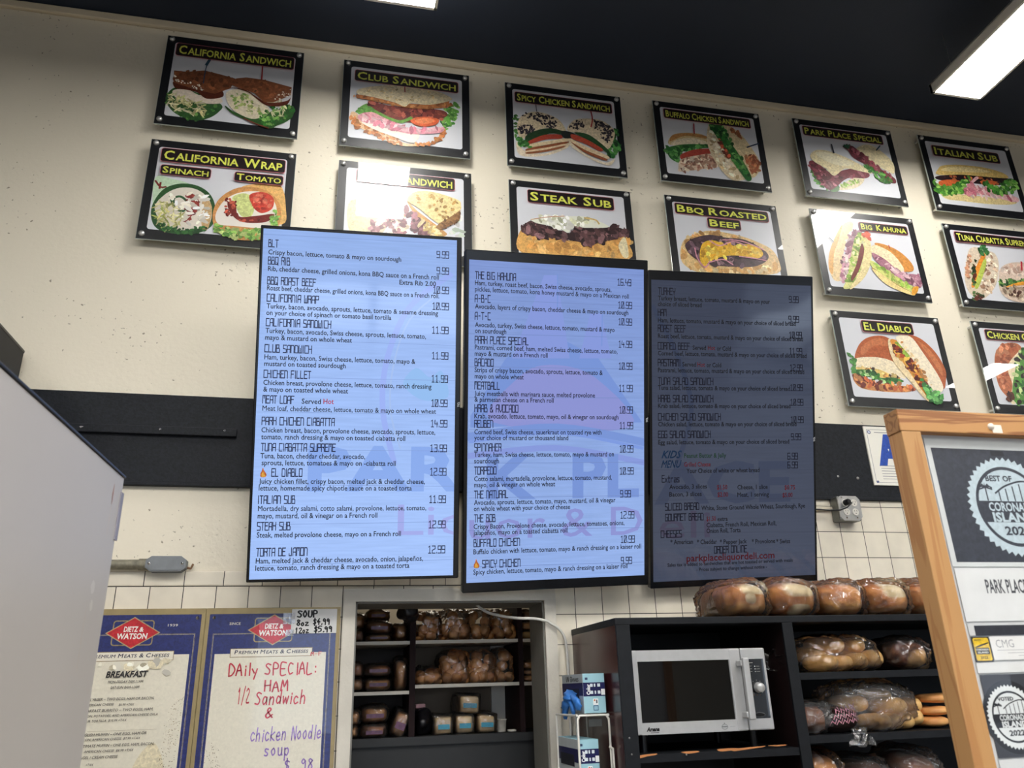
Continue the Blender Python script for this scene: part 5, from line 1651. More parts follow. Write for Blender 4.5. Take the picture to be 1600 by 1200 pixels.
def fill_breakfast(k):
    # grease spatter and yellowed paper low on the sheet
    k.b((222, 212, 182), '330,1150 420,1060 470,1150 460,1240 300,1260')
    k.sc([(120, 104, 70), (90, 76, 50), (160, 140, 100)], '500,900 590,800 560,1000 520,1240 450,1260 470,1050', 200, 0.0009)
    k.sc([(205, 196, 170), (230, 226, 212)], '160,620 530,610 520,690 170,660', 20, 0.010)
    def T(txt, x, y, x1, cap, sh=0.2, col=(38, 36, 40), bold=0.008):
        a = k.conv(x, y); e = k.conv(x1, y)
        k.text(glyphs(txt, shear=sh, bold=bold), a[0], a[1], e[0]-a[0], cap, col)
    T('BREAKFAST', 160, 702, 392, 0.0187, bold=0.03)
    T('MON-FRIDAY 7AM-11AM', 172, 734, 366, 0.0082)
    T('SAT-SUN 8AM-11AM', 186, 764, 345, 0.0082)
    T('EARLYRISER – TWO EGGS, HAM OR BACON,', 40, 832, 426, 0.0080)
    T('AMERICAN CHEESE', 40, 860, 205, 0.0068); T('$6.99 +TAX', 232, 857, 317, 0.0068)
    T('BREAKFAST BURRITO – TWO EGGS, HAM,', 20, 894, 420, 0.0080)
    T('BACON, POTATOES, AND AMERICAN CHEESE ON A', 20, 923, 445, 0.0068)
    T('FLOUR TORTILLA  $10.99 +TAX', 20, 950, 275, 0.0068)
    k.ln((170, 160, 140), 0.001, [(60, 1000), (440, 985)])
    T('ENGLISH MUFFIN – ONE EGG, HAM OR', 15, 1027, 383, 0.0080)
    T('BACON, AMERICAN CHEESE  $7.99 +TAX', 10, 1053, 350, 0.0068)
    T('ULTIMATE MUFFIN – ONE EGG, HAM, BACON,', 10, 1089, 424, 0.0080)
    T('AMERICAN CHEESE  $8.99 +TAX', 40, 1117, 312, 0.0068)
    T('BAGEL / CREAM CHEESE', 5, 1153, 225, 0.0080)
    T('+TAX', 50, 1190, 92, 0.0068)
    a = gx(460, 425)
    T('1939', 503, 420, 558, 0.008, sh=0.0, col=(214, 210, 200))


def fill_special(k):
    k.sc([(160, 150, 130), (130, 118, 96)], '700,1100 760,1060 800,1180 720,1230', 60, 0.0010)
    def hw(txt, x, y, x1, cap, col, seed, slant=0.0):
        a = k.conv(x, y); e = k.conv(x1, y)
        k.text(strokes(txt, HAND, pen=2.4, smooth=True, adv=13, jit=0.9, seed=seed, slant=slant), a[0], a[1], e[0]-a[0], cap, col)
    RM, PM = (196, 38, 60), (150, 120, 196)
    hw('DAily SPECIAL:', 833, 692, 1318, 0.037, RM, 1)
    hw('HAM', 1030, 778, 1165, 0.032, RM, 2)
    hw('1/2', 885, 842, 950, 0.046, RM, 3)
    hw('Sandwich', 978, 850, 1258, 0.040, RM, 4, 0.1)
    hw('&', 1036, 925, 1082, 0.032, RM, 5)
    hw('chicken Noodle', 955, 1052, 1345, 0.040, PM, 6, 0.1)
    hw('soup', 1030, 1132, 1168, 0.036, PM, 7)
    hw('$6.98', 1140, 1215, 1300, 0.032, PM, 8)
    hw('M-F', 1287, 580, 1350, 0.0125, (196, 50, 60), 9)
    a = k.conv(842, 411); e = k.conv(903, 411)
    k.text(glyphs('SINCE', bold=0.01), a[0], a[1], e[0]-a[0], 0.008, (214, 210, 200))


ZB = 1.10
bz = gx(690, 352).z
b1r = gx(690, 352).x; b2l = gx(735, 352).x; b2r = gx(1428, 470).x
bw = b2r-b2l
MGAP = (b2l-b1r)/2-0.0004
lg1 = gx(309, 455); lg2 = gx(1085, 437)
st1 = gx(620, 572); st2l = gx(760, 572); st2r = gx(1375, 548)
ta = gx(534, 556); tb = gx(522, 602); tc_ = gx(850, 545); td = gx(1295, 570); te = gx(850, 588)
menu_board(b1r-bw, b1r, bz, ZB, 'blue menu board headed breakfast, beside the white refrigerator', lg1.x, lg1.z, 0.48,
           (b1r-bw+(b2r-st2r.x), st1.x, st1.z), (ta.x-(td.x-tc_.x), tb.z, ta.x, ta.z), 'PREMIUM MEATS & CHEESES', fill_breakfast)
menu_board(b2l, b2r, bz, ZB, 'blue menu board with the daily special handwritten in red, left of the doorway', lg2.x, lg2.z, 0.48,
           (st2l.x, st2r.x, st2l.z), (tc_.x, te.z, td.x, tc_.z), 'PREMIUM MEATS & CHEESES', fill_special)
# taped soup card
a = gx(1188, 325); b = gx(1443, 320); c = gx(1440, 455)
r = thing('price_card', (a.x, -0.022, c.z), 'white soup price card handwritten in black, taped on the board corner', 'sign')
g = G(); g.box((a.x, -0.0238, c.z), (b.x-0.004, -0.0228, a.z)); g.build('card', mat('card_grey_white', (206, 206, 206), 0.5, var=0.03), r)
k = Ink(-0.0239, lambda x, y: (zat('G', x, y, -0.024).x, zat('G', x, y, -0.024).z), 4)
for txt, x, y, x1, cap, sd in (('SOUP', 1212, 368, 1328, 0.021, 1), ('8oz', 1210, 415, 1280, 0.018, 2), ('$4.99', 1300, 408, 1395, 0.019, 3), ('12oz', 1203, 455, 1280, 0.017, 4), ('$5.99', 1305, 450, 1408, 0.018, 5)):
    p = k.conv(x, y); e = k.conv(x1, y)
    k.text(strokes(txt, HAND, pen=4.4, smooth=True, adv=13, jit=0.8, seed=sd), p[0], p[1], e[0]-p[0], cap, (16, 16, 18))
k.g.build('handwriting', INK, r)
TAPE = film_mat('clear_tape', 0.12, 30, 0.3)
g = G(); p = gx(1140, 350); g.box((p.x, -0.0246, p.z-0.035), (a.x+0.012, -0.0242, p.z+0.003)); p = gx(1150, 470); g.box((p.x, -0.0246, p.z-0.002), (a.x+0.01, -0.0242, p.z+0.02))
g.build('tape', TAPE, r)
# ------------------------------------------------------------------ bread and bags
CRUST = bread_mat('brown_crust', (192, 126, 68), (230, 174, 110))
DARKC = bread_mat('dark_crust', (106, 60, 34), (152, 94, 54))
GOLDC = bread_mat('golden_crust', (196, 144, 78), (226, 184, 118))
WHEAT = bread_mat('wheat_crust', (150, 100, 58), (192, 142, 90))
PALE = bread_mat('pale_crumb', (222, 204, 164), (240, 228, 198))
TOAST = bread_mat('sliced_bread', (176, 142, 98), (206, 178, 132), scale=22)
FILM = film_mat('clear_plastic_film', 0.02, 34.0, 1.0)
FILM2 = film_mat('hazy_plastic_film', 0.06, 24.0, 1.0)
LBLP = mat('purple_label', (92, 50, 78), 0.4, nscale=60, var=0.3)
LBLB = mat('teal_label', (46, 128, 152), 0.4, nscale=60, var=0.2)
BAGBLK = mat('black_bag', (16, 15, 20), 0.35, nscale=30, var=0.3, bump=0.4, bscale=30)


def sgp(v, e):
    return math.copysign(abs(v)**e, v)


def superloaf(g, a, b, c, e1=0.6, e2=0.55, seed=0, amp=0.004, freq=12.0, nu=28, nv=16, mi=0, M=None, wr=0.0, pick=None, dome=0.0):
    vs = []
    for j in range(nv+1):
        v = -math.pi/2 + math.pi*j/nv
        for i in range(nu):
            u = 2*math.pi*i/nu
            cv = sgp(math.cos(v), e1); sv = sgp(math.sin(v), e1)
            x = a*cv*sgp(math.cos(u), e2); y = b*cv*sgp(math.sin(u), e2); z = c/2*sv + c/2
            if dome:
                z += dome*max(0, sv)*(1-(x/a)**2)
            p = Vector((x, y, z))
            nrm = Vector((x/a**2, y/b**2, (z-c/2)/(c/2)**2))
            nrm = nrm.normalized() if nrm.length > 1e-6 else Vector((0, 0, 1))
            d = amp*noise.noise(p*freq + Vector((seed*7.1, seed*3.3, 0)))
            if wr:
                d += wr*abs(noise.noise(Vector((p.x*30, p.y*30, p.z*14)) + Vector((seed*5.7, 0, seed))))
            if wr:
                r1 = random.Random(seed)
                for fam in range(2):
                    th = r1.uniform(0.3, 1.2)*(1 if fam else -1)
                    w_ = p.x if abs(nrm.x) < 0.8 else p.y
                    s_ = w_*math.cos(th)+p.z*math.sin(th)+0.35*p.y
                    t_ = -w_*math.sin(th)+p.z*math.cos(th)
                    q_ = noise.noise(Vector((s_*42, t_*7, seed*3.1+fam*9.7)))
                    d += wr*0.9*max(0.0, 1-abs(q_)*3.2)**1.5
            p = p + nrm*d
            if p.z < 0: p.z = 0.0
            vs.append(p)
    fs = []
    mis = []
    for j in range(nv):
        for i in range(nu):
            k, k2 = j*nu+i, j*nu+(i+1) % nu
            f = (k, k2, k2+nu, k+nu)
            fs.append(f)
            if pick:
                ce = (vs[f[0]]+vs[f[2]])/2
                mis.append(pick(ce))
            else:
                mis.append(mi)
    if M is not None:
        vs = [M @ p for p in vs]
    k0 = len(g.f)
    g.add(vs, fs, mi, smooth=True)
    g.mi[k0:] = mis
    return g


def tail(g, p, d, r, ln, seed, mi=0):
    """gathered, flared end of a bag"""
    d = Vector(d).normalized()
    up = Vector((0, 0, 1)) if abs(d.z) < 0.9 else Vector((1, 0, 0))
    a = d.cross(up).normalized(); b = d.cross(a)
    rng = random.Random(seed)
    n = 14
    rings = []
    for t, q in ((0, 1.0), (0.25, 0.35), (0.4, 0.16), (0.55, 0.4), (0.8, 0.95), (1.0, 1.3)):
        ring = []
        for k in range(n):
            th = 2*math.pi*k/n
            rr = r*q*(1+0.35*math.sin(k*2.9+seed)*(t > 0.3) + rng.uniform(-0.1, 0.1))
            ring.append(Vector(p)+d*ln*(t+rng.uniform(-0.04, 0.04)*(t > 0.5))+(a*math.cos(th)+b*math.sin(th)*0.55)*rr)
        rings.append(ring)
    vs = [v for q in rings for v in q]
    g.add(vs, [(i*n+k, i*n+(k+1) % n, (i+1)*n+(k+1) % n, (i+1)*n+k) for i in range(len(rings)-1) for k in range(n)], mi, smooth=True)
    return g


_seed = [100]


def px_box(z, l, t, r, b, Y):
    """centre x, base z, width, height on plane y=Y of a photo rectangle"""
    A_ = zat(z, l, b, Y); B_ = zat(z, r, b, Y)
    mx_ = (l+r)/2
    T_ = zat(z, mx_, t, Y); O_ = zat(z, mx_, b, Y)
    return (A_.x+B_.x)/2, O_.z, B_.x-A_.x, T_.z-O_.z


BAGN = 110


def bagged_loaf(name, rect, Y, depth, crust, label, group, e=0.5, yaw=0.0, roll=0.0, lab=None, film=FILM, pick=None, mats=None, floor_z=None, bag=True, tl=0, cat='bread loaf', dome=0.0, amp=0.006, freq=14, fine=False):
    x, z, w, h = px_box(*rect, Y)
    if floor_z is not None:
        h += z-floor_z; z = floor_z
    _seed[0] += 1
    sd = _seed[0]
    if roll:
        pass
    g = G()
    superloaf(g, w/2*0.93, depth/2*0.95, h*0.93, e, e, sd, amp=amp, freq=freq, nu=72 if fine else 36, nv=44 if fine else 20, pick=pick and pick(w/2*0.93, depth/2*0.95, h*0.93), dome=dome)
    o = g.build(name, mats or crust)
    o.location = (x, Y+depth/2*math.cos(yaw), z)
    o.rotation_euler = (0, roll, yaw)
    tag(o, label, cat, group)
    if bag:
        g = G()
        superloaf(g, w/2, depth/2, h*1.0, e*0.9, e*0.9, sd, amp=0.006, freq=14, nu=BAGN if fine else 44, nv=BAGN*6//10 if fine else 26, wr=0.009 if fine else 0.006, dome=dome)
        if tl:
            tail(g, (0, tl*depth/2*0.9, h*0.35), (0.3, tl, 0.1), w*0.3, 0.10, sd)
        g.build('plastic_bag', film, o, local=True)
    if lab:
        g = G()
        yy = -depth/2-0.006
        lw, lh, lz = w*0.30, h*0.12, h*0.42
        g.add([(-lw, yy, lz-lh), (lw, yy, lz-lh), (lw, yy, lz+lh), (-lw, yy, lz+lh)], [(0, 1, 2, 3)])
        g.add([(-lw, yy+0.002, lz-lh), (lw, yy+0.002, lz-lh), (lw, yy+0.002, lz+lh), (-lw, yy+0.002, lz+lh)], [(3, 2, 1, 0)])
        g.build('bag_label', lab, o, local=True)
    return o


# ------------------------------------------------------------------ cupboard in the store room
CF = 0.36
WSHELF = mat('white_shelf_board', (206, 200, 188), 0.5, nscale=10, var=0.05)
MAROON = mat('dark_cherry_board', (30, 14, 16), 0.7, spec=0.2, nscale=18, var=0.2)
UMBER = mat('cupboard_back', (112, 98, 82), 0.7, nscale=8, var=0.08)
DARKCAB = mat('black_cabinet', (19, 21, 23), 0.55, nscale=20, var=0.15)
x1 = zat('I', 450, 600, CF).x; x2 = zat('I', 484, 600, CF).x
x3 = zat('I', 1090, 600, CF).x; x4 = zat('I', 1118, 600, CF).x
zA = zat('I', 780, 447, CF).z                 # top shelf, middle bay
zB = zat('I', 780, 704, CF).z                 # second shelf, middle bay
zC = zat('I', 780, 1003, CF).z                # counter
zAl = zat('I', 280, 458, CF).z; zBl = zat('I', 280, 752, CF).z
XLC, XRC = -0.35, 1.25
cup = thing('cupboard', (0.5, 0.55, 0), 'built-in open cupboard of bread seen through the doorway', 'cupboard')
g = G(); g.box((x1, CF, zC), (x2, CF+0.33, 2.06)); g.build('upright', MAROON, cup)
g = G(); g.box((x3, CF, zC), (x4, CF+0.33, 2.06)); g.build('upright', MAROON, cup)
for (a, b, z) in ((XLC, x1, zAl), (x2, x3, zA), (x4, XRC, zA-0.001), (XLC, x1, zBl), (x2, x3, zB), (x4, XRC, zB-0.001)):
    g = G(); g.box((a, CF+0.004, z-0.013), (b, CF+0.32, z)); g.build('shelf', WSHELF, cup)
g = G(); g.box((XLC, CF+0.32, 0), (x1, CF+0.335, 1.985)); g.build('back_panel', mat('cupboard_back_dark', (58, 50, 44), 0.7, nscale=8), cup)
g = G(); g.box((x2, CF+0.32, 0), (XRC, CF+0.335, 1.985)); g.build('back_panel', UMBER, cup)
g = G(); g.box((XLC, CF-0.02, zC-0.03), (XRC, CF+0.32, zC)); g.build('counter', DARKCAB, cup)
g = G(); g.box((XLC, CF+0.0, 0.0), (XRC, CF+0.31, zC-0.03)); g.build('base_cabinet', DARKCAB, cup)
g = G(); g.box((x3-0.06, CF+0.30, zC), (x3, CF+0.32, 2.02)); g.build('inner_panel', WSHELF, cup)

gl = 'wrapped loaves in the left bay of the cupboard'
L_ = [  # rect (I), Y, dy, label, style
 ((192, 335, 352, 412), 0.40, 'wrapped loaf lying on another, top shelf of the left bay', zAl+0.052),
 ((186, 412, 352, 457), 0.40, 'flat wrapped loaf under another, top shelf of the left bay', zAl),
 ((200, 268, 335, 335), 0.46, 'shaded wrapped loaf topmost on the left bay top shelf', zAl+0.108),
 ((100, 385, 186, 457), 0.40, 'lit half-hidden loaf beside the left door casing, top shelf', zAl),
 ((100, 292, 190, 385), 0.42, 'shaded half-hidden loaf beside the left door casing, above a lit one', zAl+0.055),
 ((357, 345, 440, 456), 0.39, 'loaf standing on end beside the upright, left bay top shelf', zAl),
 ((180, 588, 352, 662), 0.39, 'brown wrapped loaf on another, second shelf of the left bay', zBl+0.054),
 ((178, 662, 352, 748), 0.39, 'brown wrapped loaf at the bottom, second shelf of the left bay', zBl),
 ((356, 548, 442, 750), 0.38, 'shiny loaf standing on end, second shelf of the left bay', zBl),
 ((98, 580, 180, 668), 0.40, 'loaf beside the left door casing, upper one on the second shelf', zBl+0.06),
 ((98, 668, 178, 745), 0.39, 'loaf beside the left door casing, lower one on the second shelf', zBl),
 ((160, 836, 332, 938), 0.38, 'wrapped loaf with a purple label, on another on the counter', zC+0.065),
 ((160, 940, 322, 1030), 0.38, 'wrapped loaf with a purple label, lying on the counter', zC),
 ((96, 868, 154, 948), 0.38, 'loaf cut off by the casing, upper of two on the counter', zC+0.058),
 ((96, 950, 148, 1030), 0.38, 'loaf cut off by the casing, lower of two on the counter', zC)]
for i, (rc, Y, lab, fz) in enumerate(L_):
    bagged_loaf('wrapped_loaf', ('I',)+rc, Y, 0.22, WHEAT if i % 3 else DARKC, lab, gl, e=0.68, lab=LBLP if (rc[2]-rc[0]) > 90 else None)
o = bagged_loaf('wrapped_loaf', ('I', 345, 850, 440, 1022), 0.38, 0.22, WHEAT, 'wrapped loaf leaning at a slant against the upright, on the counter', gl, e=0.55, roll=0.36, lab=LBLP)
o.location.x -= 0.015
# dark bag over the upright
o = bagged_loaf('dark_bag', ('I', 372, 236, 492, 348), 0.34, 0.12, BAGBLK, 'black bag at the top of the cupboard upright', None, e=0.9, bag=False, cat='bag', amp=0.022, freq=22)
o.location.y = 0.30
# middle bay, counter
gs = 'sliced loaves with blue labels on the cupboard counter'
for rc, lab, fz, rl in (((594, 890, 706, 1010), 'sliced loaf with a blue label next to the black bag, on the counter', zC, 0.0), ((720, 882, 832, 1003), 'sliced loaf with a blue label, middle one on the counter', zC, 0.0),
                        ((845, 880, 962, 994), 'sliced loaf with a blue label beside the white cup', zC, 0.04), ((736, 768, 868, 882), 'sliced loaf with a blue label topmost of its pile', zC+0.085, 0.05)):
    bagged_loaf('sliced_loaf', ('I',)+rc, 0.40, 0.24, TOAST, lab, gs, e=0.32, lab=LBLB, roll=rl)
o = bagged_loaf('black_bag', ('I', 470, 848, 598, 1015), 0.38, 0.2, BAGBLK, 'black plastic bag on the counter behind the upright', None, e=0.9, bag=False, cat='bag', amp=0.02, freq=20)
x, z, w, h = px_box('I', 484, 824, 541, 850, 0.5)
g = G(); g.bbox((x-w/2, 0.49, z), (x+w/2, 0.52, z+h), r=0.004)
tag(g.build('pink_packet', mat('pink_paper', (196, 150, 156), 0.6)), 'small pink packet on top of the black bag', 'packet')
x, z, w, h = px_box('I', 966, 914, 1024, 992, 0.44)
g = G(); g.lathe([(w/2*0.8, z-0.002), (w/2, z+h*0.92), (w/2*1.06, z+h*0.93), (w/2*1.06, z+h), (w/2*0.9, z+h), (w/2*0.75, z+0.006)], (x, 0.46, 0), axis='z', n=20)
tag(g.build('paper_cup', mat('white_paper_cup', (206, 200, 188), 0.6)), 'white paper cup on the cupboard counter', 'cup')
x, z, w, h = px_box('I', 1030, 974, 1085, 992, 0.44)
g = G(); g.lathe([(w/2*0.9, z-0.002), (w/2, z+h*0.6), (w/2, z+h), (0.001, z+h)], (x, 0.46, 0), axis='z', n=20)
tag(g.build('cup_lid', mat('white_paper_cup', (206, 200, 188), 0.6)), 'flat white lid beside the paper cup', 'lid')
# right bay packs
gr = 'packs of long buns in the right bay of the cupboard'
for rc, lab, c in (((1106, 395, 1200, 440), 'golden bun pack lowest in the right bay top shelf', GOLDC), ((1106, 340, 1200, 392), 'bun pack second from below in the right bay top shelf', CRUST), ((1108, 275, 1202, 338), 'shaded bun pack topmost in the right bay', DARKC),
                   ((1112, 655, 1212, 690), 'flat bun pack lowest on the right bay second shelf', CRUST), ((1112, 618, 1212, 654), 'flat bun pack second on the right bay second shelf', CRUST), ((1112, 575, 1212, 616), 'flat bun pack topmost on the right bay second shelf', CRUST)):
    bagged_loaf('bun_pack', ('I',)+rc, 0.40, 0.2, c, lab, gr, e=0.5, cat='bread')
# small round rolls
g = G(); superloaf(g, 0.0245, 0.0245, 0.041, 0.95, 1.0, 3, amp=0.003, freq=30, nu=18, nv=10)
ROLL_A = g.build('bread_roll', CRUST)
ROLL_P = tag(ROLL_A, 'round brown roll bagged on the top shelf, middle bay of the doorway cupboard', 'bread roll', 'rolls on the top cupboard shelf')
rng = random.Random(4)
spots = []
for r_, (y, n, x0, x1_, Y) in enumerate(((430, 9, 512, 1038, 0.40), (388, 9, 520, 1025, 0.40), (346, 8, 545, 1020, 0.43), (306, 6, 510, 1000, 0.47))):
    for k in range(n):
        spots.append((x0+(x1_-x0)*k/(n-1)+rng.uniform(-8, 8), y+rng.uniform(-5, 5)*(r_ > 0), Y+rng.uniform(0, 0.02)))
first = True
for x, y, Y in spots:
    o = ROLL_P if first else copy_tree(ROLL_P)
    first = False
    p = zat('I', x, y, Y)
    z = max(p.z-0.021, zA)
    o.location = (p.x, Y, z)
    o.rotation_euler = (rng.uniform(-0.3, 0.3), rng.uniform(-0.3, 0.3), rng.uniform(0, 6)) if z > zA+0.01 else (0, 0, rng.uniform(0, 6))
    q = rng.uniform(0.92, 1.12); o.scale = (q, q, q)
S2 = [(515, 690), (560, 695), (505, 655), (570, 652), (618, 692), (625, 652), (655, 607), (655, 568), (668, 694), (690, 655), (716, 535), (708, 574), (740, 615), (722, 690), (775, 548), (782, 590), (795, 635), (776, 685), (830, 592), (843, 545), (852, 632), (830, 690), (884, 652), (880, 692), (915, 570), (922, 604), (940, 645), (935, 690), (986, 664), (1000, 600), (1005, 545), (985, 694), (1032, 690), (760, 655), (890, 615)]
first = True
for x, y in S2:
    if first:
        o = copy_tree(ROLL_P); base = o; first = False
        tag(o, 'round brown roll bagged on the second shelf, middle bay of the doorway cupboard', 'bread roll', 'rolls on the second cupboard shelf')
    else:
        o = copy_tree(base)
    Y = 0.40 + max(0, (690-y))*0.0004 + rng.uniform(0, 0.02)
    p = zat('I', x, y, Y)
    z = max(p.z-0.021, zB)
    o.location = (p.x, Y, z)
    o.rotation_euler = (rng.uniform(-0.3, 0.3), rng.uniform(-0.3, 0.3), rng.uniform(0, 6)) if z > zB+0.01 else (0, 0, rng.uniform(0, 6))
    q = rng.uniform(0.95, 1.15); o.scale = (q, q, q)
for rc, lab, fz in (((484, 285, 640, 450), 'clear bag of rolls at the left end of the cupboard top shelf', zA), ((630, 268, 800, 450), 'clear bag of rolls second on the cupboard top shelf', zA),
                    ((795, 262, 935, 450), 'clear bag of rolls third on the cupboard top shelf', zA), ((930, 270, 1060, 445), 'clear bag of rolls by the right upright, top shelf', zA),
                    ((484, 620, 640, 708), 'low clear bag of rolls at the left of the second shelf', zB), ((630, 515, 800, 706), 'tall clear bag of rolls second on the second shelf', zB),
                    ((795, 515, 955, 706), 'tall clear bag of rolls third on the second shelf', zB), ((945, 515, 1058, 700), 'clear bag of rolls by the right upright, second shelf', zB)):
    x, z, w, h = px_box('I', *rc, 0.37)
    _seed[0] += 1
    g = G(); superloaf(g, w/2*1.02, 0.09, h+z-fz, 0.6, 0.6, _seed[0], amp=0.012, freq=16, nu=84, nv=50, wr=0.007)
    o = g.build('plastic_bag', FILM); o.location = (x, 0.45, fz)
    tag(o, lab, 'plastic bag', 'clear bags of rolls in the cupboard')

# ------------------------------------------------------------------ black shelf unit, right of the doorway
UX0, UF, UZ = 0.878, -0.50, 1.905
UX1 = 2.75
BLKP = mat('worn_black_paint', (19, 22, 27), 0.55, spec=0.25, nscale=30, var=0.2, bump=0.08)
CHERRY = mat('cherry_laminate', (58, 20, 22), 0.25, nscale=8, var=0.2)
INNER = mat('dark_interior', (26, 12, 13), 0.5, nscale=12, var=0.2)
unit = thing('shelf_unit', (1.6, -0.25, 0), 'tall black shelf unit with dark cherry side holding the microwave and bread', 'shelf')
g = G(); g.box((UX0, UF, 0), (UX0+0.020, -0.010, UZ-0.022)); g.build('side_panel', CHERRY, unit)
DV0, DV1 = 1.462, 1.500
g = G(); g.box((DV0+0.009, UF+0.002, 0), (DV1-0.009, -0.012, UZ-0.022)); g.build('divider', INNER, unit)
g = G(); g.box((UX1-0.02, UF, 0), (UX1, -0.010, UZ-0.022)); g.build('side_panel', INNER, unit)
g = G(); g.bbox((UX0-0.002, UF-0.010, UZ-0.022), (UX1, -0.010, UZ), r=0.002); g.build('top_board', BLKP, unit)
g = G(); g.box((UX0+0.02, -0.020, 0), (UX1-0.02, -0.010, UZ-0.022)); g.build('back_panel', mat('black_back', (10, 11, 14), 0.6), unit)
for a, b in ((UX0, UX0+0.047), (DV0, DV1)):
    g = G(); g.bbox((a, UF-0.010, 0), (b, UF, UZ-0.022), r=0.0015); g.build('front_stile', BLKP, unit)
zm = at(1100, 1175, UF).z
zs1 = at(1360, 1048, UF).z
zs2 = at(1370, 1145, UF).z
zs3 = zs2-0.27
def shelf(a, b, z, m=BLKP, t=0.022):
    g = G(); g.box((a, UF-0.004, z-t), (b, -0.02, z)); return g.build('shelf', m, unit)
shm = shelf(UX0+0.047, DV0, zm)
shelf(UX0+0.047, DV0, zm-0.35)
for z in (zs1, zs2, zs3):
    shelf(DV1, UX1-0.02, z)
# worn raw-wood chips along the microwave shelf edge
k = Ink(UF-0.0042, lambda x, y: (zat('J', x, y, UF-0.0044).x, zat('J', x, y, UF-0.0044).z), 8)
for t in ('560,1060 640,1046 700,1042 690,1052 640,1060 565,1078', '860,1032 920,1026 980,1026 960,1036 900,1042', '1100,1014 1200,1006 1240,1012 1130,1028', '1205,1012 1400,992 1395,1000 1300,1014 1210,1026', '1430,990 1500,984 1560,984 1500,994'):
    k.b((190, 128, 80), t)
cw_ = k.g.build('worn_edge', INK, shm)
g = G()
for x, y in ((896, 1050), (536, 1048), (520, 940)):
    p = zat('J', x, y, UF-0.01); g.lathe([(0.001, UF-0.0125), (0.003, UF-0.010)], (p.x, 0, p.z), n=8)
g.build('screw_head', STEEL, unit)

# microwave
MY = UF+0.028
mc = [zat('M', *q, MY) for q in ((65, 105), (1425, 78), (1550, 890), (140, 962))]
mx0 = (mc[0].x+mc[3].x)/2; mx1 = (mc[1].x+mc[2].x)/2; mz1 = (mc[0].z+mc[1].z)/2; mz0 = (mc[2].z+mc[3].z)/2
mw = thing('microwave_oven', ((mx0+mx1)/2, MY, zm), 'stainless microwave oven with a black window in the black shelf unit', 'microwave')
SIL = mat('silver_grey_steel', (186, 187, 188), 0.38, metal=0.35, nscale=40, var=0.04)
g = G(); g.bbox((mx0+0.004, MY+0.03, mz0+0.004), (mx1-0.004, MY+0.37, mz1-0.004), r=0.006); g.build('body', mat('microwave_case', (70, 71, 74), 0.4, metal=0.5), mw)
mq = lambda x, y: zat('M', x, y, MY)
split = (mq(1190, 150).x+mq(1290, 860).x)/2
w0 = (mq(168, 218).x+mq(222, 830).x)/2; w1 = (mq(1080, 195).x+mq(1155, 795).x)/2
wz1 = (mq(168, 218).z+mq(1080, 195).z)/2; wz0 = (mq(222, 830).z+mq(1155, 795).z)/2
g = G()
g.bbox((mx0, MY, mz0), (w0, MY+0.03, mz1), r=0.004).bbox((w1, MY, mz0), (split-0.001, MY+0.03, mz1), r=0.004)
g.box((w0-0.006, MY+0.0005, wz1), (w1+0.006, MY+0.03, mz1-0.0005)).box((w0-0.006, MY+0.0005, mz0+0.0005), (w1+0.006, MY+0.03, wz0))
dr = g.build('door', SIL, mw)
g = G(); g.box((w0, MY+0.006, wz0), (w1, MY+0.02, wz1)); g.build('window', mat('microwave_glass', (7, 8, 10), 0.06, coat=1.0), dr)
h0 = mq(1195, 195); h1 = mq(1272, 790)
hx = (h0.x+h1.x)/2-0.002
g = G(); g.bbox((hx-0.011, MY-0.042, wz0-0.002), (hx+0.011, MY-0.026, wz1+0.004), r=0.004); g.bbox((hx-0.016, MY-0.032, wz1-0.022), (hx+0.004, MY+0.001, wz1-0.004), r=0.003); g.bbox((hx-0.016, MY-0.032, wz0+0.004), (hx+0.004, MY+0.001, wz0+0.022), r=0.003)
g.build('handle', SIL, dr)
V = Ink(MY-0.0003, None, 1)
p = mq(258, 915); e = mq(390, 910)
V.text(glyphs('Amana', shear=0.3, bold=0.05), p.x, p.z, e.x-p.x, 0.011, (12, 12, 14))
p = mq(300, 932); V.rr((90, 90, 94), p.x, p.z, p.x+0.028, p.z+0.0018, 0.0005)
c_ = mq(1040, 868)
V.raw([(c_.x+0.011*math.cos(t*math.pi/9), c_.z+0.008*math.sin(t*math.pi/9)) for t in range(18)], (120, 124, 126)); V.raw([(c_.x+0.0095*math.cos(t*math.pi/9), c_.z+0.0065*math.sin(t*math.pi/9)) for t in range(18)], (178, 180, 182))
V.rr((110, 114, 116), c_.x-0.010, c_.z-0.001, c_.x+0.010, c_.z+0.0015, 0.001); V.raw([(c_.x-0.003, c_.z+0.009), (c_.x+0.003, c_.z+0.009), (c_.x, c_.z+0.013)], (110, 114, 116)); V.rr((140, 144, 146), c_.x+0.018, c_.z-0.0005, c_.x+0.036, c_.z+0.0005, 0.0004)
V.g.build('badge', INK, dr)
g = G(); g.bbox((split+0.001, MY, mz0), (mx1, MY+0.03, mz1), r=0.004); fr = g.build('control_housing', SIL, mw)
c0 = (mq(1240, 188).x+mq(1310, 780).x)/2+0.003; c1 = (mq(1415, 183).x+mq(1500, 775).x)/2
g = G(); g.box((c0, MY-0.001, wz0), (c1, MY+0.004, wz1)); cp = g.build('control_panel', mat('control_panel_black', (24, 25, 26), 0.25, coat=0.5, nscale=90, var=0.3), mw)
kn = mq(1375, 475)
g = G(); g.lathe([(0.019, MY-0.001), (0.019, MY-0.006)][::-1], (kn.x-0.004, 0, kn.z), n=28); g.build('dial_ring', BLACK_PL, cp)
g = G(); g.lathe([(0.0001, MY-0.026), (0.013, MY-0.026), (0.0145, MY-0.023), (0.0165, MY-0.006)], (kn.x-0.003, 0, kn.z), n=28); g.build('knob', SIL, cp)
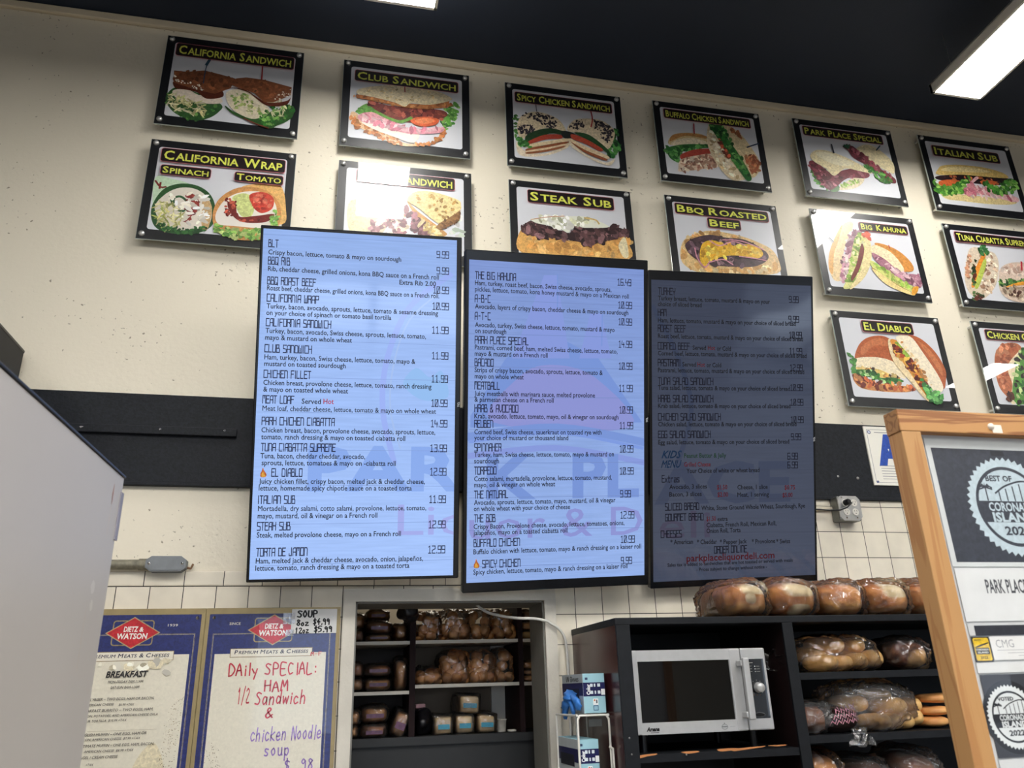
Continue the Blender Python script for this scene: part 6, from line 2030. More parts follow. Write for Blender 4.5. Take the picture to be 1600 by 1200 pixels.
V = Ink(MY-0.0013, None, 1)
for iy in range(3):
    for ix in range(2):
        q = mq(1258+ix*78+iy*4, 262+iy*27); V.rr((210, 212, 210), q.x-0.0014, q.z-0.0014, q.x+0.0014, q.z+0.0014, 0.0006); V.rr((130, 130, 124), q.x+0.004, q.z-0.0008, q.x+0.017, q.z+0.0008, 0.0005)
q = mq(1255, 232); V.rr((140, 140, 134), q.x, q.z, q.x+0.022, q.z+0.002, 0.0005)
for t in range(9):
    a = math.radians(-45+t*34); V.rr((170, 170, 164), kn.x-0.004+0.0225*math.cos(a)-0.001, kn.z+0.0225*math.sin(a)-0.001, kn.x-0.004+0.0225*math.cos(a)+0.001, kn.z+0.0225*math.sin(a)+0.001, 0.0005)
for t in range(3):
    q = mq(1330+t*32, 550); V.rr((150, 110, 70), q.x-0.0012, q.z-0.0012, q.x+0.0012, q.z+0.0012, 0.0006)
q = mq(1388, 745)
V.raw([(q.x+0.020*math.cos(t*math.pi/10), q.z+0.0075*math.sin(t*math.pi/10)) for t in range(20)], (74, 76, 78)); V.raw([(q.x+0.017*math.cos(t*math.pi/10), q.z-0.001+0.0055*math.sin(t*math.pi/10)) for t in range(20)], (14, 15, 17))
V.g.build('control_marks', INK, cp)
for fx in (mx0+0.05, mx1-0.05):
    for fy in (MY+0.06, MY+0.32):
        g = G(); g.lathe([(0.012, zm), (0.015, mz0+0.006)], (fx, fy, 0), axis='z', n=14); g.build('foot', BLACK_PL, mw)

# loaves on top of the unit
gt = 'bagged loaves on top of the black shelf unit'
PL = (224, 204, 162)
CR1, CR2 = (180, 106, 50), (224, 160, 92)
lm = lambda i, ov, base: loaf_mat('loaf_crust_%d' % i, CR1, CR2, PL, ov, base)
TOPS = [(('H', 318, 84, 590, 300), -0.475, 0.33, lm(1, [(0.02, 0.095, 0.055, 0.020), (-0.005, 0.062, 0.019, 0.018)], 0.042), 'brown loaf with a small pale knob on its end, leftmost on the unit top', FILM, 0, 0),
        (('H', 588, 80, 890, 300), -0.475, 0.32, lm(2, [(0.012, 0.092, 0.062, 0.026), (0.0, 0.024, 0.042, 0.018)], 0.0), 'brown loaf with a wide pale cut and a pale base, second on the unit top', FILM, 0, 0),
        (('H', 885, 88, 1160, 296), -0.465, 0.26, lm(3, [], 0.045), 'brown crusty loaf without a pale cut, third on the unit top', FILM, 0, 0),
        (('H', 1165, 84, 1425, 308), -0.485, 0.26, lm(4, [(0.012, 0.088, 0.052, 0.030)], 0.022), 'brown loaf with a broad pale end, nearest the wooden frame', FILM, 1, 0),
        (('H', 1430, 90, 1690, 300), -0.475, 0.26, lm(5, [], 0.03), 'loaf in plastic half hidden behind the wooden frame, on the unit top', FILM, 0, 0)]
for rc, Y, d_, m_, lab, fm, tl_, yw_ in TOPS:
    o = bagged_loaf('country_loaf', rc, Y, d_, m_, lab, gt, e=0.68, floor_z=UZ, film=fm, tl=tl_, yaw=yw_, fine=True)
    if yw_:
        o.location.y = -0.20

# bags on the unit's shelves
g = G(); superloaf(g, 0.034, 0.062, 0.056, 0.85, 0.8, 7, amp=0.005, freq=18, nu=22, nv=14)
HOAG = g.build('long_roll', GOLDC)
def place_rolls(lst, base, label, group, Y0, zs, yawr=0.35):
    out = None
    for x, y, dY, yaw, q in lst:
        if out is None:
            o = base if base.get('used') is None else copy_tree(base)
            base['used'] = 1
            tag(o, label, 'bread roll', group); out = o
        else:
            o = copy_tree(out)
        Y = Y0+dY
        p = zat('H', x, y, Y)
        o.location = (p.x, Y+0.05, max(p.z-0.028, zs+0.001)); o.rotation_euler = (0, 0, yaw); o.scale = (q, q, q)
    return out
r1 = place_rolls([(880, 580, 0, 0.5, 1), (985, 580, 0.01, 0.2, 0.95), (1085, 575, 0, -0.3, 1.05), (1180, 560, 0.01, -0.5, 1.1), (900, 485, 0.03, 0.5, 1.15), (1050, 480, 0.03, 0.1, 1), (1020, 520, 0.05, 0.6, 1), (820, 530, 0.06, 0.6, 1)], HOAG,
                 'golden long roll bagged on the shelf just below the loaves', 'long rolls on the upper unit shelf', -0.455, zs1)
r2 = place_rolls([(1200, 945, 0, 0.4, 1), (1290, 950, 0, -0.2, 1), (1370, 935, 0.01, -0.5, 1.05), (1270, 850, 0.03, 0.3, 1.2), (1420, 900, 0.02, -0.4, 1), (1400, 830, 0.04, -0.2, 1), (1040, 830, 0.06, 0.8, 1.1), (1200, 780, 0.08, 0.3, 1)], HOAG,
                 'golden long roll in the big hazy bag on the second unit shelf', 'long rolls on the second unit shelf', -0.46, zs2)
def big_bag(rc, Y, d, fz, lab, film, tl, e=0.7):
    x, z, w, h = px_box('H', *rc, Y)
    _seed[0] += 1
    g = G(); superloaf(g, w/2, d/2, h+z-fz, e, e, _seed[0], amp=0.014, freq=11, nu=150, nv=84, wr=0.008)
    if tl: tail(g, (tl*w/2*0.85, -0.02, (h+z-fz)*0.4), (tl, -0.15, -0.05), 0.045, 0.12, _seed[0])
    o = g.build('plastic_bag', film); o.location = (x, Y+d/2, fz)
    return tag(o, lab, 'plastic bag')
big_bag((775, 425, 1250, 632), -0.485, 0.22, zs1, 'clear bag of golden long rolls on the shelf right of the microwave top', FILM, -1)
big_bag((960, 690, 1500, 985), -0.485, 0.24, zs2, 'hazy bag of long rolls bulging on the second shelf right of the microwave', FILM2, 0, 0.8)
gb = 'bagged bread on the unit shelves'
bagged_loaf('round_loaf', ('H', 1285, 432, 1530, 618), -0.45, 0.2, DARKC, 'dark shiny bagged loaf beside the wooden frame, upper unit shelf', gb, e=0.75, mats=loaf_mat('dark_round_crust', (84, 44, 24), (126, 72, 40), (214, 164, 96), [(0.03, 0.02, 0.055, 0.045)], 0), floor_z=zs1, fine=True)
bagged_loaf('bagged_loaf', ('H', 735, 812, 960, 1005), -0.46, 0.22, DARKC, 'reddish brown bagged loaf at the divider on the second unit shelf', gb, e=0.75, floor_z=zs2, film=FILM2, fine=True)
# patterned bag with pink zigzags, its loose end hanging over the shelf edge
x, z, w, h = px_box('H', 850, 830, 1110, 1000, -0.47)
g = G(); superloaf(g, w/2, 0.085, h, 0.8, 0.8, 77, amp=0.012, freq=14, nu=36, nv=20)
o = g.build('patterned_bag', mat('dark_translucent_bag', (40, 27, 24), 0.22, coat=0.6, nscale=14, var=0.4, bump=0.5, bscale=26)); o.location = (x, -0.385, zs2)
tag(o, 'dark bread bag with pink zigzag print, its clear end hanging over the shelf', 'bread bag')
k = Ink(0, lambda a, b: (a, b), 3)
for r_ in range(3):
    for i in range(6):
        t0 = (i+0.5)/6
        xx = -0.75*w/2+t0*0.75*w+r_*0.012
        zz = h*(0.30+0.2*r_)+t0*h*0.10
        k.ln((190, 132, 150), 0.0026, [(xx, zz), (xx+0.007, zz+0.012), (xx+0.015, zz+0.004), (xx+0.021, zz+0.018)], False)
for i, v in enumerate(k.g.v):                   # wrap the print round the bag's front
    xx, zz = v[0], v[2]
    q = max(0.0, 1-abs(xx/(w/2))**2.5)**0.4*max(0.0, 1-abs((zz-h/2)/(h/2))**2.5)**0.4
    k.g.v[i] = (xx, -0.085*q-0.012, zz)
k.g.build('printed_zigzag', INK, o, local=True)
g = G()
pts = []
nx, nz = 9, 6
for j in range(nz):
    for i in range(nx):
        a = (i/(nx-1)-0.5)*0.085*(0.7+0.35*j/(nz-1)); pts.append((0.03+a, -0.118-0.012*math.sin(i*2.1+j)-0.008*j/(nz-1), 0.016-0.052*j/(nz-1)+0.004*math.sin(i*1.3)))
g.add(pts, [(j*nx+i, j*nx+i+1, (j+1)*nx+i+1, (j+1)*nx+i) for j in range(nz-1) for i in range(nx-1)], 0, smooth=True)
g.build('loose_end', FILM2, o, local=True)
for j, (a, b) in enumerate(((895, 960), (820, 893), (758, 818))):
    bagged_loaf('bun_pack', ('H', 1478, b-68+(8 if j else 0), 1640, b), -0.45, 0.2, CRUST, ('lowest', 'middle', 'topmost')[j]+' brown bun of the stack behind the wooden frame, second unit shelf', 'stacked buns on the second unit shelf', e=0.6, bag=False, cat='bread')
# lowest shelf
bagged_loaf('bagged_loaf', ('H', 782, 1098, 1042, 1420), -0.46, 0.24, CRUST, 'bagged brown loaf at the bottom of the photo, right of the divider', gb, e=0.6, floor_z=zs3, tl=0, fine=True)
bagged_loaf('bagged_loaf', ('H', 1050, 1130, 1330, 1420), -0.42, 0.22, DARKC, 'dark loaf in a hazy bag at the bottom of the photo, middle', gb, e=0.7, floor_z=zs3, film=FILM2, fine=True)
bagged_loaf('bagged_loaf', ('H', 1345, 1085, 1640, 1420), -0.44, 0.24, DARKC, 'tall hazy bagged loaf at the bottom, beside the wooden frame', gb, e=0.7, floor_z=zs3, film=FILM2, fine=True)
# things in the dark bay under the microwave are not visible

# ------------------------------------------------------------------ glove boxes on a wire rack
def at_x(px, py, X):
    d = ray(px, py); return CAM+d*((X-CAM.x)/d.x)
GF = -0.40
f0 = zat('O', 352, 160, GF); f1 = zat('O', 588, 160, GF); fb = zat('O', 366, 598, GF)
bx0, bx1 = f0.x, min(f1.x, UX0-0.012)
LBL = mat('pale_blue_card', (158, 202, 214), 0.5, nscale=20, var=0.04)
GRYC = mat('grey_card', (176, 184, 186), 0.5, nscale=20, var=0.06)
def glove_box(x0, x1, z0, z1, yf, yb_, label, gloves):
    r = thing('glove_box', (x0, yf, z0), label, 'box', None)
    g = G(); g.box((x0, yf, z0), (x1, yb_, z1), 0)
    bxo = g.build('carton', LBL, r)
    # left face artwork: grey card with a navy band and the dispensing slot
    h = z1-z0
    g = G(); g.box((x0-0.0006, yf, z0), (x0, yb_, z1)); g.build('side_face', GRYC, r)
    NV = mat('navy_print', (24, 26, 74), 0.5); DK = mat('dispensing_slot', (14, 16, 30), 0.7)
    g = G(); g.box((x0-0.0010, yf, z0+h*0.44), (x0-0.0006, yb_, z0+h*0.77)); g.build('printed_band', NV, r)
    g = G(); g.box((x0-0.0014, yf+0.045, z0+h*0.33), (x0-0.0010, yb_-0.04, z0+h*0.62)); g.build('dispensing_slot', DK, r)
    k = Ink(yf-0.0003, None, 2); w = x1-x0
    k.rr((26, 28, 78), x0, z0+h*0.42, x1, z0+h*0.77, 0.0005)
    V, F, wd = glyphs('Color', bold=0.05)
    s_ = 0.014
    k.y -= 1e-5
    k.g.add([(x0+w*0.20-vy*s_*0.8+0.008, k.y, z0+h*0.46+vx*h*0.27/wd) for vx, vy in V], F, 0, S(236, 238, 240))
    for i, (a, b) in enumerate(((0.32, 0.66), (0.50, 0.66), (0.66, 0.66), (0.32, 0.48), (0.52, 0.48), (0.66, 0.48))):
        k.rr((222, 230, 236), x0+w*a, z0+h*b, x0+w*(a+(0.07 if i % 3 == 1 else 0.13)), z0+h*(b+0.08), 0.001)
    k.rr((236, 240, 240), x0+w*0.42, z0+h*0.20, x0+w*0.66, z0+h*0.36, 0.002); k.rr((214, 120, 80), x0+w*0.46, z0+h*0.30, x0+w*0.53, z0+h*0.34, 0.001); k.rr((90, 100, 110), x0+w*0.56, z0+h*0.24, x0+w*0.62, z0+h*0.33, 0.001)
    k.rr((70, 110, 140), x0+w*0.42, z0+h*0.06, x0+w*0.66, z0+h*0.19, 0.002); k.rr((150, 190, 208), x0+w*0.45, z0+h*0.08, x0+w*0.63, z0+h*0.17, 0.001)
    k.rr((60, 80, 110), x0+w*0.10, z0+h*0.84, x0+w*0.22, z0+h*0.90, 0.001); k.rr((240, 242, 242), x0+w*0.82, z0+h*0.45, x0+w, z0+h*0.60, 0.001)
    k.g.build('printed_front', INK, r)
    if gloves:
        V, F, wd = strokes('VN Gloves', HAND, pen=3.0, smooth=True, adv=12, jit=0.6, seed=3)
        g = G(); L = yb_-yf
        g.add([(x0-0.0009, yb_-L*0.20-vx/wd*L*0.62, z0+h*0.81+vy*h*0.13) for vx, vy in V], F, 0, S(14, 14, 16))
        g.build('handwriting', INK, r)
    return r
bz0, bz1 = fb.z, f0.z
glove_box(bx0, bx1, bz0, bz1, GF, GF+0.245, 'pale blue and navy glove box on top of the white wire rack', True)
q0 = zat('O', 300, 890, GF); q1 = zat('O', 525, 890, GF)
glove_box(q0.x, q1.x, q0.z-(bz1-bz0), q0.z, GF, GF+0.245, 'upside-down pale blue glove box lower in the wire rack, at the photo bottom', False)
# nitrile gloves spilling out of the slot
GLV = mat('blue_nitrile', (52, 118, 196), 0.45, nscale=40, var=0.12, bump=0.3, bscale=60)
gv = lambda x, y, dx=0.0: at_x(*zp('O', x, y), bx0-0.004-dx)
g = G()
def finger(pts, r0, r1):
    P_ = [gv(x, y, d) for x, y, d in pts]
    n = len(P_)
    g.tube(P_, r0, n=10, rr=[r0+(r1-r0)*i/(n-1) for i in range(n)])
def cloth(pts, widths, seed):
    """crumpled hanging glove part: flattened, creased tube"""
    P_ = [gv(x, y, d) for x, y, d in pts]
    C_ = []
    for i in range(len(P_)-1):
        for k_ in range(4):
            C_.append((P_[i].lerp(P_[i+1], k_/4), widths[i]+(widths[i+1]-widths[i])*k_/4))
    C_.append((P_[-1], widths[-1]))
    n = 16
    vs = []
    for i, (p, w) in enumerate(C_):
        for k_ in range(n):
            th = 2*math.pi*k_/n
            cr = 1+0.38*noise.noise(Vector((math.cos(th)*1.6, math.sin(th)*1.6, i*0.42+seed*5)))
            vs.append(p+Vector((-math.cos(th)*w*0.55*cr, math.sin(th)*w*cr, 0.15*w*math.sin(2*th+seed))))
    m = len(C_)
    g.add(vs, [(i*n+k_, i*n+(k_+1) % n, (i+1)*n+(k_+1) % n, (i+1)*n+k_) for i in range(m-1) for k_ in range(n)], 0, smooth=True)
    g.add(vs[-n:], [tuple(range(n))], 0, smooth=True); g.add(vs[:n], [tuple(range(n))[::-1]], 0, smooth=True)
cloth([(235, 345, -0.004), (225, 385, 0.010), (205, 430, 0.018), (190, 470, 0.018)], [0.030, 0.036, 0.030, 0.020], 1)
cloth([(190, 450, 0.016), (172, 520, 0.020), (160, 590, 0.020), (166, 660, 0.018)], [0.022, 0.019, 0.016, 0.009], 2)
cloth([(215, 450, 0.014), (238, 510, 0.018), (252, 570, 0.018), (256, 618, 0.016)], [0.020, 0.017, 0.014, 0.008], 3)
cloth([(245, 400, 0.008), (285, 450, 0.014), (305, 510, 0.014), (312, 565, 0.012)], [0.026, 0.022, 0.018, 0.010], 4)
cloth([(200, 430, 0.018), (160, 480, 0.020), (140, 540, 0.018)], [0.020, 0.018, 0.010], 5)
tag(g.build('nitrile_gloves', GLV), 'blue disposable gloves spilling out of the glove box slot', 'gloves')
# the rack
rack = thing('wire_rack', (bx0, GF, 1.0), 'white wire rack holding two glove boxes on the cherry side of the unit', 'rack')
WIRE = mat('white_coated_wire', (214, 212, 204), 0.4)
zr = bz0-0.006
def wire(pts, nm='wire', r_=0.0038):
    g = G(); g.tube(pts, r_, n=8); return g.build(nm, WIRE, rack)
xa, xb = bx0-0.028, UX0-0.012
ya, yb2 = GF-0.012, GF+0.225
zl = bz0-0.55
wire([(xa, ya, zl), (xa, ya, zr-0.012), (xa+0.008, ya, zr), (xb-0.008, ya, zr), (xb, ya, zr-0.012), (xb, ya, zl)], 'front_hoop')
wire([(xa-0.004, yb2, zl), (xa-0.004, yb2, zr), (xb, yb2, zr), (xb, yb2, zl)], 'rear_hoop')
wire([(xa, ya, zr), (xa-0.004, yb2, zr)], 'side_wire'); wire([(xb, ya, zr), (xb, yb2, zr)], 'side_wire')
wire([((xa+xb)/2, yb2-0.05, zl), ((xa+xb)/2, yb2-0.05, zr)], 'rear_wire')
zq = q0.z-0.022
wire([(xb-0.006, ya-0.004, zq), (xb+0.004, ya-0.010, zq-0.006), (xb+0.005, ya-0.010, zl)], 'hook_wire')
wire([(xa, ya, q0.z-0.136), (xb, ya, q0.z-0.136)], 'lower_wire'); wire([(xa-0.004, yb2, q0.z-0.136), (xb, yb2, q0.z-0.136)], 'lower_wire')
g = G(); p = zat('O', 430, 745, GF+0.06); g.box((p.x, GF+0.06, p.z), (xb, GF+0.064, p.z+0.022)); g.build('bracket_plate', mat('grey_bracket', (120, 120, 116), 0.5), rack)

# white cable from the doorway round to the unit
pts = [zat('I', 800, 215, 0.14), zat('I', 835, 240, 0.10), zat('I', 900, 285, 0.06), zat('I', 960, 303, 0.03), zat('I', 1030, 316, 0.0), zat('I', 1100, 323, -0.035), zat('I', 1180, 325, -0.04), zat('I', 1250, 338, -0.042),
       zat('J', 0, 185, -0.042), zat('J', 45, 212, -0.042), zat('J', 85, 262, -0.03), zat('J', 103, 330, -0.022), zat('J', 112, 430, -0.02), zat('J', 118, 530, -0.02), zat('J', 124, 700, -0.02)]
zz_ = pts[-1].z
pp = []
for a in range(len(pts)-1):
    p0_, p1_, p2_, p3_ = pts[max(a-1, 0)], pts[a], pts[a+1], pts[min(a+2, len(pts)-1)]
    for k_ in range(4):
        t = k_/4
        pp.append(0.5*((2*p1_)+(p2_-p0_)*t+(2*p0_-5*p1_+4*p2_-p3_)*t*t+(3*p1_-p0_-3*p2_+p3_)*t**3))
pp.append(pts[-1]); pp.append(pts[-1]-Vector((0, 0, 0.6)))
g = G(); g.tube(pp, 0.0052, n=10)
tag(g.build('white_cable', mat('white_cable', (206, 204, 198), 0.4)), 'white cable looping from the doorway top to the black shelf unit', 'cable')

# ------------------------------------------------------------------ wooden sign frame in front, right
FY = -1.80
WOODV = wood_mat('fir_upright', (178, 134, 84), (166, 118, 70), (10.0, 10.0, 0.7))
WOODH = wood_mat('fir_rail', (180, 132, 80), (140, 90, 50), (0.7, 9.0, 13.0))
WOODE = wood_mat('fir_end_grain', (158, 116, 70), (128, 88, 50), (12.0, 12.0, 12.0))
fl = zat('P', 1408, 672, FY); fr_ = zat('P', 1440, 680, FY); ft = zat('K', 172, 80, FY)
bx_ = zat('P', 1381, 672, FY+0.038)
fx0, fx1 = fl.x, fr_.x
fz1 = ft.z; fzr = fl.z-0.001
FW = 0.62
frame = thing('sign_frame', (fx0+FW/2, FY, 0), 'wooden display frame of rough fir standing in front at the right', 'frame')
g = G(); g.bbox((fx0, FY, 0), (fx1, FY+0.038, fzr), r=0.0015); g.build('stile', WOODV, frame)
g = G(); g.bbox((fx0+FW-0.042, FY, 0), (fx0+FW, FY+0.038, fzr), r=0.0015); g.build('stile', WOODV, frame)
g = G(); g.bbox((fx0-0.001, FY-0.0008, fzr), (fx0+FW+0.001, FY+0.0388, fz1), r=0.0015)
g.build('rail', WOODH, frame)
g = G(); g.box((fx0-0.0016, FY+0.001, fzr+0.001), (fx0-0.001, FY+0.037, fz1-0.001)); g.build('end_grain', WOODE, frame)
g = G(); g.bbox((fx1, FY+0.002, 0.9), (fx0+FW-0.042, FY+0.036, 0.94), r=0.0015); g.build('rail', WOODH, frame)
BY = FY+0.018
g = G(); g.box((fx1, BY+0.001, 0.94), (fx0+FW-0.042, BY+0.006, fzr)); g.build('backing_board', mat('white_backing', (198, 200, 200), 0.4, nscale=6, var=0.04), frame)
p = zat('K', 805, 200, FY-0.001)
g = G(); g.lathe([(0.002, FY-0.006), (0.006, FY-0.004), (0.0065, FY-0.0008)], (p.x, 0, p.z), n=14); g.box((p.x+0.002, FY-0.0012, p.z-0.012), (p.x+0.024, FY-0.0009, p.z+0.004)); g.build('taped_pin', mat('pin_white', (226, 218, 206), 0.4), frame)


def sheet(name, z, l, t, r_, b, col, draw, label, cat, lift=0.0, mat_=None, w=None):
    """a print lying on the backing board; corners measured at left-top and left-bottom"""
    Y = BY-0.0008-lift
    a = zat(z, l, t, Y); c = zat(z, r_, b, Y)
    x0, z1_ = a.x, a.z
    lb = c
    x1_ = fx0+FW-0.05 if w is None else x0+w
    z0_ = lb.z
    k = Ink(Y, lambda x, y: (zat(z, x, y, Y).x, zat(z, x, y, Y).z), 6)
    root = None
    g = G(); g.box((x0, Y-0.0001, z0_), (x1_, BY+0.0008-0.0002 if False else Y+0.0006, z1_))
    root = g.build(name, mat('sheet_'+name, col, 0.4, coat=0.3, nscale=30, var=0.03), loc=(x0, Y, z0_))
    tag(root, label, cat)
    k.y = Y-0.0002
    draw(k, x0, z0_, x1_, z1_)
    k.g.build('printed_artwork', mat_ or LAMIN, root)
    return root


def circ(cx, cz, r, n=48):
    return [(cx+r*math.cos(2*math.pi*t/n), cz+r*math.sin(2*math.pi*t/n)) for t in range(n)]


def seal(k, cx, cz, r, pale, dark, year, best):
    n = 44
    k.raw([(cx+(r if t % 2 else r*0.93)*math.cos(math.pi*t/n), cz+(r if t % 2 else r*0.93)*math.sin(math.pi*t/n)) for t in range(2*n)], pale)
    k.raw(circ(cx, cz, r*0.80), dark); k.raw(circ(cx, cz, r*0.735), pale)
    # lower dark band
    band = [(x, z) for x, z in circ(cx, cz, r*0.735, 96) if cz-0.34*r < z < cz+0.10*r]
    lw = sorted(band, key=lambda q: q[1])
    L_ = sorted([q for q in band if q[0] < cx], key=lambda q: q[1]); R_ = sorted([q for q in band if q[0] >= cx], key=lambda q: -q[1])
    k.raw(L_+R_, dark)
    # bridge and palm
    arch = crom([(cx-0.30*r, cz+0.26*r), (cx-0.05*r, cz+0.40*r), (cx+0.30*r, cz+0.50*r), (cx+0.55*r, cz+0.50*r)], False, 5)
    vs, fs = ribbon(arch, 0.035*r); k.y -= 1.6e-5
    k.g.add([(v[0], k.y, v[1]) for v in vs], fs, 0, S(*dark))
    for i in range(5):
        xx = cx-0.22*r+i*0.17*r
        k.rr(dark, xx-0.014*r, cz+0.10*r, xx+0.014*r, cz+(0.30+0.05*i)*r, 0.004*r)
    k.rr(dark, cx-0.53*r, cz+0.10*r, cx-0.50*r, cz+0.36*r, 0.004*r)
    for t in range(7):
        a = math.radians(-20+t*37)
        vs, fs = ribbon([(cx-0.515*r, cz+0.37*r), (cx-0.515*r+0.10*r*math.cos(a), cz+0.37*r+0.07*r*math.sin(a)), (cx-0.515*r+0.15*r*math.cos(a), cz+0.35*r+0.05*r*math.sin(a))], 0.03*r)
        k.y -= 1.6e-5; k.g.add([(v[0], k.y, v[1]) for v in vs], fs, 0, S(*dark))
    k.text(glyphs(best, bold=0.03), cx-0.46*r, cz+0.50*r, 0.62*r, 0.11*r, dark)
    k.text(glyphs('CORONADO', bold=0.03), cx-0.54*r, cz-0.10*r, 1.10*r, 0.16*r, pale)
    k.text(glyphs('ISLAND', bold=0.04), cx-0.50*r, cz-0.31*r, 0.98*r, 0.17*r, pale)
    k.text(glyphs(year, bold=0.03), cx-0.30*r, cz-0.57*r, 0.60*r, 0.16*r, dark)


def draw_award(k, x0, z0, x1, z1):
    a = k.conv(402, 340); b = k.conv(590, 1132)
    k.rr((54, 58, 68), a[0], z0+0.008, x1, a[1], 0.001)
    k.rr((36, 38, 46), k.conv(800, 360)[0], k.conv(800, 395)[1], k.conv(885, 360)[0], a[1]-0.002, 0.001)
    t = k.conv(850, 405); u = k.conv(1000, 1075); l = k.conv(640, 660)
    r = (t[1]-u[1])/2
    seal(k, l[0]+r, (t[1]+u[1])/2, r, (176, 192, 200), (54, 58, 68), '2022', 'BEST OF')


sheet('award_poster', 'K', 352, 268, 590, 1138, (196, 200, 200), draw_award, 'dark award poster with a pale round notched seal, top of the wooden frame', 'poster')


def draw_plate(k, x0, z0, x1, z1):
    a = k.conv(685, 174); e = k.conv(928, 174)
    k.text(glyphs('PARK PLACE', bold=0.02), a[0], a[1], e[0]-a[0], 0.0225, (60, 62, 68))


sheet('name_plate', 'L', 490, 28, 560, 342, (206, 208, 208), draw_plate, 'white plate with dark narrow lettering under the award poster', 'sign', lift=0.0004)


def draw_strip(k, x0, z0, x1, z1):
    pass


def draw_dark(k, x0, z0, x1, z1):
    k.rr((40, 42, 50), x0+0.012, z0, x1, z1-0.004, 0.001)


sheet('black_strip', 'L', 566, 352, 606, 425, (190, 192, 192), draw_dark, 'black strip under the white plate in the wooden frame', 'sign')


def draw_badge(k, x0, z0, x1, z1):
    h = z1-z0; w = x1-x0
    k.rr((30, 30, 30), x0, z0, x1, z1, 0.004); k.rr((214, 178, 40), x0+0.002, z0+0.002, x1-0.002, z1-0.002, 0.003)
    k.rr((44, 42, 36), x0+0.004, z0+h*0.30, x1-0.004, z0+h*0.56, 0.001)
    k.text(glyphs('CORONADO', bold=0.03), x0+w*0.14, z0+h*0.45, w*0.72, h*0.07, (200, 200, 190)); k.text(glyphs('ISLAND', bold=0.03), x0+w*0.20, z0+h*0.34, w*0.6, h*0.07, (200, 200, 190))
    k.text(glyphs('2022', bold=0.03), x0+w*0.28, z0+h*0.12, w*0.44, h*0.10, (50, 46, 30)); k.text(glyphs('BEST', bold=0.02), x0+w*0.14, z0+h*0.84, w*0.4, h*0.06, (50, 46, 30))
    k.b((50, 46, 30), [(598, 500), (640, 478), (690, 462), (690, 470), (640, 490)], False)


def draw_card(k, x0, z0, x1, z1):
    h = z1-z0
    k.text(glyphs('CMG', bold=-0.012), x0+0.010, z0+h*0.52, 0.036, 0.013, (120, 124, 130))
    for i in range(3):
        k.rr((150, 152, 156), x0+0.010+0.020*i, z0+h*(0.40-0.12*i), x0+0.080, z0+h*(0.42-0.12*i), 0.0003)


sheet('contact_card', 'L', 695, 430, 722, 568, (214, 214, 212), draw_card, 'white card with thin CMG lettering beside the yellow badge', 'card', lift=0.0002, w=0.10)
sheet('yellow_badge', 'L', 588, 432, 610, 580, (30, 30, 30), draw_badge, 'small yellow and black badge sticker beside the wooden upright', 'sticker', lift=0.0006, w=0.035)
sheet('white_strip', 'L', 618, 584, 632, 645, (204, 205, 204), draw_strip, 'blank white paper strip above the black round seal', 'paper', lift=0.0)


def draw_sticker(k, x0, z0, x1, z1):
    l = k.conv(668, 880); t = k.conv(800, 710); u = k.conv(860, 1095)
    r = (t[1]-u[1])/2
    cx, cz = l[0]+r+0.004, (t[1]+u[1])/2
    k.raw(circ(cx, cz, r*1.13), (22, 23, 27))
    seal(k, cx, cz, r, (204, 208, 208), (26, 27, 31), '2022', 'VOTED')


sheet('seal_poster', 'L', 640, 655, 730, 1145, (52, 54, 60), draw_sticker, 'black poster with a white notched seal, bottom of the wooden frame', 'poster', lift=0.0)
sheet('paper_note', 'L', 752, 1155, 800, 1300, (196, 198, 198), draw_strip, 'pale paper at the bottom right corner of the photo', 'paper', lift=0.0002)

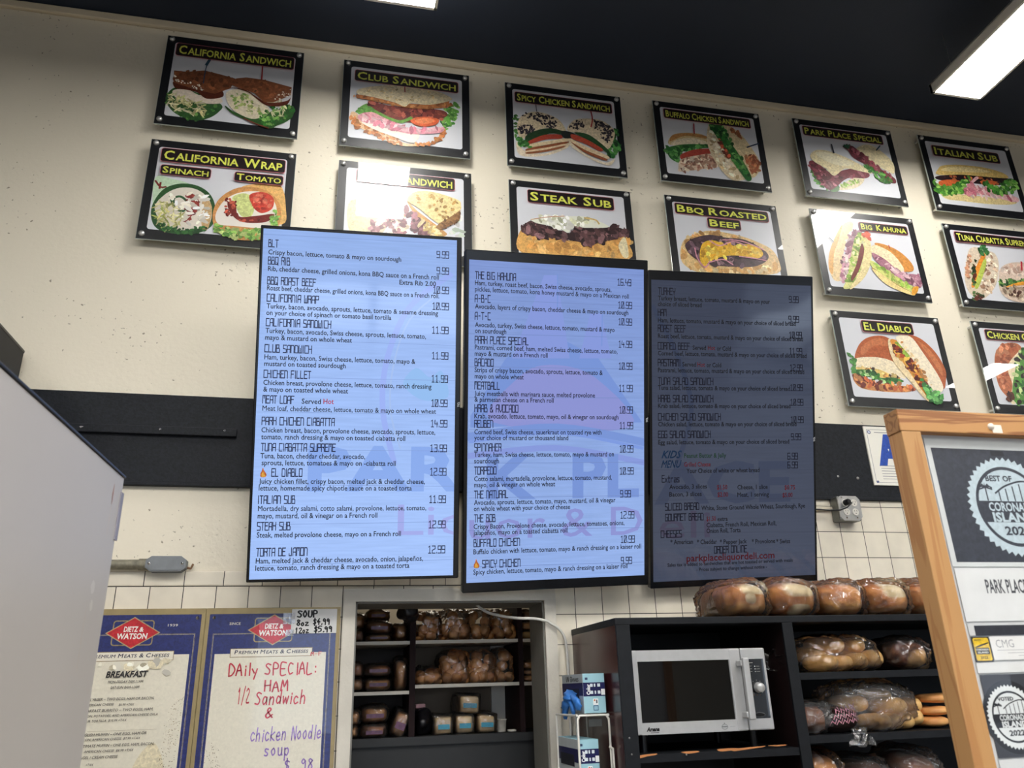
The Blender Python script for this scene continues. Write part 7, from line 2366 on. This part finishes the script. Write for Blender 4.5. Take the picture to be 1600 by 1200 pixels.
# ------------------------------------------------------------------ white refrigerator and black hood, left
e = at(195, 747, -1.40)
fr0 = thing('refrigerator', (e.x, -1.40, 0), 'tall white refrigerator with scuffed side at the left edge of the photo', 'refrigerator', rot=(0, 0, math.radians(-2.2)))
FRW = mat('white_appliance_steel', (186, 181, 175), 0.4, nscale=3, var=0.03)
H_ = e.z
g = G(); g.bbox((-0.72, -0.78, 0.05), (0, 0, H_), r=0.004); g.build('cabinet', FRW, fr0, local=True)
g = G(); g.bbox((-0.725, -0.785, H_), (0.002, 0.002, H_+0.004), r=0.001); g.build('top_seam', BLACK_PL, fr0, local=True)
g = G(); g.bbox((-0.71, -0.845, 0.06), (-0.002, -0.784, H_-0.004), r=0.008); dd = g.build('door', FRW, fr0, local=True)
g = G(); g.bbox((-0.09, -0.90, 1.0), (-0.065, -0.845, 1.45), r=0.006); g.build('handle', STEEL, dd, local=True)
for sx in (-0.68, -0.04):
    for sy in (-0.74, -0.04):
        g = G(); g.lathe([(0.025, 0), (0.02, 0.06)], (sx, sy, 0), axis='z', n=12); g.build('foot', BLACK_PL, fr0, local=True)
g = G(); g.box((0.0, -0.012, H_-0.12), (0.0025, 0.0025, H_-0.03)); g.build('hinge_strip', mat('lilac_strip', (140, 138, 150), 0.5), fr0, local=True)
k = Ink(0, lambda x, y: (x, y), 12)
for (y_, z_, w_, h_, c) in ((-0.055, H_-0.045, 0.0035, 0.020, (168, 128, 108)), (-0.055, H_-0.085, 0.0012, 0.05, (196, 184, 172)), (-0.085, H_-0.215, 0.010, 0.012, (202, 198, 192)), (-0.078, H_-0.245, 0.007, 0.010, (202, 198, 190)), (-0.10, H_-0.30, 0.0012, 0.06, (190, 180, 168)), (-0.30, H_-0.50, 0.006, 0.016, (178, 160, 140))):
    k.raw([(y_+w_*math.cos(t*math.pi/5)*(1+0.3*math.sin(t*3)), z_+h_*math.sin(t*math.pi/5)) for t in range(10)], c)
k.g.v = [(0.0002, v[0], v[2]) for v in k.g.v]
k.g.build('scuff_mark', INK, fr0, local=True)
e = at(43, 553, 0)
hood = thing('black_hood', (e.x-0.4, 0, 2.70), 'black metal hood jutting from the wall behind the white refrigerator', 'hood')
g = G(); g.bbox((e.x-0.9, -0.75, 2.70), (e.x, -0.030, e.z), r=0.004); g.build('hood_body', mat('black_hood_metal', (18, 21, 27), 0.5, spec=0.3, nscale=12, var=0.3), hood)
g = G(); g.bbox((e.x-0.902, -0.752, e.z-0.012), (e.x+0.002, -0.03, e.z), r=0.003); g.build('top_flange', BLACK_PL, hood)
